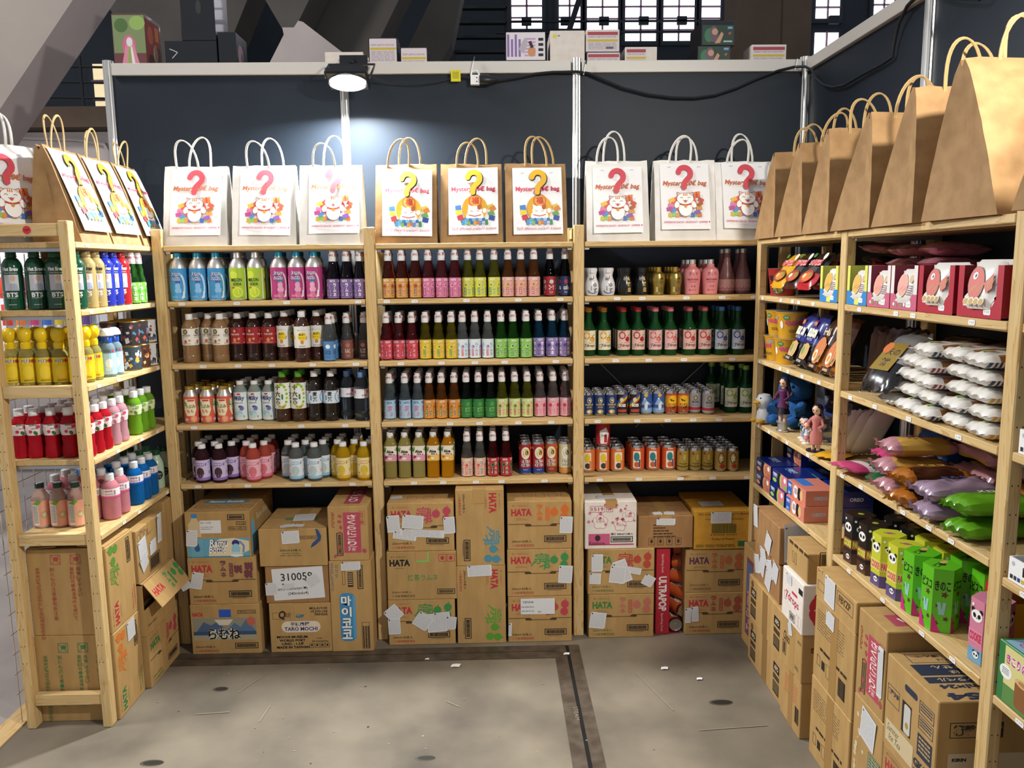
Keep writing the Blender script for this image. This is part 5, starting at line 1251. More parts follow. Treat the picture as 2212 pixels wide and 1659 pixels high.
for i in range(4): a.frame(.166 + i * .022, .020, .018, .020, .0012, BLK); a.ell(.175 + i * .022, .031, .004, .005, BLK, 8)
carton(.262, .31, .220, (-.972, -.096, 0), 0, 'carton printed with a white oval, bottom of the middle stack of the left bay', {'front': a}, tp=(.13, .05, .05))
b = carton(.266, .31, .164, (-.980, -.094, .221), 0, 'reddish carton with a large numbered white sheet, middle of its stack', {}, mat='cardboard_dark', stick=(('front', .034, .012, .215, .140, .05, 9, (('310059', .17, .60, .62, .24), ('Sanrio Characters My', .06, .28, .62, .12), ('(340mlx6x4)', .28, .12, .4, .12)), 0), ('front', .0, .036, .05, .056, .02, 10), ('front', .19, .06, .062, .05, .6, 11), ('front', .07, .060, .055, .025, .1, 12)))
a = Art(); a.text('300ml×24本入', .086, .064, .09, .013, '#3a5a2c', bold=.02); a.text('株式会社 友桝飲料', .095, .053, .075, .007, '#3a5a2c'); a.text('佐賀県小城市小城町岩蔵', .085, .044, .09, .006, '#3a5a2c'); a.frame(.172, .118, .076, .014, .0012, BLK); a.text('KMC300BPOS', .176, .1205, .066, .009, BLK)
a.poly([(.238, .162), (.25, .158), (.262, .13), (.258, .11), (.235, .09), (.215, .078), (.222, .098), (.246, .12)], '#2f4a78'); t = Art(); t.rect(.08, .12, .14, .03, '#5f8a5a')
b = carton(.283, .31, .163, (-.997, -.100, .386), 0, 'dented taped carton with a peeling blue strip, topmost of the middle stack', {'front': a, 'top': t}, tp=(.14, .05, .03, 'tape_clear'), stick=(('front', .098, .098, .074, .055, .05, 13), ('top', .09, .01, .06, .04, .3, 14), ('top', .13, .03, .05, .03, -.2, 15), ('top', .12, .10, .09, .09, .1, 16)))
a = Art()
a.vtext('340ML×24개입', .006, .275, .012, .12, '#5a6a80'); a.vtext('리치맛', .026, .33, .012, .06, '#5a6a80'); barcode(a, .118, .28, .024, .105, 5, True); a.frame(.055, .30, .012, .06, .0012, BLK); a.rect(.078, .29, .022, .065, '#2a2420'); a.greek(.080, .294, .018, .056, 6, '#c0a070', 5)
a.rrect(.040, .048, .062, .215, .02, '#3f86b4'); a.vtext('마이코코', .046, .054, .042, .20, '#2a6c9c', bold=.11); a.up(); a.vtext('마이코코', .046, .054, .042, .20, '#f3eee2', bold=.03); a.rect(.094, .060, .012, .19, '#5a9cc4'); a.frame(.130, .012, .032, .12, .0012, BLK); [a.bars(.133 + i * .010, .016, .007, .1, BLK, i + 3, True) for i in range(3)]
carton(.176, .30, .404, (-.710, -.100, 0), 0, 'tall carton standing on end with blue Korean lettering', {'front': a}, stick=(('front', .052, .362, .082, .038, .03, 17),))
a = Art(); a.rect(.064, .035, .072, .175, '#b64a5c'); a.vtext('さくらにごり酒', .080, .042, .038, .16, '#efe6da', bold=.02); a.frame(.130, .155, .026, .060, .0012, '#b0583c'); a.vtext('8921', .136, .16, .014, .05, '#b0583c'); barcode(a, .034, .022, .026, .10, 6, True)
r = random.Random(3)
for i in range(9): a.ell(r.choice((.03, .15, .145, .05)) + r.uniform(-.008, .008), r.uniform(.015, .21), .006, .009, '#b04a54', 8, r.uniform(0, 3))
a.vtext('Kizakura', .016, .145, .012, .07, '#a8503c'); t = Art(); t.rect(.06, .04, .07, .22, '#a8485a'); t.vtext('にごり', .074, .06, .04, .18, '#e9ded0', bold=.02)
SAK = a; SAKT = t
carton(.166, .30, .236, (-.706, -.098, .405), 0, 'carton with a pink vertical banner, top of the right stack in the left bay', {'front': a, 'top': t}, tp=(.083, .0, .0))
# back wall, middle bay
carton(.288, .31, .206, (-.474, -.052, 0), 0, 'carton with green fruit print and many white slips, bottom left of the middle bay', {'front': hata(.288, .206, RED, True, GRN, '青梅味', GRN, 0, script=True)}, stick=(('front', .02, .10, .065, .065, .7, 18), ('front', .10, .10, .07, .07, -.6, 19), ('front', .0, .05, .053, .075, .03, 20), ('front', .17, .055, .085, .085, .06, 21), ('front', .2, .09, .07, .055, .1, 22), ('front', .245, .07, .045, .06, -.1, 23)))
a = Art(); a.text('HATA', .012, .152, .088, .030, BLK, bold=.05); a.text('楽しいをあなたに', .018, .190, .066, .006, BLK); a.rect(.034, .142, .04, .0012, BLK); a.text('抹茶ラムネ', .088, .086, .13, .028, GRN, bold=.01); a.text('200ml×30本入', .018, .030, .085, .011, BLK); a.text('ハタ鉱泉株式会社', .018, .012, .1, .012, BLK); barcode(a, .214, .024, .076, .024)
a.rect(.126, .170, .054, .046, '#6fcf5e')
for x in (.222, .258): a.frame(x, .17, .033, .033, .002, RED); a.ell(x + .0165, .186, .008, .009, RED, 10)
carton(.297, .31, .216, (-.473, -.054, .207), 0, 'carton with a bright green tape square, second of its stack', {'front': a}, tp=(.15, .05, .04, 'tape_clear'))
carton(.282, .31, .212, (-.464, -.052, .424), 0, 'carton with red lychee print banded by white slips, topmost left in middle bay', {'front': hata(.282, .212, RED, True, '#b84458', 'ライチ味', '#b84458', 0, script=True), 'top': (lambda t: (t.frame(.08, .05, .04, .05, .002, '#b0604a'), t.frame(.15, .05, .04, .05, .002, '#b0604a'), t.frame(.22, .06, .03, .03, .001, '#b0604a'), t)[-1])(Art())}, stick=(('front', .0, .085, .055, .075, .06, 24), ('front', .06, .105, .09, .06, -.1, 25), ('front', .05, .068, .19, .034, -.06, 26), ('front', .24, .075, .048, .075, .04, 27), ('front', .02, .06, .10, .03, -.15, 28), ('top', .01, .06, .05, .04, .2, 29)))
def hata_end(W, H, kcol, flav, serial):
    a = Art()
    f = hata(H, W, RED, True, kcol, flav, kcol, 0, slot=False, script=True)
    # drawn for a face H wide and W tall, then stood on end
    b = turned(f, H, W); c = Art(); c.p = b.p; pass; return c
carton(.210, .31, .352, (-.176, -.052, 0), 0, 'carton stood on end with green print, below the other upended carton', {'front': hata_end(.210, .352, '#5a9a34', '和梨味', '')}, stick=(('front', .048, .305, .105, .05, .04, 30),))
carton(.206, .31, .338, (-.174, -.052, .353), 0, 'carton stood on end with blue print and a lifted top flap', {'front': hata_end(.206, .338, '#4a8a9c', 'かき氷味', '')}, tp=(.10, .05, .06, 'tape_clear'), flaps=False)
carton(.277, .31, .208, (.044, -.048, 0), 0, 'carton with a white address label, bottom right of the middle bay', {'front': hata(.277, .208, RED, True, '#b8404c', 'りんご味', '#b8404c', 0)}, tp=(.14, .05, .1, 'tape_clear'), stick=(('front', .055, .128, .148, .072, 0, 31, (('VIENNA', .06, .70, .32, .14), ('PAR-2000W00321', .03, .42, .36, .09), ('ART.NR.701100', .03, .16, .36, .09), ('SODA', .5, .1, .1, .1)), 0), ('front', .0, .03, .014, .06, -.04, 32)))
carton(.277, .31, .212, (.043, -.048, .209), 0, 'carton with green melon print and one white slip, middle of the right stack', {'front': hata(.277, .212, RED, True, GRN, 'スイカ味', GRN, 0, script=True)}, stick=(('front', .218, .06, .06, .08, -.06, 33),))
carton(.275, .31, .212, (.046, -.048, .422), 0, 'carton with orange mango print, topmost right in the middle bay', {'front': hata(.275, .212, RED, True, '#d2692a', 'マンゴー味', '#d2692a', 0), 'top': (lambda t: ([t.frame(.07 + i * .055, .06, .04, .06, .002, '#b0583c') for i in range(4)], t)[-1])(Art())}, stick=(('front', .222, .07, .055, .075, -.04, 34),))
# back wall, right bay
carton(.286, .31, .200, (.398, -.024, 0), 0, 'carton with green lettering and pink blossoms, bottom left of the dark bay', {'front': hata(.286, .200, '#3f7a3a', True, '#b86a5a', 'サクラ味', '#b0584a', 0, co='#4a6a34')}, stick=(('front', .0, .05, .07, .075, -.12, 35),))
carton(.290, .31, .205, (.394, -.024, .201), 0, 'carton with red strawberry print under torn white slips, below the white carton', {'front': hata(.290, .205, '#3f7a3a', True, '#b04434', 'イチゴ味', '#a8403a', 0, co='#4a6a34', script=True)}, stick=(('front', .015, .105, .05, .08, 0, 36), ('front', .005, .05, .05, .05, -.05, 37), ('front', .09, .055, .07, .08, -.12, 38), ('front', .14, .045, .06, .105, .35, 39), ('front', .23, .05, .05, .05, -.5, 40), ('front', .16, .10, .07, .03, -.2, 41)))
W, H = .228, .213; a = Art(); a.frame(.022, .165, .064, .028, .002, '#a83a54'); a.text('1519', .028, .171, .052, .016, '#a83a54', bold=.02); a.frame(.092, .165, .028, .028, .002, '#a83a54'); a.text('⇈', .098, .169, .016, .02, '#a83a54')
for cx, cy, s in ((.066, .122, .033), (.188, .145, .026), (.152, .106, .026)):
    for i in range(5): q = i * 2 * PI / 5 + .3; a.ell(cx + s * .55 * math.cos(q), cy + s * .55 * math.sin(q), s * .5, s * .5, '#c0506c', 12)
    for i in range(5): q = i * 2 * PI / 5 + .3; a.ell(cx + s * .55 * math.cos(q), cy + s * .55 * math.sin(q), s * .45, s * .45, '#e6ddd3', 12)
    a.ell(cx, cy, s * .5, s * .5, '#e6ddd3', 12); a.up(); a.text('花酵母', cx - s * .6, cy - .004, s * 1.2, s * .36, '#a85a64'); a.text('きざくら', cx - s * .6, cy + s * .3, s * 1.1, s * .24, '#a85a64'); pass
r = random.Random(6)
for i in range(26):
    x, y, s = r.uniform(.012, .216), r.uniform(.085, .2), r.uniform(.003, .006)
    for j in range(5): q = j * 2 * PI / 5; a.p.append(([(x + s * .8 * math.cos(q) + s * .6 * math.cos(t), y + s * .8 * math.sin(q) + s * .6 * math.sin(t)) for t in (0, 1.57, 3.14, 4.71)], r.choice(('#b8345a', '#d08aa0', '#c85a7c')), a.n))
pass; a.rect(.016, .018, .196, .005, '#b8345a'); a.rect(.016, .023, .092, .046, '#c45a80'); a.text('Kizakura', .018, .020, .068, .014, '#5a2a40', bold=.02); a.ell(.055, .05, .012, .014, '#3a2230', 12); a.text('清酒 300ml×12本入', .112, .062, .096, .010, BLK, bold=.02); barcode(a, .112, .030, .096, .026)
carton(W - .004, .295, H, (.381, -.020, .4065), 0, 'white carton printed with pink blossoms', {'front': a}, mat='cardboard_white', stick=(('top', .06, .03, .08, .05, .1, 42),), tp=(.114, .05, .03))
a = Art(); [a.greek(.065, .10 - i * .013, .04 + .015 * i, .008, 1, '#4a3620', 3 + i, .8) for i in range(5)]
for i in range(4): a.frame(.045 + i * .039, .015, .026, .032, .0015, '#3c2c1a'); a.ell(.058 + i * .039, .032, .006, .009, '#3c2c1a', 8)
carton(.238, .30, .146, (.614, -.012, .402), 0, 'plain brown carton between the white and the yellow cartons', {'front': a}, mat='cardboard_dark', tp=(.12, .05, .03), stick=(('front', .078, .105, .082, .03, -.02, 43), ('top', .07, .01, .04, .04, .1, 44), ('top', .115, .015, .045, .045, -.15, 45)))
a = Art(); a.text('25% Lychee juice drink  KATO BRAND', .018, .152, .228, .011, '#4a3a14', bold=.01); a.text('Net contents 290 ml (24 bottles)', .05, .130, .165, .010, '#4a3a14'); a.bars(.078, .072, .108, .042, '#3a4a1c', 8); a.text('8 850024 490424', .072, .062, .118, .007, '#4a3a14'); a.text('Product of Thailand', .08, .042, .098, .009, '#4a3a14', bold=.01); a.rect(.194, .012, .044, .024, '#2f6a4a'); a.greek(.01, .008, .175, .014, 3, '#6a541c', 5)
carton(.252, .30, .174, (.857, -.010, .392), 0, 'yellow carton with a green barcode', {'front': a}, mat='cardboard_yellow', stick=(('front', .072, .118, .09, .052, .0, 46), ('top', .05, .06, .10, .07, .05, 47)))
carton(.262, .295, .193, (.826, -.010, 0), 0, 'carton with faint red fruit print, bottom right of the dark bay', {'front': hata(.262, .193, RED, True, '#a8503c', 'ざくろ味', '#a8503c', 0)}, stick=(('front', .0, .055, .026, .07, 0, 48), ('front', .03, .06, .032, .07, .06, 49)))
carton(.263, .295, .195, (.825, -.008, .1935), 0, 'carton with dark lettering and faint orange print, under the yellow carton', {'front': hata(.263, .195, '#5a3048', True, '#b0603a', 'みかん味', '#b0603a', 0, co='#6a4a34')})
# shrink-wrapped tray of soda cans
a = Art(); a.text('ULTRAPOP', .010, .262 - .0, .16, .036, '#e6ded8', rot=0, bold=.04)
b = Art()
for pts, c, L in a.p: b.p.append(([(y - .250, .40 - x - .12) for x, y in pts], c, L))
pass; q = Art(); q.text('Sparkling Soda', 0, 0, .085, .012, '#e2c9c4'); [b.p.append(([(y + .022, .372 - x) for x, y in pts], c, 2)) for pts, c, L in q.p]; [b.p.append(([(y + .022, .10 - x) for x, y in pts], c, 2)) for pts, c, L in q.p]
m = MB(); m.bbox(0, .062, 0, .30, 0, .396, shiny('tray_red', '#b02436', .3), .003); m.box(.062, .112, .292, .30, 0, .396, 'tray_red'); m.box(.062, .112, .012, .292, 0, .002, 'tray_red'); m.art(b, (0, 0, 0), (1, 0, 0), (0, 0, 1))
o = tag(m.obj('drink_tray', loc=(.696, -.004, 0)), 'red cardboard tray of soda cans stood on end between cartons', 'tray')
for i in range(6):
    f = (('#2f7f86', '#c8622c'), ('#b8b2a8', '#8a3a2c'), ('#e0ddd6', '#b03a34'), ('#2a5a9c', '#e6e2da'), ('#2f6f9c', '#c8622c'), ('#d8c22c', '#3a3a40'))[i]
    p = can('soda_can', .0315, .118, '#d2642c', dc_orange(*f)); p.put((.7905, .13, .036 + i * .0645), .3 * i, 'orange soda can lying in the red tray, %s from the floor' % ORD[i], 'can', 'soda cans in the red tray', tilt=(PI / 2, 0))
# left shelving: cartons on the floor
a = hata_end(.212, .33, '#d2742c', 'みかん味', '')
def stand(kcol, flav, brand, co):
    f = hata(.33, .212, brand, True, kcol, flav, kcol, 0, co=co, slot=False, script=True); b = turned(f, .33, .212)
    c = Art(); c.p = [([(.212 - x, .33 - y) for x, y in pts], col, L) for pts, col, L in b.p]; pass; return c
carton(.212, .285, .33, (-1.384, -.594, 0), PI / 2, 'upended carton with orange print and green caution marks on the floor by the end frame', {'front': stand('#d2742c', 'マンゴー味', '#2f7a44', '#4a7a44'), 'left': caution(.285, .33, '#3a7a48')}, stick=(('front', .105, .25, .062, .075, .05, 50, None, .02),))
carton(.212, .28, .322, (-1.386, -.594, .331), PI / 2, 'upended carton with green grape print and red caution marks inside the end frame', {'front': stand('#5a8a34', 'マスカット', RED, '#b8483c'), 'left': caution(.285, .33, '#b2483c')}, flaps=True, seam=False)
def openbox(loc, label, a, flap_art, ang):
    W, D, H = .285, .285, .212
    m = MB(); t = .004
    m.box(0, W, 0, t, 0, H * .5, 'cardboard'); m.box(0, W, D - t, D, 0, H, 'cardboard'); m.box(0, t, t, D - t, 0, H, 'cardboard'); m.box(W - t, W, t, D - t, 0, H, 'cardboard'); m.box(t, W - t, t, D - t, 0, t, 'cardboard_inside'); m.box(t, W - t, .05, D - t, t, H - .03, 'cardboard_inside'); m.box(0, W, t, D, H - t, H, 'cardboard')
    m.art(a, *faces(W, D, H)['front'])
    o = m.obj('carton', loc=loc, rot=PI / 2, smooth=0); tag(o, label, 'carton')
    f = MB(); f.box(0, W, -.003, 0, -.115, 0, 'cardboard'); f.art(flap_art, (0, -.003, -.115), (1, 0, 0), (0, 0, 1)); q = part(o, f.obj('flap', smooth=0)); q.location = (0, 0, H); q.rotation_euler = (-ang, 0, 0)
    return o
fa = Art(); fa.text('HATA', .016, .045, .088, .032, RED, bold=.05); fa.vtext('ラムネ', .145, .020, .026, .08, GRN, bold=.06); fa.rrect(.182, .028, .014, .06, .003, GRN); fruits(fa, .222, .072, .016, GRN)
o = openbox((-1.366, -.372, .214), 'torn-open carton with a hanging flap of green fruit print', (lambda a: (a.text('200ml×30本入', .018, .03, .085, .012, BLK), a)[-1])(Art()), fa, .62)
carton(.285, .285, .212, (-1.362, -.372, 0), PI / 2, 'carton with green lettering and red fruit print, on the floor left of the corner', {'front': hata(.285, .212, '#2f7a44', True, '#b04a4a', 'りんご味', '#b04a4a', 0, co='#5a7a3c', script=True)}, tp=(.14, .05, .14))
a = Art(); [a.frame(.012 + i * .03, .165, .024, .026, .0015, BLK) for i in range(4)]; a.text('この面を上に', .02, .194, .06, .007, BLK); barcode(a, .10, .012, .10, .06, 4)
carton(.27, .285, .212, (-1.378, -.372, .427), PI / 2, 'carton plastered with white slips, above the torn-open carton', {'front': a}, stick=(('front', .02, .075, .07, .09, .15, 51), ('front', .04, .03, .06, .07, .5, 52), ('front', .11, .075, .06, .055, .1, 53), ('front', .185, .10, .04, .12, .02, 54)), tp=(.13, .05, .04))
carton(.19, .26, .665, (-1.392, -.072, 0), PI / 2, 'tall plain carton in the back corner under the left shelving', {'left': (lambda a: (a.greek(.05, .5, .12, .03, 3, '#8a6a44', 4), a)[-1])(Art())})
# right shelving: cartons on the floor
RR = -PI / 2
a = Art(); a.rect(.045, .05, .085, .34, '#7c4a5e'); a.rect(.05, .24, .07, .13, '#5a6a94'); a.vtext('チョコレート', .06, .07, .05, .18, '#d0b8b4', bold=.02)
carton(.158, .28, .44, (1.066, -.052, 0), RR, 'carton with a purple printed panel in the dark right corner', {'front': a})
def afo(seed):
    a = Art()
    for x in (.03, .30):
        a.rect(x, .105, .062, .034, '#17161a'); a.text('AFO', x + .01, .112, .042, .02, '#d9c9a8', bold=.03); a.rect(x, .075, .062, .02, '#4a3a2c'); a.rect(x, .02, .062, .046, '#2a241f'); a.greek(x + .004, .025, .054, .036, 5, '#8a7454', seed)
    a.ell(.045, .155, .014, .014, '#6a4e30', 14); a.rect(.17, 0, .055, .18, '#8f6c40'); return a
carton(.405, .28, .182, (1.040, -.222, 0), RR, 'wide carton with black printed squares, on the floor at the right', {'front': afo(3)})
carton(.405, .28, .182, (1.036, -.222, .183), RR, 'wide carton with black printed squares, on top of its twin', {'front': afo(5)})
carton(.285, .27, .148, (1.046, -.250, .3665), RR, 'reddish carton buried under white slips on the right', {}, mat='cardboard_dark', stick=tuple(('front', .02 + .036 * i, .02 + .03 * (i % 3), .06, .075, .3 * (-1) ** i, 60 + i) for i in range(6)) + (('right', .03, .02, .10, .10, .1, 67),))
carton(.285, .27, .142, (1.040, -.250, .5195), RR, 'dented brown carton with slips on its front, under the lowest right shelf', {}, mat='cardboard_dark', stick=(('front', .0, .06, .05, .09, .05, 68), ('front', .13, .02, .06, .08, -.4, 69), ('right', .02, .01, .09, .15, .05, 70)), seam=True)
a = Art(); a.greek(.04, .10, .12, .07, 6, '#c46a44', 4, .4); a.bars(.14, .04, .035, .06, BLK, 5); a.rect(.075, .0, .04, .21, '#a37c48')
carton(.186, .28, .205, (1.030, -.630, 0), RR, 'carton with faint orange print, on the floor beside the right pine post', {'front': a}, seam=False)
a = Art(); a.text('Chocolate', .020, .085, .10, .035, '#3a2a1c', bold=.02, shear=.3); a.text('302', .13, .028, .036, .014, '#3a2a1c'); barcode(a, .012, .03, .035, .05, 7); a.rect(.078, 0, .042, .17, '#b08c54'); a.text('ato', .15, .13, .03, .012, '#4a3620'); s = Art(); s.text('ato', .03, .10, .09, .04, '#5a4228', bold=.08); s.text('賞味期限', .06, .02, .05, .012, BLK)
carton(.188, .28, .172, (1.026, -.630, .2062), RR, 'carton with brown handwriting-style chocolate lettering', {'front': a, 'right': s}, stick=(('front', .07, .12, .035, .05, .3, 71),))
a = Art(); a.text('7drops', .035, .065, .12, .038, '#b8304c', bold=.02); a.rrect(.09, .11, .05, .010, .004, '#c03a54'); a.frame(.02, .065, .02, .03, .002, '#b8304c'); barcode(a, .075, .012, .05, .03, 4); a.frame(.135, .014, .018, .04, .001, '#b8304c'); a.frame(.158, .014, .018, .04, .001, '#b8304c'); a.rect(.15, .135, .035, .02, '#1c1a1c'); s = Art()
for i in range(7): q = i * .9; s.ell(.07 + .035 * math.cos(q), .09 + .05 * math.sin(q), .014, .026, '#c22f44', 12, q)
s.ell(.09, .06, .02, .03, '#b8304c', 12, .4)
carton(.19, .26, .178, (1.022, -.630, .3795), RR, 'white carton with red droplets standing on the chocolate carton', {'front': a, 'right': s}, mat='cardboard_white', stick=(('front', .04, .13, .05, .035, .1, 72),))
a = Art(); [a.rect(.02 + i * .045, .09, .036, .012, '#4a3824') for i in range(4)]; a.frame(.05, .03, .016, .04, .0015, BLK); a.frame(.075, .03, .016, .04, .0015, BLK); s = Art(); barcode(s, .04, .06, .12, .05, 4); s.text('500ml', .05, .02, .08, .016, BLK)
carton(.186, .27, .104, (1.036, -.624, .5585), RR, 'carton wedged under the shelf above the white droplet carton', {'front': a, 'right': s})
def wide(seed, up):
    a = Art(); a.greek(.02, .16, .2, .075, 8, '#6a5638', seed, .3); a.greek(.05, .105, .2, .012, 1, '#2c241a', seed, .8); a.bars(.19, .03, .05, .06, BLK, seed); a.frame(.03, .05, .025, .035, .002, BLK); a.rect(.065, .05, .025, .03, '#2a241c'); a.frame(.1, .04, .025, .045, .0015, BLK); a.rect(.125, 0, .048, .27, '#a37d48'); return a
carton(.288, .30, .275, (1.040, -.876, 0), RR, 'large carton with small black print, on the floor right of the pine post', {'front': wide(3, 0)}, seam=False)
carton(.288, .30, .272, (1.042, -.876, .276), RR, 'large carton with small black print, second of its stack', {'front': wide(8, 1)}, stick=(('front', .085, .215, .06, .052, -.1, 73),), seam=False)
a = Art(); a.text('レインボー', .015, .088, .11, .014, '#4a3a26'); a.frame(.16, .04, .11, .045, .002, '#4a3a26'); a.text('FBYZP', .172, .052, .08, .022, '#3a2c1c', bold=.02); a.frame(.015, .03, .05, .03, .002, '#4a4a50'); s = Art(); barcode(s, .04, .03, .16, .05, 4)
carton(.290, .30, .098, (1.040, -.876, .5495), RR, 'flat long carton topping the large carton stack', {'front': a, 'right': s}, stick=(('front', .07, .012, .075, .09, -.05, 74, None, .02),))
a = Art(); r = random.Random(9)
for i in range(26): s_ = r.uniform(.003, .009); a.ell(.02 + r.uniform(0, .05), r.uniform(.03, .36), s_, s_, '#d3c39c', 9)
a.rect(.10, .06, .07, .19, '#4d6a5c'); a.rect(.103, .063, .064, .184, '#a99b68'); [a.rect(.106 + .021 * i, .066, .018, .178, '#4d6a5c') for i in range(3)]; a.greek(.108, .07, .056, .17, 18, '#c9bb8c', 5, .3); a.ell(.10, .03, .018, .018, '#2a6a8c', 14)
carton(.178, .30, .376, (1.046, -1.170, 0), RR, 'carton with pale dots and a green printed panel under the pink-banner carton', {'front': a}, stick=(('front', .045, .27, .085, .10, -.15, 75),))
s = Art(); s.text('300ml×12bts', .04, .18, .14, .022, '#8a4438')
carton(.166, .30, .262, (1.046, -1.172, .377), RR, 'carton with a pink vertical banner on the right floor stack', {'front': SAK, 'top': SAKT, 'right': s}, stick=(('front', .126, .06, .03, .15, -.02, 76),))
a = Art(); a.rrect(.095, .205, .062, .018, .008, '#2c3548'); a.frame(.012, .13, .062, .05, .002, '#2c3548'); a.text('衝撃注意', .017, .155, .052, .016, '#2c3548', bold=.03); a.rect(.088, .09, .046, .085, '#2a231c'); a.rrect(.098, .092, .032, .078, .008, '#c9c6c0'); a.ell(.114, .115, .008, .009, '#b08a3c', 12)
for y in (.185, .145): a.frame(.168, y, .066, .034, .002, '#2c3548'); a.greek(.174, y + .006, .054, .022, 3, '#3a4254', 4)
a.rect(.168, .075, .066, .058, '#2c3548'); a.greek(.174, .082, .054, .044, 4, '#b89a64', 5); a.rect(.012, .02, .14, .06, '#d0bd94'); a.text('Summer', .02, .052, .06, .02, '#3a342c', shear=.3); a.text('Ice Tea', .03, .03, .06, .018, '#3a342c', shear=.3); a.text('GK654', .155, .038, .085, .024, '#2c3548', bold=.05); a.text('500', .155, .008, .05, .024, '#2c3548', bold=.05); a.rect(.208, .012, .03, .018, '#2c3548')
t = Art(); t.frame(.02, .015, .20, .055, .002, '#2c3548'); t.text('持ち帰るときは', .03, .045, .13, .016, '#2c3548'); t.text('両手で慎重に運んで', .03, .022, .17, .016, '#2c3548')
t.rect(.02, .080, .21, .065, '#2c3548'); t.text('箱単体では', .04, .118, .12, .020, '#c9ab78', bold=.02); t.text('開けてません', .04, .088, .15, .020, '#c9ab78', bold=.02); t.rect(.02, .155, .21, .034, '#2c3548'); t.text('新デザインラベル', .035, .160, .17, .022, '#c9ab78', bold=.02)
t.text('500', .02, .198, .10, .038, '#2c3548', bold=.06); t.text('ml×24', .125, .198, .09, .022, '#2c3548', bold=.05); t.text('GK654', .02, .243, .2, .038, '#2c3548', bold=.06)
tt = Art(); tt.p = [([(x * .29 / .25, y * .25 / .29) for x, y in pts], c, L) for pts, c, L in t.p]
s = Art(); s.frame(.03, .165, .13, .04, .002, '#2a2c34'); s.text('衝撃', .038, .171, .055, .028, '#2a2c34', bold=.03); s.rect(.098, .166, .062, .038, '#2a2c34'); s.text('注意', .102, .171, .055, .028, '#b08c58', bold=.03); s.rect(.03, .0, .24, .125, '#cdbb98'); s.text('KIRIN', .04, .104, .035, .009, '#2a2c34', bold=.06); s.line([(.14, .09), (.11, .085), (.10, .075), (.12, .065), (.14, .055), (.13, .04), (.09, .035)], .003, '#3a2e22'); s.line([(.12, .03), (.13, .026), (.125, .005)], .003, '#3a2e22')
carton(.25, .29, .258, (1.044, -1.350, .330), RR, 'carton with dark blue lettering and a window cut showing a bottle', {'front': a, 'topcam': tt, 'right': s}, seam=False)
carton(.285, .29, .212, (1.046, -1.350, .117), RR, 'carton with red lettering under the blue-lettered carton', {'front': hata(.285, .212, RED, True, '#c85a3a', 'みかん味', '#c85a3a')})
carton(.285, .29, .116, (1.046, -1.350, 0), RR, 'low carton at the bottom of the nearest right stack', {})
carton(.28, .20, .36, (1.16, -1.76, 0), RR, 'carton with a white sheet beyond the nearest right post', {}, stick=(('left', .02, .10, .14, .20, 0, 80), ('front', .03, .2, .2, .14, 0, 81)))
# ------------------------------------------------------------------ right shelving: snacks
def pillow(name, lx, ly, h, fn, seed=0, n=14, k=10, sag=0, crimp=.10, box=False, crinkle=1.0):
    """sealed pouch lying flat: lx long with crimped ends, ly wide"""
    r = random.Random(seed * 7 + 1); m = MB()
    W = [(r.uniform(3, 9), r.uniform(-7, 7), r.uniform(0, 6), r.uniform(.3, 1)) for _ in range(7)]
    pu, pv, qv = (5.0, 5.0, .5) if box else (3.2, 2.6, .55)
    def P(sgn):
        out = []
        for i in range(n + 1):
            u = i / n * 2 - 1; row = []
            for j in range(k + 1):
                v = j / k * 2 - 1
                t = max(0, 1 - abs(u / (1 - crimp)) ** pu) ** .5 * max(0, 1 - abs(v) ** pv) ** qv if abs(u) < 1 - crimp else 0
                rad = min(1, max(0, (abs(u) - .35) / .4))
                wr = sum(A * math.sin(f * u + g * v + c) for f, g, c, A in W) / 4
                fold = abs(math.sin(v * 7 + seed)) * rad - .35 * rad
                z = h / 2 + sgn * h / 2 * t * (.96 if sgn > 0 else .92) + sgn * h * .075 * wr * t * crinkle + sgn * h * .14 * fold * t * crinkle
                if abs(u) >= 1 - crimp: z = h / 2 + h * .10 * math.sin(v * 9 + seed + (2 if u > 0 else 0)) * crinkle + sgn * .0005 + h * .25 * r.choice((0, 0)) + .12 * h * v * (1 if seed % 2 else -1)
                e = .003 * (1 if (j % 2) else -1) if abs(u) == 1 else 0
                row.append((u * lx / 2 + e, v * ly / 2 * (1 - .10 * (abs(u) > 1 - crimp - .12)) , max(z, .0003) if sgn < 0 else z))
            out.append(row)
        return out
    T, B = P(1), P(-1)
    b0 = len(m.f); m.grid(T, lambda i, j: fn((i + .5) / n * 2 - 1, (j + .5) / k * 2 - 1, 1)); m.f[b0:] = [tuple(reversed(q)) for q in m.f[b0:]]
    m.grid(B, lambda i, j: fn((i + .5) / n * 2 - 1, (j + .5) / k * 2 - 1, -1))
    return m
principled('film_white', '#e2ddd5', .3, coat=.4); principled('film_clear', '#d8d2c8', .12, trans=.55, ior=1.1); principled('film_black', '#141214', .22, coat=.5); principled('film_gold', '#a88a3a', .3, .5, coat=.3)
principled('film_silver', '#b4b6ba', .22, .7); principled('film_blue', '#26307c', .28, coat=.4); principled('film_brown', '#3a1c12', .25, coat=.4); principled('film_pink', '#b8848a', .22, coat=.5); principled('film_orange', '#a86420', .22, coat=.5)
principled('film_lilac', '#9a8296', .25, coat=.5); principled('film_green', '#5f9c1e', .25, coat=.5); principled('film_darkgreen', '#1f5a30', .25, coat=.4); principled('film_magenta', '#c23f72', .28, coat=.4); principled('cake_yellow', '#c49a44', .6); principled('cake_brown', '#8f5a2c', .6)
principled('film_pinkpack', '#d18a96', .25, coat=.4); principled('film_red', '#b3202a', .25, coat=.4); principled('film_yellow', '#d9a21c', .25, coat=.4)
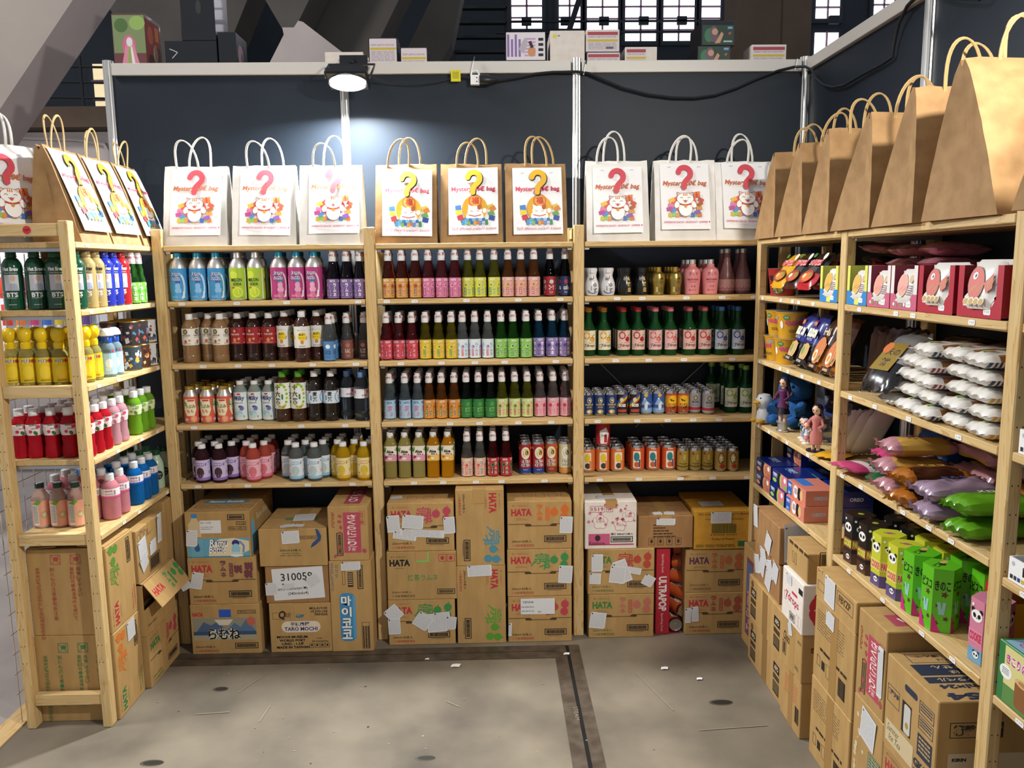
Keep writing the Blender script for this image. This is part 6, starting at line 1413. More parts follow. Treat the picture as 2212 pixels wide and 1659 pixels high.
def put(m, name, loc, rz=0, tilt=(0, 0), label='', cat='', group=None):
    o = m.obj(name, loc=loc); o.rotation_euler = (tilt[0], tilt[1], rz); return tag(o, label, cat, group)
# noodle cup
def cup(c, rim, draw, r0, r1, H, name, lidc):
    m = MB(); m.lathe([(0, .002), (r0, 0), (r0 + (r1 - r0) * .95, H - .006), (r1, H - .005), (r1 + .002, H - .003), (r1 + .002, H - .0005), (r1, H), (0, H)], c, 24)
    root = m.obj(name); a = Art(); draw(a)
    b = MB(); b.art_cyl(a, r0, 24, base=.0008, taper=lambda z: r0 + (r1 - r0) * .95 * z / (H - .006)); part(root, b.obj('printed_band', smooth=0))
    b = MB(); b.lathe([(r1 + .001, H), (r1 - .004, H + .0012), (0, H + .0014)], lidc, 24); part(root, b.obj('lid'))
    return Proto(root)
def dred(a):
    for dx in (-.09, .0, .09): a.vtext('辛', dx - .03, .055, .026, .03, '#1a0e0e', bold=.04); a.text('라면', dx + .006, .058, .026, .010, '#f2d8b0', bold=.02); a.ell(dx + .006, .022, .026, .018, '#4a3a20', 16); a.ell(dx + .006, .023, .020, .013, '#b89a5c', 14); a.greek(dx - .004, .016, .02, .012, 3, '#6a7a34', 3)
p = cup(shiny('cup_red', '#a8262c', .35), '', dred, .046, .060, .108, 'noodle_cup', 'film_silver'); p.put((1.165, -.128, 1.495), -.9, 'red instant noodle cup beside the far right pine post', 'noodle cup')
# leaning noodle packets
def packet(c1, c2, pic, txt, seed):
    def fn(u, v, s): return c1 if v > -.15 or s < 0 else c2
    m = pillow('x', .02, .02, .02, fn); 
    m = pillow('noodle_packet', .125, .155, .034, fn, seed)
    a = Art(); a.ell(0, -.032, .045, .026, pic[0], 18); a.ell(.006, -.034, .034, .018, pic[1], 16); a.ell(-.018, -.030, .012, .010, pic[2], 12); a.ell(.024, -.026, .008, .010, '#5c8a3a', 10)
    a.text(txt, -.046, .012, .092, .026, '#f6e8d8', bold=.13); a.up(); a.text(txt, -.046, .012, .092, .026, '#c8324a', bold=.04); a.ell(-.04, .056, .010, .010, '#3f7a3a', 12); a.ell(.042, .052, .012, .014, '#f0ece4', 12)
    m.art(a, (0, 0, .0355), (1, 0, 0), (0, 1, 0), base=.0004); return m
KX = (('film_yellow', 'film_yellow', ('#8a4a20', '#c87a3a', '#e6b45a'), '불닭볶음면', 'yellow'), ('film_black', 'film_brown', ('#8a3a1c', '#b8562a', '#d8d0b8'), '불닭볶음면', 'black and pink'), ('film_black', 'film_red', ('#a83a1c', '#d8682a', '#e6c48a'), '짜장볶음면', 'black and red'), ('film_red', 'film_red', ('#c8482a', '#d8782a', '#e0b04a'), '핵불닭', 'bright red'))
for i, (c1, c2, pic, t, nm) in enumerate(KX[:3]):
    for j in range(2):
        put(packet(c1, c2, pic, t, i), 'noodle_packet', (1.140 + .058 * j, -.285 - i * .132, 1.495 + .088), -PI / 2 + .06, (.95, 0), '%s noodle packet %s on the top snack shelf' % (nm, ('leaning at the front', 'leaning behind its twin')[j] if i != 3 else 'leaning against the display box'), 'noodle packet', 'noodle packets')
for i in range(3):
    put(pillow('p', .10, .14, .03, lambda u, v, s: 'film_black' if i == 0 else 'film_pinkpack', 30 + i), 'noodle_packet', (1.30, -.66 - .012 * i, 1.495 + .118 + .036 * i), .2 * i, (.1, .05), '%s noodle packet lying on others behind the display boxes' % ('black', 'lower dusty pink', 'upper dusty pink')[i], 'noodle packet', 'noodle packets')
for i in range(2):
    put(pillow('p', .10, .14, .058, lambda u, v, s: 'film_red', 40 + i), 'noodle_packet', (1.30, -.66, 1.495 + .059 * i), 0, (0, 0), 'red noodle packet %s behind the display boxes' % ('on the shelf', 'second up')[i], 'noodle packet', 'noodle packets')
for i in range(4):
    put(pillow('p', .11, .17, .04, lambda u, v, s: 'film_pinkpack', 50 + i), 'noodle_packet', (1.315, -.93 + .19 * (i % 2) - .13, 1.495 + .10 + .042 * (i // 2)), PI / 2, (.05, 0), 'pink noodle multipack, %s pair, %s, behind the boxes' % (('lower', 'upper')[i // 2], ('near end', 'far end')[i % 2]), 'noodle packet', 'noodle packets')
for i in range(2):
    put(pillow('p', .12, .36, .05, lambda u, v, s: 'film_red', 60 + i), 'noodle_packet', (1.315, -.965, 1.495 + .05 * i), 0, (0, 0), 'long red pack under the pink multipacks, %s' % ('lower', 'upper')[i], 'noodle packet', 'noodle packets')
# fish-cake display boxes
def display(c1, c2, top, fish, W=.125, H=.115, D=.15, kind=0):
    root = MB(); t = .003
    root.box(t, W - t, D - t, D, 0, H, c2); root.box(0, W, 0, D, 0, t, c1); root.box(0, t, 0, D, 0, H, c2); root.box(W - t, W, 0, D, 0, H, c2)
    root.face([(0, -.0004, 0), (W, -.0004, 0), (W, -.0004, H * .22), (W * .84, -.0004, H * .36), (W * .84, -.0004, H * .30), (W * .64, -.0004, H * .16), (W * .36, -.0004, H * .16), (W * .16, -.0004, H * .30), (0, -.0004, H * .36)][:1] * 0 + [(0, -.0004, 0), (W, -.0004, 0), (W, -.0004, H * .17), (0, -.0004, H * .17)], c1)
    for s in (0, 1):
        x = lambda q: W * q if not s else W * (1 - q)
        pts = [(x(0), -.0005, H * .17), (x(.30), -.0005, H * .17), (x(.17), -.0005, H * .36), (x(0), -.0005, H * .36)]; root.face(pts if not s else pts[::-1], c1)
        pts = [(x(0), -.0005, H * .36), (x(.13), -.0005, H * .36), (x(.13), -.0005, H), (x(0), -.0005, H)]; root.face(pts if not s else pts[::-1], top)
    a = Art()
    if kind == 1: [a.ell(.02 + i * .028, .014 + (i % 2) * .008, .005, .005, '#f0e6e6', 8) for i in range(4)]; [a.ell(.034 + i * .028, .012, .005, .006, '#7a9a5a', 8) for i in range(3)]
    if kind == 0: a.rect(W * .40, .001, W * .22, H * .16, top)
    a.rrect(W * .62, .008, .026, .014, .004, 'tag_white'); a.text('€ 3,00', W * .62 + .004, .012, .018, .006, '#6a6e76')
    root.art(a, (0, -.0006, 0), (1, 0, 0), (0, 0, 1)); return root
def fishpack(base, f1, f2, gold=False):
    m = pillow('x', .082, .098, .02, lambda u, v, s: base); T = m
    a = Art()
    a.ell(-.012, .0, .022, .034, '#6a4a1a' if gold else '#e6d8b0', 18, .25); a.ell(-.012, .0, .0205, .032, f1, 18, .25); a.ell(-.016, .020, .012, .012, f1, 14)
    for i in range(6): a.line([(-.024 + .006 * i, -.02 + .004 * (i % 3)), (-.018 + .006 * i, -.008 + .004 * (i % 3))], .0016, f2)
    if gold:
        for i in range(4): a.ell(-.026 + i * .014, -.036, .008, .008, '#e9dcc8', 12); a.ell(-.026 + i * .014, -.037, .0066, .0066, f2, 12)
        a.poly([(.010, .0), (.030, .02), (.036, -.01), (.022, -.02)], f1); a.ell(-.018, .014, .0065, .0075, '#f4f2ee', 14); a.ell(-.017, .014, .003, .004, '#141414', 10)
        for i in range(4): a.line([(.016 + i * .005, -.012), (.024 + i * .004, .010)], .0014, f2)
    else: a.ell(.022, .018, .010, .012, '#c8a070', 12); a.greek(.012, -.03, .02, .03, 5, '#8a4a5a', 3)
    m.art(a, (0, 0, .0203), (1, 0, 0), (0, 1, 0), base=.0006); return m
yy = -.655
SPEC = (('#2f84c8', '#dfe06a', '#d9dc66', ('film_white', '#d2a233', '#9a6a1c'), 'yellow and blue', 0), ('#2f84c8', '#dfe06a', '#d9dc66', ('film_white', '#d2a233', '#9a6a1c'), 'yellow and blue', 0), ('#c8607c', '#b24a68', '#e6dcd8', ('film_white', '#d98a74', '#c46a58'), 'pink and white', 1), ('#c8607c', '#b24a68', '#e6dcd8', ('film_white', '#d98f80', '#c46a58'), 'pink and white', 1), ('#b01f34', '#9a1a2c', '#b01f34', ('film_white', '#c23a22', '#a8842a'), 'crimson', 2), ('#b01f34', '#9a1a2c', '#b01f34', ('film_white', '#c23a22', '#b08a2a'), 'crimson', 2))
for i, (c1, c2, tp, fp, nm, k) in enumerate(SPEC):
    y = (-.664, -.872, -1.01, -1.147, -1.292, -1.470)[i]; W = (.138, .132, .132, .138, .160, .168)[i]
    lab = '%s open box of fish wafers, %s' % (nm, ('beyond the pine post', 'before the pine post', 'next to the yellow box', 'next to the crimson box', 'further from the camera', 'nearest the camera')[i])
    o = display(c1, c2, tp, None, W, .118, .15, k).obj('display_box', loc=(1.097, y, 1.4955), rot=RR, smooth=0); tag(o, lab, 'display box', 'fish wafer display boxes')
    for j in range(2):
        m = fishpack(*fp, gold=k == 2); q = m.obj('wafer_packet'); q.rotation_euler = (1.32, 0, RR + .1); q.scale = (W / .145,) * 3
        q.location = (1.117 + .034 * j, y - W / 2 - .004, 1.502 + .052 * W / .132)
        tag(q, 'fish-shaped wafer packet %s in the %s' % (('in front', 'behind')[j], lab.split(' open')[0] + ' box ' + lab.split(', ')[1]), 'packet', 'wafer packets in the display boxes')
# yellow cups, two stacks of two
def dyel(a):
    for dx in (-.1, 0, .1): a.ell(dx - .028, .080, .011, .010, '#4a7a3a', 14); a.text('치즈', dx - .034, .076, .014, .008, '#e8e6c8'); a.text('볶음면', dx - .034, .050, .062, .018, '#c0486a', bold=.05); a.ell(dx + .024, .078, .016, .008, '#9a9080', 12); a.ell(dx - .046, .052, .006, .016, '#e9e4da', 10); a.greek(dx - .02, .02, .05, .012, 2, '#6a5a28', 3)
p = cup(shiny('cup_yellow', '#d39a22', .35), '', dyel, .047, .060, .1, 'noodle_cup', 'film_silver')
for i, (x, y, z, t) in enumerate(((1.165, -.108, 1.234, 'lower cup by the far post'), (1.170, -.108, 1.3355, 'upper cup by the far post'), (1.160, -.236, 1.234, 'lower cup beside the blue bags'), (1.165, -.236, 1.3355, 'upper cup beside the blue bags'))): p.put((x, y, z), -1.0 + (1.6 if i == 0 else .3 * i), 'yellow instant noodle cup, %s' % t, 'noodle cup', 'yellow noodle cups')
# upright noodle bags
def standbag(c1, c2, art, H, W, T, seed):
    m = pillow('x', H, W, T, lambda u, v, s: (c1 if u > -.1 else c2) if s > 0 else c1, seed, crimp=.08)
    m.art(art, (-H / 2, W / 2, T + .0), (0, -1, 0), (1, 0, 0), base=.0008); return m
def du(a):
    a.ell(.055, .05, .042, .036, '#c8a468', 18)
    for i in range(9): a.line([(.025 + .007 * i, .025), (.018 + .009 * i, .08)], .004, '#b8804a' if i % 2 else '#dfc79a')
    a.ell(.035, .055, .014, .016, '#7a9a4a', 12); a.rect(.0, .006, .11, .018, '#17141a'); a.text('KITSUNE', .012, .010, .05, .009, '#c9c4bc', bold=.03)
    a.text('KIUDON', .006, .108, .098, .034, '#efe6cf', bold=.10); a.text('NOODLE', .02, .096, .06, .010, '#d8d4e4'); a.rrect(.03, .150, .034, .022, .004, '#8f2a30'); a.text('五木', .034, .154, .026, .014, '#f0e2d0'); return a
def dr(a):
    a.ell(.05, .07, .05, .05, '#c87a4a', 18); a.ell(.03, .05, .020, .022, '#e9dcc4', 16); a.ell(.03, .05, .012, .013, '#e08a2c', 14)
    for i in range(6): a.line([(.06 + .006 * i, .03), (.05 + .01 * i, .1)], .006, '#d89a6a' if i % 2 else '#b8643a')
    a.line([(.06, .03), (.085, .055)], .008, '#4a6a2c'); a.rect(.0, .004, .10, .016, '#2c1414'); a.text('RAMEN', .02, .006, .05, .010, '#d8b48a', bold=.03); a.text('らーめん', .02, .125, .07, .03, '#e6d0b0', bold=.05); return a
for i, (y, c1, c2, f, nm) in enumerate(((-.372, 'film_blue', 'film_black', du, 'blue noodle bag with brown noodle picture, farther of two'), (-.482, 'film_blue', 'film_black', du, 'blue noodle bag with brown noodle picture, nearer of two'), (-.600, 'film_brown', 'film_orange', dr, 'brown soup noodle bag with an egg picture beside the blue bags'), (-.715, 'film_brown', 'film_orange', dr, 'brown soup noodle bag with an egg picture by the pine post'))):
    o = standbag(c1, c2, f(Art()), .205, .108, .05, 70 + i).obj('noodle_bag'); o.matrix_world = Matrix.Translation((1.172, y, 1.234 + .106)) @ Matrix.Rotation(-.10, 4, 'Z') @ Matrix.Rotation(-1.18, 4, 'Y') @ Matrix.Translation((0, 0, -.02))
    tag(o, nm, 'noodle bag', 'upright noodle bags')
for i in range(3):
    a = Art(); a.text('らーめん', .02, .15, .07, .026, '#d8cbb8', bold=.04)
    o = standbag('film_brown', 'film_orange', a, .205, .12, .028, 80 + i).obj('noodle_bag'); o.matrix_world = Matrix.Translation((1.222, -.915 - .048 * i, 1.222 + .108)) @ Matrix.Rotation(-PI / 2 - .3, 4, 'Z') @ Matrix.Rotation(-1.12, 4, 'Y')
    tag(o, 'orange and brown noodle bag leaning in a row, %s from the pine post' % ORD[i], 'noodle bag', 'leaning noodle bags')
a = Art(); a.rect(.02, .06, .075, .10, 'film_gold'); a.text('天の', .035, .115, .05, .024, '#2a1c10', bold=.02); a.text('餅', .04, .075, .034, .03, '#2a1c10', bold=.02); a.ell(.03, .14, .016, .02, '#c86a2c', 12)
o = standbag('film_silver', 'film_black', a, .22, .13, .05, 90).obj('mochi_bag'); o.matrix_world = Matrix.Translation((1.160, -1.105, 1.222 + .10)) @ Matrix.Rotation(.25, 4, 'Z') @ Matrix.Rotation(-.80, 4, 'Y'); tag(o, 'black and gold mochi bag leaning out over the shelf edge', 'mochi bag')
for i in range(3):
    for l in range(4):
        put(pillow('p', .19, .10, .045, (lambda u, v, s: 'film_black' if abs(v) > .3 else ('film_gold' if u > .35 else 'film_black')) if (i + l) % 2 else (lambda u, v, s: 'film_black' if abs(u) < .7 else 'film_silver'), 95 + i * 4 + l), 'mochi_bag', (1.332 - .004 * l, -1.17 - .205 * i, 1.2228 + .050 * l), PI / 2 + R.uniform(-.08, .08), (0, 0), 'black mochi bag, %s of the %s rear stack' % (('bottom', 'second', 'third', 'top')[l], ('far', 'middle', 'near')[i]), 'mochi bag', 'black mochi bags')
# white sponge cake packets
def dora(band, cake):
    def fn(u, v, s):
        if abs(u) > .80: return 'film_white'
        if s > 0:
            if v < -.70 and -.55 < u < .8: return cake
            if v > .8: return band if int((u + 1) * 16) % 2 else 'film_white'
            if -.2 < u < .7 and -.5 < v < .1: return 'film_haze'
            return 'film_white'
        if v < -.45: return band if int((u + 1) * 16) % 2 else 'film_white'
        return 'film_white'
    m = pillow('x', .175, .105, .036, fn, 3, n=32, k=14, box=True)
    a = Art(); a.ell(-.045, .004, .016, .012, '#9ab86a', 12, .4); a.ell(-.030, .012, .010, .008, '#c8584a', 10); a.text('どら焼き', .0, .016, .055, .012, '#7a4a3a', bold=.02); a.greek(-.005, -.002, .06, .012, 2, '#8a5a4a', 5); m.art(a, (0, 0, .0375), (1, 0, 0), (0, 1, 0), base=.0006); return m
principled('film_haze', '#cfc3b4', .3, coat=.4)
KINDS = (('#8f2434', 'cake_brown', 'burgundy-striped'), ('#27335c', 'cake_brown', 'navy-striped'), ('#d0a02c', 'cake_yellow', 'yellow-striped'))
DP = [Proto(dora(b, c).obj('sponge_cake_packet')) for b, c, _ in KINDS]
place = ['far stack', 'second stack from the mochi bag', 'middle stack', 'fourth stack from the mochi bag', 'nearest stack beside the post']
LV = ['bottom', 'second up', 'third up', 'fourth up', 'fifth up', 'topmost']
for s, (y, ks, dx) in enumerate(((-1.135, (0, 0, 1), .01), (-1.245, (0, 1, 0, 0), .005), (-1.355, (1, 1, 0, 0, 1), -.01), (-1.465, (2, 1, 1, 1, 0), .0), (-1.575, (2, 2, 2, 1, 1), -.01))):
    for l, k in enumerate(ks):
        DP[k].put((1.182 + dx + R.uniform(-.014, .008), y + R.uniform(-.003, .003), 1.2226 + .0405 * l), R.uniform(-.03, .03), '%s white sponge cake packet, %s in the %s' % (KINDS[k][2], LV[l], place[s]), 'cake packet', 'white sponge cake packets', (0, 0))
# the mixed pouch shelf
def roll(film, cake, seed=5):
    def fn(u, v, s):
        if abs(u) > .60: return film
        if s > 0 and -.62 < v < -.1: return cake
        if s > 0 and abs(v) >= .62: return cake if v < 0 else film
        return film if s > 0 and v > .25 else cake
    return pillow('x', .21, .105, .05, fn, seed, n=26, k=14, crinkle=1.7)
def mixed(film, cake, tx, tc, seed=5):
    m = roll(film, cake, seed); a = Art(); a.text(tx, -.035, .004, .07, .018, tc, bold=.04); m.art(a, (0, 0, .0535), (1, 0, 0), (0, 1, 0), base=.0006); return m
MX = [('film_pink', 'cake_yellow', 'ロール', '#8a5a3a', 'pink-wrapped sponge roll'), ('film_orange', 'film_brown', 'チョコ', '#c89a4a', 'orange-wrapped chocolate roll'), ('film_lilac', 'film_lilac', 'ミルク', '#3a5a9c', 'lilac-wrapped milk roll'), ('film_green', 'film_green', 'メロン', '#cfe0a0', 'bright green melon roll')]
MP = [Proto(mixed(*q[:4], seed=5 + 3 * i).obj('cake_roll_packet')) for i, q in enumerate(MX)]
for k, x, y, l, t, rz in ((0, 1.190, -1.150, 0, 'bottom of the front stack', .06), (0, 1.185, -1.152, 1, 'second in the front stack', .0), (0, 1.20, -1.150, 2, 'top of the front stack', -.06), (0, 1.338, -1.26, 2, 'top of the rear pile', PI / 2), (0, 1.340, -1.26, 0, 'bottom of the rear pile', PI / 2), (0, 1.336, -1.26, 1, 'middle of the rear pile', PI / 2 + .05),
        (1, 1.175, -1.268, 0, 'by the shelf edge', .08), (1, 1.180, -1.268, 1, 'on top near the shelf edge', -.05), (1, 1.340, -1.475, 0, 'low at the rear', PI / 2), (1, 1.338, -1.475, 1, 'higher at the rear', PI / 2 + .05),
        (2, 1.180, -1.392, 0, 'bottom by the shelf edge', -.10), (2, 1.172, -1.394, 1, 'upper by the shelf edge', .06), (2, 1.338, -1.475, 2, 'on the rear pile by the post', PI / 2 - .05), (2, 1.336, -1.475, 3, 'topmost at the rear by the post', PI / 2), (3, 1.185, -1.522, 0, 'bottom by the near post', .10), (3, 1.185, -1.525, 1, 'upper by the near post', -.06)):
    MP[k].put((x, y, .967 + .0565 * l), rz, '%s, %s' % (MX[k][4], t), 'cake packet', 'wrapped cake rolls', (0, 0))
m = pillow('x', .17, .13, .03, lambda u, v, s: 'film_magenta' if abs(u) > .72 or u < -.35 else 'film_clear' if u > .1 else '#e6c9cc'); o = put(m, 'candy_pouch', (1.150, -.925, .972), .2, (.0, .10), 'pink and clear candy pouch hanging over the shelf edge', 'pouch')
for i, (f, x, y, z, rz, nm) in enumerate((('film_darkgreen', 1.185, -1.045, .967, .1, 'dark green pouch on the shelf'), ('film_darkgreen', 1.19, -1.045, 1.006, -.1, 'dark green pouch on top of another'), ('film_magenta', 1.30, -.905, 1.043, .1, 'magenta pouch on top near the pine post'), ('film_clear', 1.30, -.905, 1.004, .05, 'clear beige pouch near the pine post'), ('film_white', 1.30, -.905, .967, .0, 'white pouch near the pine post'), ('film_magenta', 1.20, -1.045, 1.045, .05, 'magenta pouch on top of the green ones'))):
    put(pillow('x', .14, .095, .032, lambda u, v, s: f, 20 + i, crinkle=1.6), 'candy_pouch', (x, y, z), rz, (0, 0), nm, 'pouch', 'loose candy pouches')
# figures and plush on the fourth shelf, far bay
def plush():
    b = noisy('plush_blue', '#1f4f86', '#2a5f98', 60, .95, bump=.6); w = noisy('plush_white', '#cfd0d2', '#dcdcdd', 60, .95, bump=.6); y = noisy('plush_yellow', '#d0a436', '#dab04a', 60, .95, bump=.6)
    root = MB(); P = [(0, 0), (.055, .002), (.070, .02), (.072, .045), (.062, .075), (.046, .098), (.040, .104), (.055, .112), (.066, .13), (.070, .15), (.064, .172), (.044, .19), (.02, .198), (0, .199)]
    root.lathe(P, 'plush_blue', 22); o = root.obj('plush_toy')
    for s in (-1, 1):
        m = MB(); m.tube([(s * .05, -.03, .088), (s * .066, -.06, .075), (s * .05, -.088, .066)], .021, 'plush_blue', 10); part(o, m.obj('arm'))
        m = MB(); m.ball((s * .045, -.075, .024), .030, .036, .024, 'plush_blue'); part(o, m.obj('leg'))
        m = MB(); m.ball((s * .050, .0, .190), .020, .012, .022, 'plush_blue'); part(o, m.obj('ear'))
    m = MB(); m.ball((0, -.066, .142), .028, .018, .020, 'plush_white'); m.ball((0, -.084, .148), .008, .006, .006, 'black_plastic', 8, 6); part(o, m.obj('muzzle'))
    m = MB(); m.ball((-.024, -.060, .165), .006, .006, .007, 'black_plastic', 8, 6); m.ball((.024, -.060, .165), .006, .006, .007, 'black_plastic', 8, 6); part(o, m.obj('eyes'))
    return o
o = plush(); o.location = (1.232, -.135, .9665); o.rotation_euler = (0, 0, -.95); tag(o, 'seated blue plush toy by the far right pine post', 'plush toy')
def duck():
    m = MB(); m.lathe([(0, 0), (.026, .002), (.034, .02), (.030, .05), (.020, .066), (.024, .074), (.036, .092), (.036, .108), (.024, .126), (0, .132)], 'plush_white', 18); o = m.obj('plush_toy')
    m = MB(); m.ball((0, -.034, .094), .018, .022, .008, 'plush_yellow'); part(o, m.obj('beak'))
    for s in (-1, 1): m = MB(); m.ball((s * .02, -.03, .012), .014, .024, .010, 'plush_yellow'); part(o, m.obj('foot'))
    m = MB(); m.ball((-.014, -.028, .112), .004, .004, .005, 'black_plastic', 8, 6); m.ball((.014, -.028, .112), .004, .004, .005, 'black_plastic', 8, 6); part(o, m.obj('eyes'))
    return o
o = duck(); o.location = (1.118, -.092, .9665); o.rotation_euler = (0, 0, -1.3); o.scale = (.95,) * 3; tag(o, 'small white plush duck with yellow beak in front of the blue plush', 'plush toy')
principled('skin', '#e2b496', .5)
def figure(H, hair, top, low, base, style=0):
    s = H / .16; m = MB()
    if base == 'drum': m.lathe([(0, 0), (.026, 0), (.026, .006), (.019, .008), (.019, .034), (.024, .036), (.024, .042), (0, .042)], 'alu', 16)
    else: m.lathe([(0, 0), (.030 * s, 0), (.030 * s, .004), (0, .0042)], 'black_plastic' if base == 'disc' else 'tag_white', 18)
    z0 = .042 if base == 'drum' else .004; o = m.obj('figurine')
    b = MB(); k = s if style != 1 else s
    hr = .016 * s * (1.6 if style == 1 else 1)
    zt = z0 + H * (.55 if style == 1 else .74)
    for q in (-1, 1): b.lathe([(0, z0), (.006 * s, z0), (.007 * s, z0 + H * .2), (.009 * s, z0 + H * .42), (0, z0 + H * .44)], 'skin', 8); [None for _ in ()]; b.v[-8 * 5:] = [(x + q * .009 * s, y, z) for x, y, z in b.v[-8 * 5:]]
    b.lathe([(0, z0 + H * .38), (.014 * s, z0 + H * .4), (.011 * s, z0 + H * .54), (.016 * s, z0 + H * .66), (.006 * s, zt - hr * .4), (.006 * s, zt), (0, zt)], 'skin', 12)
    b.ball((0, 0, zt + hr * .8), hr * .92, hr * .95, hr * 1.05, 'skin'); part(o, b.obj('body'))
    b = MB(); b.lathe([(.018 * s, z0 + H * .12 if style == 2 else z0 + H * .28), (.020 * s, z0 + H * .3), (.012 * s, z0 + H * .52), (.017 * s, z0 + H * .62), (.015 * s, z0 + H * .68), (.008 * s, z0 + H * .70)], top, 14)
    for q in (-1, 1): b.tube([(q * .016 * s, 0, z0 + H * .64), (q * .026 * s, -.006 * s, z0 + H * .52), (q * .018 * s, -.02 * s, z0 + H * .46)], .005 * s, top, 8)
    part(o, b.obj('clothing'))
    b = MB(); P = []
    b.ball((0, hr * .25, zt + hr * .95), hr * 1.12, hr * 1.05, hr * 1.12, hair)
    b.tube([(0, hr * .9, zt + hr * .9), (.004 * s, hr * 1.5, zt - H * .12), (-.004 * s, hr * 1.3, zt - H * (.42 if style == 2 else .2))], hr * .55, hair, 10); part(o, b.obj('hair'))
    for q in (-1, 1):
        b = MB(); b.ball((q * hr * .36, -hr * .86, zt + hr * .75), hr * .12, hr * .1, hr * .18, 'black_plastic', 8, 6); part(o, b.obj('eye'))
    if low: b = MB(); b.lathe([(.017 * s, z0 + H * .3), (.021 * s, z0 + H * .22), (.024 * s, z0 + H * .16)], low, 14); part(o, b.obj('skirt'))
    return o
principled('hair_black', '#1c181c', .3); principled('hair_navy', '#2a2c44', .35); principled('hair_blue', '#5a9ccc', .4); principled('hair_brown', '#8a4a26', .4); principled('hair_silver', '#b9b4c8', .4); principled('cloth_purple', '#5c2a54', .4); principled('cloth_rose', '#c87a74', .4); principled('cloth_green', '#2f5f4c', .4); principled('cloth_blue', '#6a88b4', .4); principled('cloth_white', '#dcdbe0', .5); principled('cloth_red', '#8f2a34', .4)
for H, hair, top, low, base, st, x, y, rz, nm in ((.185, 'hair_navy', 'cloth_purple', 'hair_black', 'drum', 0, 1.135, -.262, -1.0, 'tall purple figurine on a silver drum'), (.175, 'hair_black', 'cloth_rose', None, 'disc', 2, 1.130, -.605, -.9, 'figurine in a rose robe on a black disc'),
        (.092, 'hair_black', 'cloth_green', None, 'white', 1, 1.165, -.395, -.9, 'small figurine in green with black hair'), (.092, 'hair_silver', 'cloth_blue', 'cloth_blue', 'white', 1, 1.155, -.440, -.9, 'small figurine in blue with silver hair'), (.092, 'hair_brown', 'cloth_white', 'cloth_rose', 'white', 1, 1.145, -.487, -.9, 'small figurine in white with brown hair'), (.088, 'hair_blue', 'cloth_white', 'cloth_blue', 'white', 1, 1.195, -.655, -.9, 'small figurine with light blue hair behind the robe figurine')):
    o = figure(H, hair, top, low, base, st); o.location = (x, y, .9662); o.rotation_euler = (0, 0, rz); tag(o, nm, 'figurine', 'figurines on the right shelving')
def windowbox(loc, W, D, H, c, rz, lab, cat='box', pane=True):
    m = MB(); m.bbox(0, W, 0, D, 0, H, c, .002); o = m.obj('figure_box', loc=loc, rot=rz)
    if pane:
        for z0_, z1_ in ((.06, .46), (.53, .94)):
            m = MB(); m.bbox(W * .12, W * .88, -.002, 0, H * z0_, H * z1_, shiny('pane_dark', '#0b0d14', .08, coat=1), .0008); part(o, m.obj('window_pane'))
    return tag(o, lab, cat)
principled('box_blue', '#1a2c66', .3, coat=.3); principled('box_dark', '#17181c', .25, coat=.4); principled('box_grey', '#3c3c3e', .3, coat=.4)
windowbox((1.235, -.400, .9662), .155, .12, .205, 'box_blue', RR, 'dark blue box with two black windows behind the figurines')
m = MB(); m.bbox(0, .085, 0, .11, 0, .19, 'box_grey', .002); tag(m.obj('figure_box', loc=(1.250, -.300, .9662), rot=RR), 'dark grey curved box behind the plush and the drum figurine', 'box')
m = MB(); m.bbox(0, .06, 0, .10, 0, .17, 'box_dark', .002); a = Art(); a.ell(.03, .07, .02, .05, '#c07a2c', 14); a.ell(.03, .06, .012, .035, '#7a3a1c', 12); m.art(a, (0, 0, 0), (1, 0, 0), (0, 0, 1)); tag(m.obj('figure_box', loc=(1.245, -.562, .9662), rot=RR), 'black box with an orange flame print beside the blue box', 'box')
for i in range(3):
    put(pillow('x', .20, .12, .024, lambda u, v, s: 'film_white', 110 + i), 'rice_cracker_bag', (1.205 + .036 * i, -.742, .9662 + .085), RR + .35, (0, -1.05), 'pale cracker bag standing against the pine post, %s from the front' % ORD[i], 'bag', 'pale cracker bags')
put(pillow('x', .12, .10, .02, lambda u, v, s: 'film_yellow', 120), 'candy_pouch', (1.150, -.71, .9662), .6, (0, 0), 'small yellow pouch lying on the shelf by the pine post', 'pouch')
m = MB(); m.ball((0, 0, .085), .058, .10, .085, 'plush_blue', 16, 10); o = m.obj('plush_toy', loc=(1.330, -1.03, .9665)); b = MB(); b.ball((-.05, -.01, .10), .02, .05, .03, 'plush_white'); part(o, b.obj('face_patch')); tag(o, 'blue plush toy stuffed at the rear behind the cake rolls', 'plush toy')
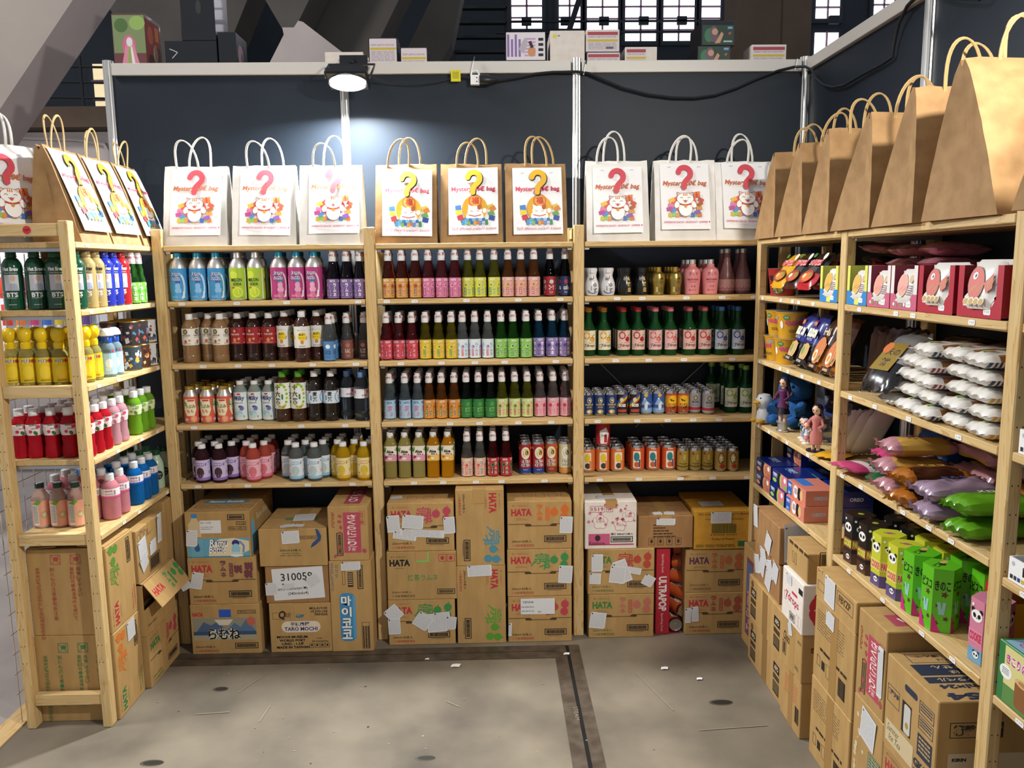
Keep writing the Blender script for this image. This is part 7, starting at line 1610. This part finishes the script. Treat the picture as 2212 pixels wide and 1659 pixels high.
# biscuit boxes on the lowest shelf, far bay
def biscuit(c1, cr, pink=False):
    L_, D_, H_ = .17, .115, .058; m = MB(); m.bbox(0, L_, 0, D_, 0, H_, c1, .001); a = Art()
    if not pink:
        a.rect(L_ * .52, .001, L_ * .475, H_ - .002, cr[0]); a.ell(L_ * .50, H_ * .5, .024, .028, '#171215', 20); a.ell(L_ * .62, H_ * .48, .020, .026, cr[1], 18); a.ell(L_ * .68, H_ * .46, .016, .022, cr[0], 16); a.text('奥利奥', .008, .030, .052, .016, '#cfe0f4', bold=.06); a.ell(.030, .016, .022, .008, cr[1], 12); a.ell(L_ * .84, H_ * .68, .012, .010, '#f0f0f0', 12); a.rect(L_ * .80, .004, L_ * .17, .016, cr[2])
    else:
        a.rect(.0, .004, .042, H_ - .008, '#2a62b8'); a.text('奥利奥', .004, .034, .034, .012, '#e8f0fa', bold=.05); a.ell(.078, .03, .022, .024, '#f4e6e2', 16); a.greek(.066, .02, .024, .022, 4, '#2a2024', 5, .6); a.ell(.112, .03, .017, .024, '#171215', 18); a.ell(.132, .03, .014, .021, '#e0b07a', 16); a.ell(.018, .012, .012, .005, '#8ab4e6', 10)
    m.art(a, (0, 0, 0), (1, 0, 0), (0, 0, 1)); s = Art(); s.text('OREO' if not pink else 'OREO', .03, .022, .05, .014, '#b8cbe8', bold=.04)
    m.art(s, (L_, 0, 0), (0, 1, 0), (0, 0, 1))
    if not pink: t = Art(); t.text('奥利奥', .02, .04, .08, .03, '#9fb4d8', bold=.05); m.art(t, (0, 0, H_), (1, 0, 0), (0, 1, 0))
    else: t = Art(); t.rect(0, .02, .1, .04, '#3a70c0'); m.art(t, (0, 0, H_), (1, 0, 0), (0, 1, 0))
    return Proto(m.obj('biscuit_box'))
NAVY = shiny('box_navy', '#142a72', .28, coat=.4); SALM = shiny('box_salmon', '#d8836e', .35, coat=.3)
BP = {'peach': biscuit(NAVY, ('#c87a5c', '#e6a884', '#b8604a')), 'lime': biscuit(NAVY, ('#6fae34', '#a8d45a', '#2c6a2c')), 'lychee': biscuit(NAVY, ('#d87a84', '#9cc45a', '#7cb04a')), 'salmon': biscuit(SALM, None, True)}
for k, x, y, l, dz, nm in (('peach', 1.104, -.062, 0, 0, 'bottom of the far front stack'), ('peach', 1.102, -.068, 1, 0, 'on the far front stack'), ('peach', 1.225, -.075, 0, 0, 'low in the rear row'), ('peach', 1.228, -.072, 1, 0, 'middle of the rear row'), ('peach', 1.222, -.085, 2, 0, 'top of the rear row'),
        ('lime', 1.225, -.262, 1, 0, 'on the rear pile with a green end'), ('lychee', 1.225, -.262, 0, 0, 'under the green-ended box at the rear'), ('lychee', 1.100, -.245, 0, 0, 'lower in the middle front stack'), ('lychee', 1.106, -.250, 1, 0, 'upper in the middle front stack'), ('salmon', 1.098, -.430, 0, 0, 'lower by the near post'), ('salmon', 1.104, -.425, 1, 0, 'upper by the near post'), ('lychee', 1.23, -.445, 0, 0, 'low behind the salmon boxes'), ('lime', 1.23, -.445, 1, 0, 'upper behind the salmon boxes')):
    BP[k].put((x, y, .70 + .0585 * l), RR + R.uniform(-.03, .03), '%s biscuit box, %s' % ({'peach': 'navy and peach', 'lime': 'navy and lime', 'lychee': 'navy and pink', 'salmon': 'salmon pink'}[k], nm), 'biscuit box', 'biscuit boxes')
BP['salmon'].put((1.30, -.895, .682), RR + 1.2, 'salmon pink biscuit box tucked behind the black cookie boxes', 'biscuit box', 'biscuit boxes')
# hexagonal cookie boxes
def hexbox(c, c2, band, txt, tcol, H=.155, rad=.0455, panda=True, star=False):
    m = MB(); P = []
    hexa = lambda z: [(rad * math.cos(PI / 6 + i * PI / 3), rad * math.sin(PI / 6 + i * PI / 3), z) for i in range(6)]
    m.grid([hexa(0), hexa(H * .22)], c2, cv=True); m.grid([hexa(H * .22), hexa(H)], c, cv=True); m.face(hexa(H), c); m.face(hexa(0)[::-1], c2)
    s = rad
    for i in range(6):
        a0 = PI / 6 + i * PI / 3; A = Vector((rad * math.cos(a0), rad * math.sin(a0), 0)); B = Vector((rad * math.cos(a0 + PI / 3), rad * math.sin(a0 + PI / 3), 0)); a = Art()
        if star:
            a.text('きのこ' if i % 2 else 'ビスコ', .004, H * .66, s * .8, H * .16, '#1a2a18', bold=.03)
            for x, y, q in ((.030, .60, .010), (.014, .42, .007), (.036, .22, .008), (.012, .14, .008)): a.poly([(s * x / .05 + q * (1 if j % 2 == 0 else .45) * math.cos(j * PI / 5), H * y + q * (1 if j % 2 == 0 else .45) * math.sin(j * PI / 5)) for j in range(10)], '#5a2f22')
            a.rect(s * .30, H * .28, .008, H * .2, '#8fc4b8', .15); a.rect(s * .5, H * .28, .008, H * .2, '#8fc4b8', -.1)
            if i in (2, 3, 4): a.poly([(0, 0), (s * .5, 0), (s * .3, H * .1), (s * .2, H * .2), (0, H * .3)], '#c82a7a')
            if i == 5: a.rect(.003, H * .08, s - .006, H * .8, '#c9ccc4'); a.greek(.005, H * .1, s - .01, H * .74, 22, '#5c6058', 4)
        elif panda:
            def face(x, y, q):
                for e in (-1, 1): a.ell(x + e * q * .75, y + q * .7, q * .34, q * .34, '#151416', 10)
                a.ell(x, y, q, q * .82, '#efeeea', 16)
                for e in (-1, 1): a.ell(x + e * q * .42, y, q * .28, q * .34, '#151416', 12, -e * .5)
                a.ell(x, y - q * .3, q * .12, q * .08, '#151416', 8)
            face(s * .5, H * .74, s * (.40 if i % 2 else .24)); face(s * .6, H * .13, s * .22); pass
            a.rect(0, H * .31, s, H * .20, band); a.text(txt[i % 2], .003, H * .335, s - .006, H * .145, tcol, bold=.06); a.ell(s * .2, H * .9, .004, .004, '#efeeea', 8)
        m.art(a, A, (B - A).normalized(), (0, 0, 1), base=.0005)
    t = Art(); t.ell(0, 0, .010, .008, tcol, 12)
    if star: t.text('ビスコ', -.028, -.004, .034, .02, '#1a2a18', bold=.03); t.ell(.018, .006, .014, .008, '#c8a45a', 12)
    else: t.text('PANDA', -.016, -.004, .032, .008, c2, bold=.03)
    m.art(t, (0, 0, H), (math.cos(.5), math.sin(.5), 0), (-math.sin(.5), math.cos(.5), 0)); return Proto(m.obj('cookie_box', smooth=20))
BKB = shiny('box_black', '#121113', .35); YEL = shiny('box_yellow', '#c3c633', .4); GRB = shiny('box_lime', '#5cb81e', .35); PNK = shiny('box_pink', '#cf7f98', .4)
hb = hexbox(BKB, shiny('box_choc', '#4a2a20', .4), '#8f5038', ('PANDA', 'COOKIE'), '#c9cf4a')
hy = hexbox(YEL, shiny('box_violet', '#5a4a80', .4), '#d8d660', ('PANDA', 'COOKIE'), '#d04a70'); hg = hexbox(GRB, GRB, None, None, '#1a2a18', panda=False, star=True, H=.168); hp = hexbox(PNK, shiny('box_sky', '#6a9cc0', .4), '#d88aa2', ('PANDA', 'COOKIE'), '#c03050')
for p, x, y, nm in ((hb, 1.150, -.930, 'black cookie box nearest the pine post'), (hb, 1.152, -1.022, 'black cookie box beside the yellow ones'), (hb, 1.252, -.975, 'black cookie box in the second rank'), (hb, 1.255, -1.068, 'black cookie box behind the yellow ones'),
        (hy, 1.150, -1.116, 'yellow cookie box next to the black ones'), (hy, 1.152, -1.208, 'yellow cookie box next to the green ones'), (hy, 1.252, -1.162, 'yellow cookie box in the second rank'), (hy, 1.254, -1.255, 'yellow cookie box in the second rank behind green'),
        (hg, 1.148, -1.302, 'lime green cookie box beside the yellow one'), (hg, 1.148, -1.398, 'lime green cookie box nearest the camera'), (hg, 1.248, -1.350, 'lime green cookie box in the second rank'), (hg, 1.250, -1.445, 'lime green cookie box in the second rank by the pink box'), (hp, 1.165, -1.585, 'pink cookie box nearest the camera beside the post')):
    p.put((x, y, .6825), RR + PI / 6 + PI / 3 * (1 if p is hg else 0) + .1, nm, 'cookie box', 'hexagonal cookie boxes')
m = MB(); m.bbox(0, .085, 0, .085, 0, .16, shiny('box_sun', '#dca822', .35), .002); m.box(0, .085, -.0006, .085, .135, .1604, shiny('box_red', '#b42430', .35)); a = Art(); a.text('ポケット', .006, .112, .072, .02, '#27408c', bold=.05); a.rect(.03, .02, .03, .08, '#e6c23a'); a.ell(.06, .03, .014, .018, '#c03a34', 12); a.rect(.006, .01, .014, .08, '#2a2420'); m.art(a, (0, 0, 0), (1, 0, 0), (0, 0, 1)); t = Art(); t.rect(.01, .01, .065, .065, '#3a6ab0'); t.ell(.042, .042, .024, .02, '#d8d8d2', 16); t.ell(.042, .042, .014, .012, '#2a2a30', 14); m.art(t, (0, 0, .1606), (1, 0, 0), (0, 1, 0)); tag(m.obj('snack_box', loc=(1.205, -1.49, .6825), rot=RR + .05), 'yellow snack box with a red top behind the pink cookie box', 'snack box')
# third bay, cut by the picture edge
for z, nm in ((1.222, 'white open snack tray on the middle shelf beyond the near post'), (.9445, 'white open snack tray on the shelf below, beyond the near post')):
    m = MB(); W, D, H = .20, .16, .052; c = 'tag_white'
    m.box(0, W, 0, .003, 0, H, c); m.box(0, W, D - .003, D, 0, H + .02, c); m.box(0, .003, .003, D - .003, 0, H, c); m.box(W - .003, W, .003, D - .003, 0, H, c); m.box(.003, W - .003, .003, D - .003, 0, .003, c)
    a = Art(); a.text('Big', .045, .016, .06, .026, '#1a1a1e', bold=.06); [a.rect(.006 + i * .012, .006, .009, .009, q) for i, q in enumerate(('#2a2a2e', '#3a3a3e', '#27408c', '#c8b43a'))]; a.ell(.014, .04, .005, .005, '#b8b8bc', 10); m.art(a, (0, 0, 0), (1, 0, 0), (0, 0, 1)); tag(m.obj('snack_tray', loc=(1.10, -1.725, z), rot=RR, smooth=0), nm, 'snack tray')
    put(pillow('x', .12, .12, .03, lambda u, v, s: 'film_green' if z > 1 else 'film_blue', 130), 'candy_pouch', (1.19, -1.82, z + .004), .2, (0, 0), ('green' if z > 1 else 'blue') + ' pouch lying in the %s white tray beyond the near post' % ('upper' if z > 1 else 'lower'), 'pouch')
hp.put((1.215, -1.77, .6705), RR + PI / 6 + .1, 'pink cookie box standing beyond the near pine post', 'cookie box', 'hexagonal cookie boxes')
m = MB(); W, D, H = .15, .07, .135; m.bbox(0, W, 0, D, 0, H, shiny('box_forest', '#2f7a40', .35), .002); a = Art(); a.rect(.022, .004, W - .026, H - .008, '#d8cf8a'); a.rect(.022, .004, W - .026, H * .3, '#5c8a4a'); a.text('きこりの切株', .028, .092, .10, .024, '#f4e4f0', bold=.11); a.up(); a.text('きこりの切株', .028, .092, .10, .024, '#b8308a', bold=.03); a.ell(.028, .072, .020, .016, '#f2f2ee', 14); a.greek(.016, .064, .024, .016, 4, '#7a7a78', 3); a.rrect(.06, .01, .05, .06, .01, '#8a5a34'); a.ell(.085, .07, .025, .009, '#d8b078', 16); a.ell(.085, .07, .015, .005, '#b08450', 14); m.art(a, (0, 0, 0), (1, 0, 0), (0, 0, 1)); t = Art(); t.rect(.01, .005, .12, .06, '#8cb4c8'); t.text('きこり', .03, .02, .07, .02, '#b8308a', bold=.03); m.art(t, (0, 0, H), (1, 0, 0), (0, 1, 0)); tag(m.obj('snack_box', loc=(1.098, -1.718, .6705), rot=RR), 'green snack box with a tree stump picture at the picture edge', 'snack box')
for o in list(COL.objects):      # nothing presses into the board it lies on
    if o.parent is None and o.get('category') in ('noodle cup', 'noodle packet', 'noodle bag', 'biscuit box', 'cookie box', 'snack box', 'snack tray', 'display box', 'packet', 'pouch', 'figurine', 'box', 'plush toy', 'mochi bag', 'bag') and o.location.x > 1: o.location.z += .0008
# ------------------------------------------------------------------ boxes stored on top of the wall
LZ = 2.5055
def topbox(name, x0, x1, z0, z1, mat, label, art=None, D=.16, side=None, y=.42, rot=0):
    m = MB(); W, H = x1 - x0, z1 - z0; m.bbox(0, W, 0, D, 0, H, mat, .0015); F = faces(W, D, H)
    if art: m.art(art, *F['front'])
    if side: m.art(side, *F['right'])
    return tag(m.obj(name, loc=(x0, y, z0), rot=rot), label, 'box')
def label_art(W, H, top='#a8434a', band='#c9b23a', n=9, right=False):
    a = Art(); a.rrect(.004, .004, W - .008, H - .008, .004, '#d9cdd0')
    if top: a.rect(.007, H - .024, W - .014, .014, top)
    a.greek(.010, H - .036, W - .02, .008, 2, '#9a8a90', 2); a.rect(.007, H - .052, W - .014, .010, band); a.greek(.010, .008, W - .02, max(.008, H - .064), max(2, int(H / .011)), '#a29a9e', 5); a.rect(W * .6, .012, W * .22, .009, '#5c5a62'); return a
a = Art(); a.rect(.003, .003, .139, .23, '#7a8a5c'); a.ell(.04, .19, .03, .03, '#4a6a34', 14); a.ell(.11, .2, .035, .03, '#8fae5a', 14); a.rect(.003, .003, .139, .07, '#6a3a3c'); a.ell(.07, .10, .030, .05, '#c86a86', 16); a.poly([(.03, .01), (.115, .01), (.09, .11), (.055, .11)], '#d08a9a'); a.poly([(.058, .01), (.072, .01), (.075, .10), (.068, .10)], '#7fae4a'); a.poly([(.08, .01), (.094, .01), (.082, .10), (.075, .10)], '#e4e2e0'); a.ell(.072, .12, .014, .02, '#dfd9dc', 12)
s = Art(); s.rect(.003, .003, .15, .22, '#8a3a30'); s.ell(.05, .16, .03, .04, '#b85a44', 12); s.ell(.10, .09, .025, .04, '#d8b08a', 12); s.ell(.05, .05, .03, .03, '#3a2a2c', 12); s.rect(.1, .15, .04, .06, '#c8743a')
principled('box_photo', '#5a3a34', .3, coat=.4)
topbox('figure_box', -1.665, -1.52, LZ, 2.745, 'box_photo', 'pink and green printed box at the left end above the wall', a, .17, s)
a = Art(); a.line([(.01, .23), (.04, .27), (.06, .30)], .003, '#c9c9cc'); a.line([(.14, .24), (.12, .28), (.10, .3)], .003, '#c9c9cc'); a.ell(.075, .2, .018, .03, '#5a4a3e', 12); a.ell(.08, .14, .012, .03, '#2e2a2a', 12)
a2 = Art(); a2.line([(.03, .05), (.055, .075), (.02, .09)], .003, '#c9c9cc'); a2.ell(.02, .02, .014, .01, '#8a5a3c', 10)
topbox('figure_box', -1.362, -1.212, LZ + .125, 2.90, 'box_dark', 'tall glossy black box above the wall at the left', a, .18)
topbox('figure_box', -1.440, -1.212, LZ, LZ + .1245, 'box_dark', 'glossy black box under the tall black box', a2, .18)
s = Art(); s.ell(.06, .07, .04, .05, '#8f7680', 14); s.ell(.08, .06, .02, .03, '#5c4a54', 12)
topbox('figure_box', -1.205, -1.125, LZ, 2.665, 'box_dark', 'glossy black box with a mauve side at the right of the black group', None, .16, s)
topbox('figure_box', -.735, -.565, LZ, 2.578, 'cardboard_white', 'plain white box behind the floodlight', None)
topbox('figure_box', -.655, -.545, LZ, 2.598, 'cardboard_white', 'white box half hidden behind the floodlight boxes', None, .12, y=.6)
topbox('figure_box', -.540, -.412, LZ, 2.638, 'box_dark', 'white labelled box just right of the floodlight', label_art(.128, .1325, None), .14)
topbox('figure_box', -.400, -.278, LZ, 2.597, 'box_dark', 'low white labelled box right of the floodlight', label_art(.122, .0915, None), .14)
a = Art(); a.rect(.004, .004, .174, .118, '#e0dade'); [a.rect(.008 + i * .017, .018, .010, .095 - .02 * (i % 2), '#8a6aa8') for i in range(4)]; [a.rect(.085, .02 + i * .014, .05, .008, '#c9a0bc') for i in range(6)]; a.poly([(.06, .05), (.08, .09), (.10, .1), (.095, .06), (.08, .03)], '#b4b0b8'); a.ell(.118, .040, .018, .022, '#c98f62', 12); a.rect(.108, .055, .014, .03, '#2c2a3c', .4); [a.rect(.148, .02 + i * .022, .022, .012, '#1c1a1e') for i in range(4)]
topbox('figure_box', .070, .252, LZ + .03, 2.633, 'box_dark', 'box with purple bars and a hand print left of the plain white box', a, .14)
topbox('figure_box', .075, .265, LZ, LZ + .0295, 'box_dark', 'flat black box under the purple-barred box', None, .16)
a = Art(); a.rrect(.012, .128, .018, .014, .004, '#d8d23c'); a.rect(.034, .134, .010, .006, '#7a8ab0')
topbox('figure_box', .271, .426, LZ, 2.664, 'cardboard_white', 'plain pale box with a small yellow sticker', a, .2)
topbox('figure_box', .432, .582, 2.5735, 2.668, 'cardboard_white', 'white and red labelled box on top of its pair', label_art(.15, .0945), .15)
topbox('figure_box', .434, .588, LZ, 2.573, shiny('box_navyedge', '#2c2c4a', .3), 'navy-edged labelled box under its pair', label_art(.154, .0675), .15)
topbox('figure_box', .608, .752, LZ, 2.593, 'cardboard_white', 'low white and red labelled box right of the pair', label_art(.10, .0875), .15)
topbox('figure_box', .762, .900, LZ, 2.532, 'box_dark', 'flat dark box lying left of the green boxes', None, .15)
def green():
    a = Art(); a.rect(.004, .004, .142, .084, '#2c4438'); a.ell(.035, .045, .022, .03, '#3f7a54', 12); a.ell(.055, .05, .02, .035, '#6a5a66', 12); a.poly([(.06, .01), (.085, .012), (.10, .05), (.09, .06)], '#c8977a'); a.ell(.06, .06, .014, .014, '#c8977a', 12); a.rect(.118, .072, .022, .010, '#7aa0c8'); a.poly([(.12, .055), (.136, .06), (.128, .045)], '#c8563c'); a.greek(.1, .014, .04, .008, 1, '#c9cfcc', 3, .8); return a
topbox('figure_box', .952, 1.102, 2.5965, 2.703, 'box_dark', 'dark green printed box on top of its twin', green(), .2, rot=.02)
topbox('figure_box', .936, 1.086, LZ, 2.596, 'box_dark', 'dark green printed box under its twin', green(), .2)
topbox('figure_box', 1.180, 1.338, LZ, 2.600, 'cardboard_white', 'white and red labelled box nearest the wall corner', label_art(.158, .0945), .12)

# ------------------------------------------------------------------ floodlights and cables
def floodlight(loc, rz, tilt, label):
    o = empty('floodlight', loc, rz); tag(o, label, 'floodlight')
    T = Matrix.Rotation(-tilt, 4, 'X')     # lens looks along local -z turned towards local -y
    m = MB(); m.T = T; m.bbox(-.085, .085, -.06, .06, .004, .034, 'black_plastic', .006)
    for i in range(6): m.box(-.07, .07, -.05 + i * .018, -.046 + i * .018, .034, .05, 'black_plastic')
    m.obj('housing', o)
    m = MB(); m.T = T; P = [[(.074 * math.cos(a), .050 * math.sin(a), 0) for a in (2 * PI * i / 28 for i in range(28))]]
    m.face(P[0][::-1], 'lens_light'); m.grid([[(x * 1.08, y * 1.1, -.003) for x, y, z in P[0]], [(x * 1.08, y * 1.1, .006) for x, y, z in P[0]]], 'steel', cv=True); m.obj('lens', o)
    m = MB(); m.tube([(-.09, 0, .02), (-.098, .03, .05), (-.098, .12, .10), (.098, .12, .10), (.098, .03, .05), (.09, 0, .02)], .005, 'black_plastic', 8); m.tube([(0, .12, .10), (0, .175, .125)], .012, 'black_plastic', 8); m.box(-.06, .06, .165, .18, .06, .15, 'black_plastic'); m.obj('wall_mount', o)
    return o
FL = (-.590, .135, 2.385)
floodlight(FL, 0, .42, 'glaring floodlight bracketed to the top of the back wall')
m = MB(); m.tube([(-.50, .25, 2.43), (-.42, .29, 2.414), (-.32, .295, 2.408), (-.22, .295, 2.42), (-.15, .295, 2.44), (-.085, .295, 2.437)], .0035, 'cable_black', 8)
o = tag(m.obj('power_cable'), 'thin black lamp cable running from the floodlight to the white plug', 'cable')
m = MB(); m.box(-.17, -.128, .286, .2875, 2.42, 2.468, shiny('tag_yellow', '#d8cf1c', .35)); a = Art(); a.greek(-.163, 2.43, .028, .03, 6, '#8a8414', 3); m.art(a, (0, .286, 0), (1, 0, 0), (0, 0, 1)); part(o, m.obj('cable_tag', smooth=0)).__setitem__('label', 'yellow cable tag')
m = MB(); m.box(-.085, -.045, .275, .30, 2.405, 2.445, 'tag_white'); m.tube([(-.083, .288, 2.445), (-.078, .288, 2.462), (-.055, .288, 2.464), (-.045, .288, 2.445)], .004, 'tag_white', 8); a = Art(); a.ell(-.058, 2.433, .003, .003, '#2a2a2e', 8); a.ell(-.058, 2.417, .003, .003, '#2a2a2e', 8); m.art(a, (0, .275, 0), (1, 0, 0), (0, 0, 1)); part(o, m.obj('plug')).__setitem__('label', 'white plug')
pts = [(.03, .288, 2.422), (.12, .292, 2.436), (.20, .294, 2.452), (.27, .294, 2.458), (.378, .288, 2.458), (.43, .292, 2.452), (.50, .295, 2.422), (.58, .296, 2.39), (.69, .296, 2.362), (.80, .296, 2.348), (.90, .296, 2.346), (.99, .296, 2.358), (1.08, .296, 2.386), (1.17, .296, 2.425), (1.26, .294, 2.458), (1.33, .285, 2.472), (1.36, .25, 2.465), (1.372, .20, 2.44), (1.375, .15, 2.39), (1.378, .08, 2.352), (1.385, .0, 2.325), (1.388, -.10, 2.312), (1.39, -.25, 2.318), (1.39, -.40, 2.318), (1.39, -.475, 2.325), (1.388, -.49, 2.37), (1.384, -.52, 2.42), (1.38, -.58, 2.46), (1.375, -.68, 2.475), (1.375, -.85, 2.40), (1.375, -1.0, 2.35), (1.375, -1.2, 2.42), (1.37, -1.6, 2.50), (1.36, -2.1, 2.58), (1.30, -2.36, 2.66)]
m = MB(); m.tube(pts, .0058, 'cable_black', 8); o = tag(m.obj('extension_cable'), 'thick black cable drooping along the back wall and up the right wall', 'cable')
m = MB(); m.T = Matrix.Translation((-.02, .284, 2.424)) @ Matrix.Rotation(PI / 2, 4, 'Y'); m.lathe([(0, -.026), (.022, -.026), (.023, -.02), (.023, .012), (.018, .022), (.011, .05), (.007, .054), (0, .054)], 'black_plastic', 14); part(o, m.obj('socket'))
for x, y, z in ((-.075, .288, 2.49), (.41, .29, 2.475), (1.335, .284, 2.49)):
    m = MB(); m.tube([(x - .004, y, z - .03), (x, y - .006, z - .012), (x + .006, y, z + .018)], .0022, 'tag_white', 6); m.tube([(x + .006, y, z + .014), (x + .010, y, z + .032)], .0035, 'black_plastic', 6); part(o, m.obj('cable_tie'))
floodlight((1.20, -2.40, 2.62), -PI / 2 - .55, .75, 'floodlight on the right wall above the near end of the shelving')

# ------------------------------------------------------------------ light, world, camera
def area(name, loc, direction, sx, sy, power, color=(1, 1, 1), spread=160):
    l = bpy.data.lights.new(name, 'AREA'); l.shape = 'ELLIPSE'; l.size = sx; l.size_y = sy; l.energy = power; l.color = color; l.spread = math.radians(spread)
    o = bpy.data.objects.new(name, l); COL.objects.link(o); o.location = loc
    o.rotation_euler = Vector(direction).to_track_quat('-Z', 'Y').to_euler(); return o
def lens_dir(rz, tilt):
    v = Vector((0, -math.sin(tilt), -math.cos(tilt))); v.rotate(Matrix.Rotation(rz, 4, 'Z')); return v
d1 = lens_dir(0, .42); area('floodlight_beam', Vector(FL) + d1 * .005, d1, .14, .095, LIGHT1, (.93, .98, 1.0), 170)
d2 = lens_dir(-PI / 2 - .55, .75); area('floodlight_beam', Vector((1.20, -2.40, 2.62)) + d2 * .005, d2, .14, .095, LIGHT2, (1.0, .96, .88), 170)
area('hall_fill', (-5.2, -1.5, 6.5), (.45, .45, -1), 1.2, 1.2, HALL_FILL, (1, .97, .93), 150)  # added fill without a fixture, brightens the leg and the left floor
area('counter_fill', (-4.4, 2.2, 3.0), (0, .8, -1), .6, .3, 40, (1, 1, 1), 130)  # added fill with no known source, brightens the neighbouring counter
w = bpy.data.worlds.new('hall_daylight'); SC.world = w; w.use_nodes = True
bg = w.node_tree.nodes['Background']; bg.inputs['Color'].default_value = (.80, .84, .92, 1); bg.inputs['Strength'].default_value = AMBIENT
cam = bpy.data.cameras.new('camera'); co = bpy.data.objects.new('camera', cam); COL.objects.link(co)
yaw, pitch, roll = -.0219, .1453, -.0114
fw = Vector((-math.sin(yaw) * math.cos(pitch), math.cos(yaw) * math.cos(pitch), -math.sin(pitch))); rt = Vector((math.cos(yaw), math.sin(yaw), 0)); up = rt.cross(fw)
r2 = rt * math.cos(roll) + up * math.sin(roll); u2 = up * math.cos(roll) - rt * math.sin(roll)
M = Matrix((r2, u2, -fw)).transposed().to_4x4(); M.translation = (0, -3.3502, 1.6231); co.matrix_world = M
cam.sensor_width = 36; cam.lens = 36 * 1733.11 / 2212; cam.clip_start = .05; cam.clip_end = 100
SC.camera = co
SC.view_settings.view_transform = 'Standard'; SC.view_settings.look = 'None'; SC.view_settings.gamma = 1; SC.view_settings.use_curve_mapping = False; SC.view_settings.exposure = EXPOSURE
SC.cycles.max_bounces = 8; SC.cycles.diffuse_bounces = 3; SC.cycles.glossy_bounces = 3; SC.cycles.transmission_bounces = 8; SC.cycles.transparent_max_bounces = 8
SC.cycles.caustics_reflective = False; SC.cycles.caustics_refractive = False; SC.cycles.sample_clamp_indirect = 4
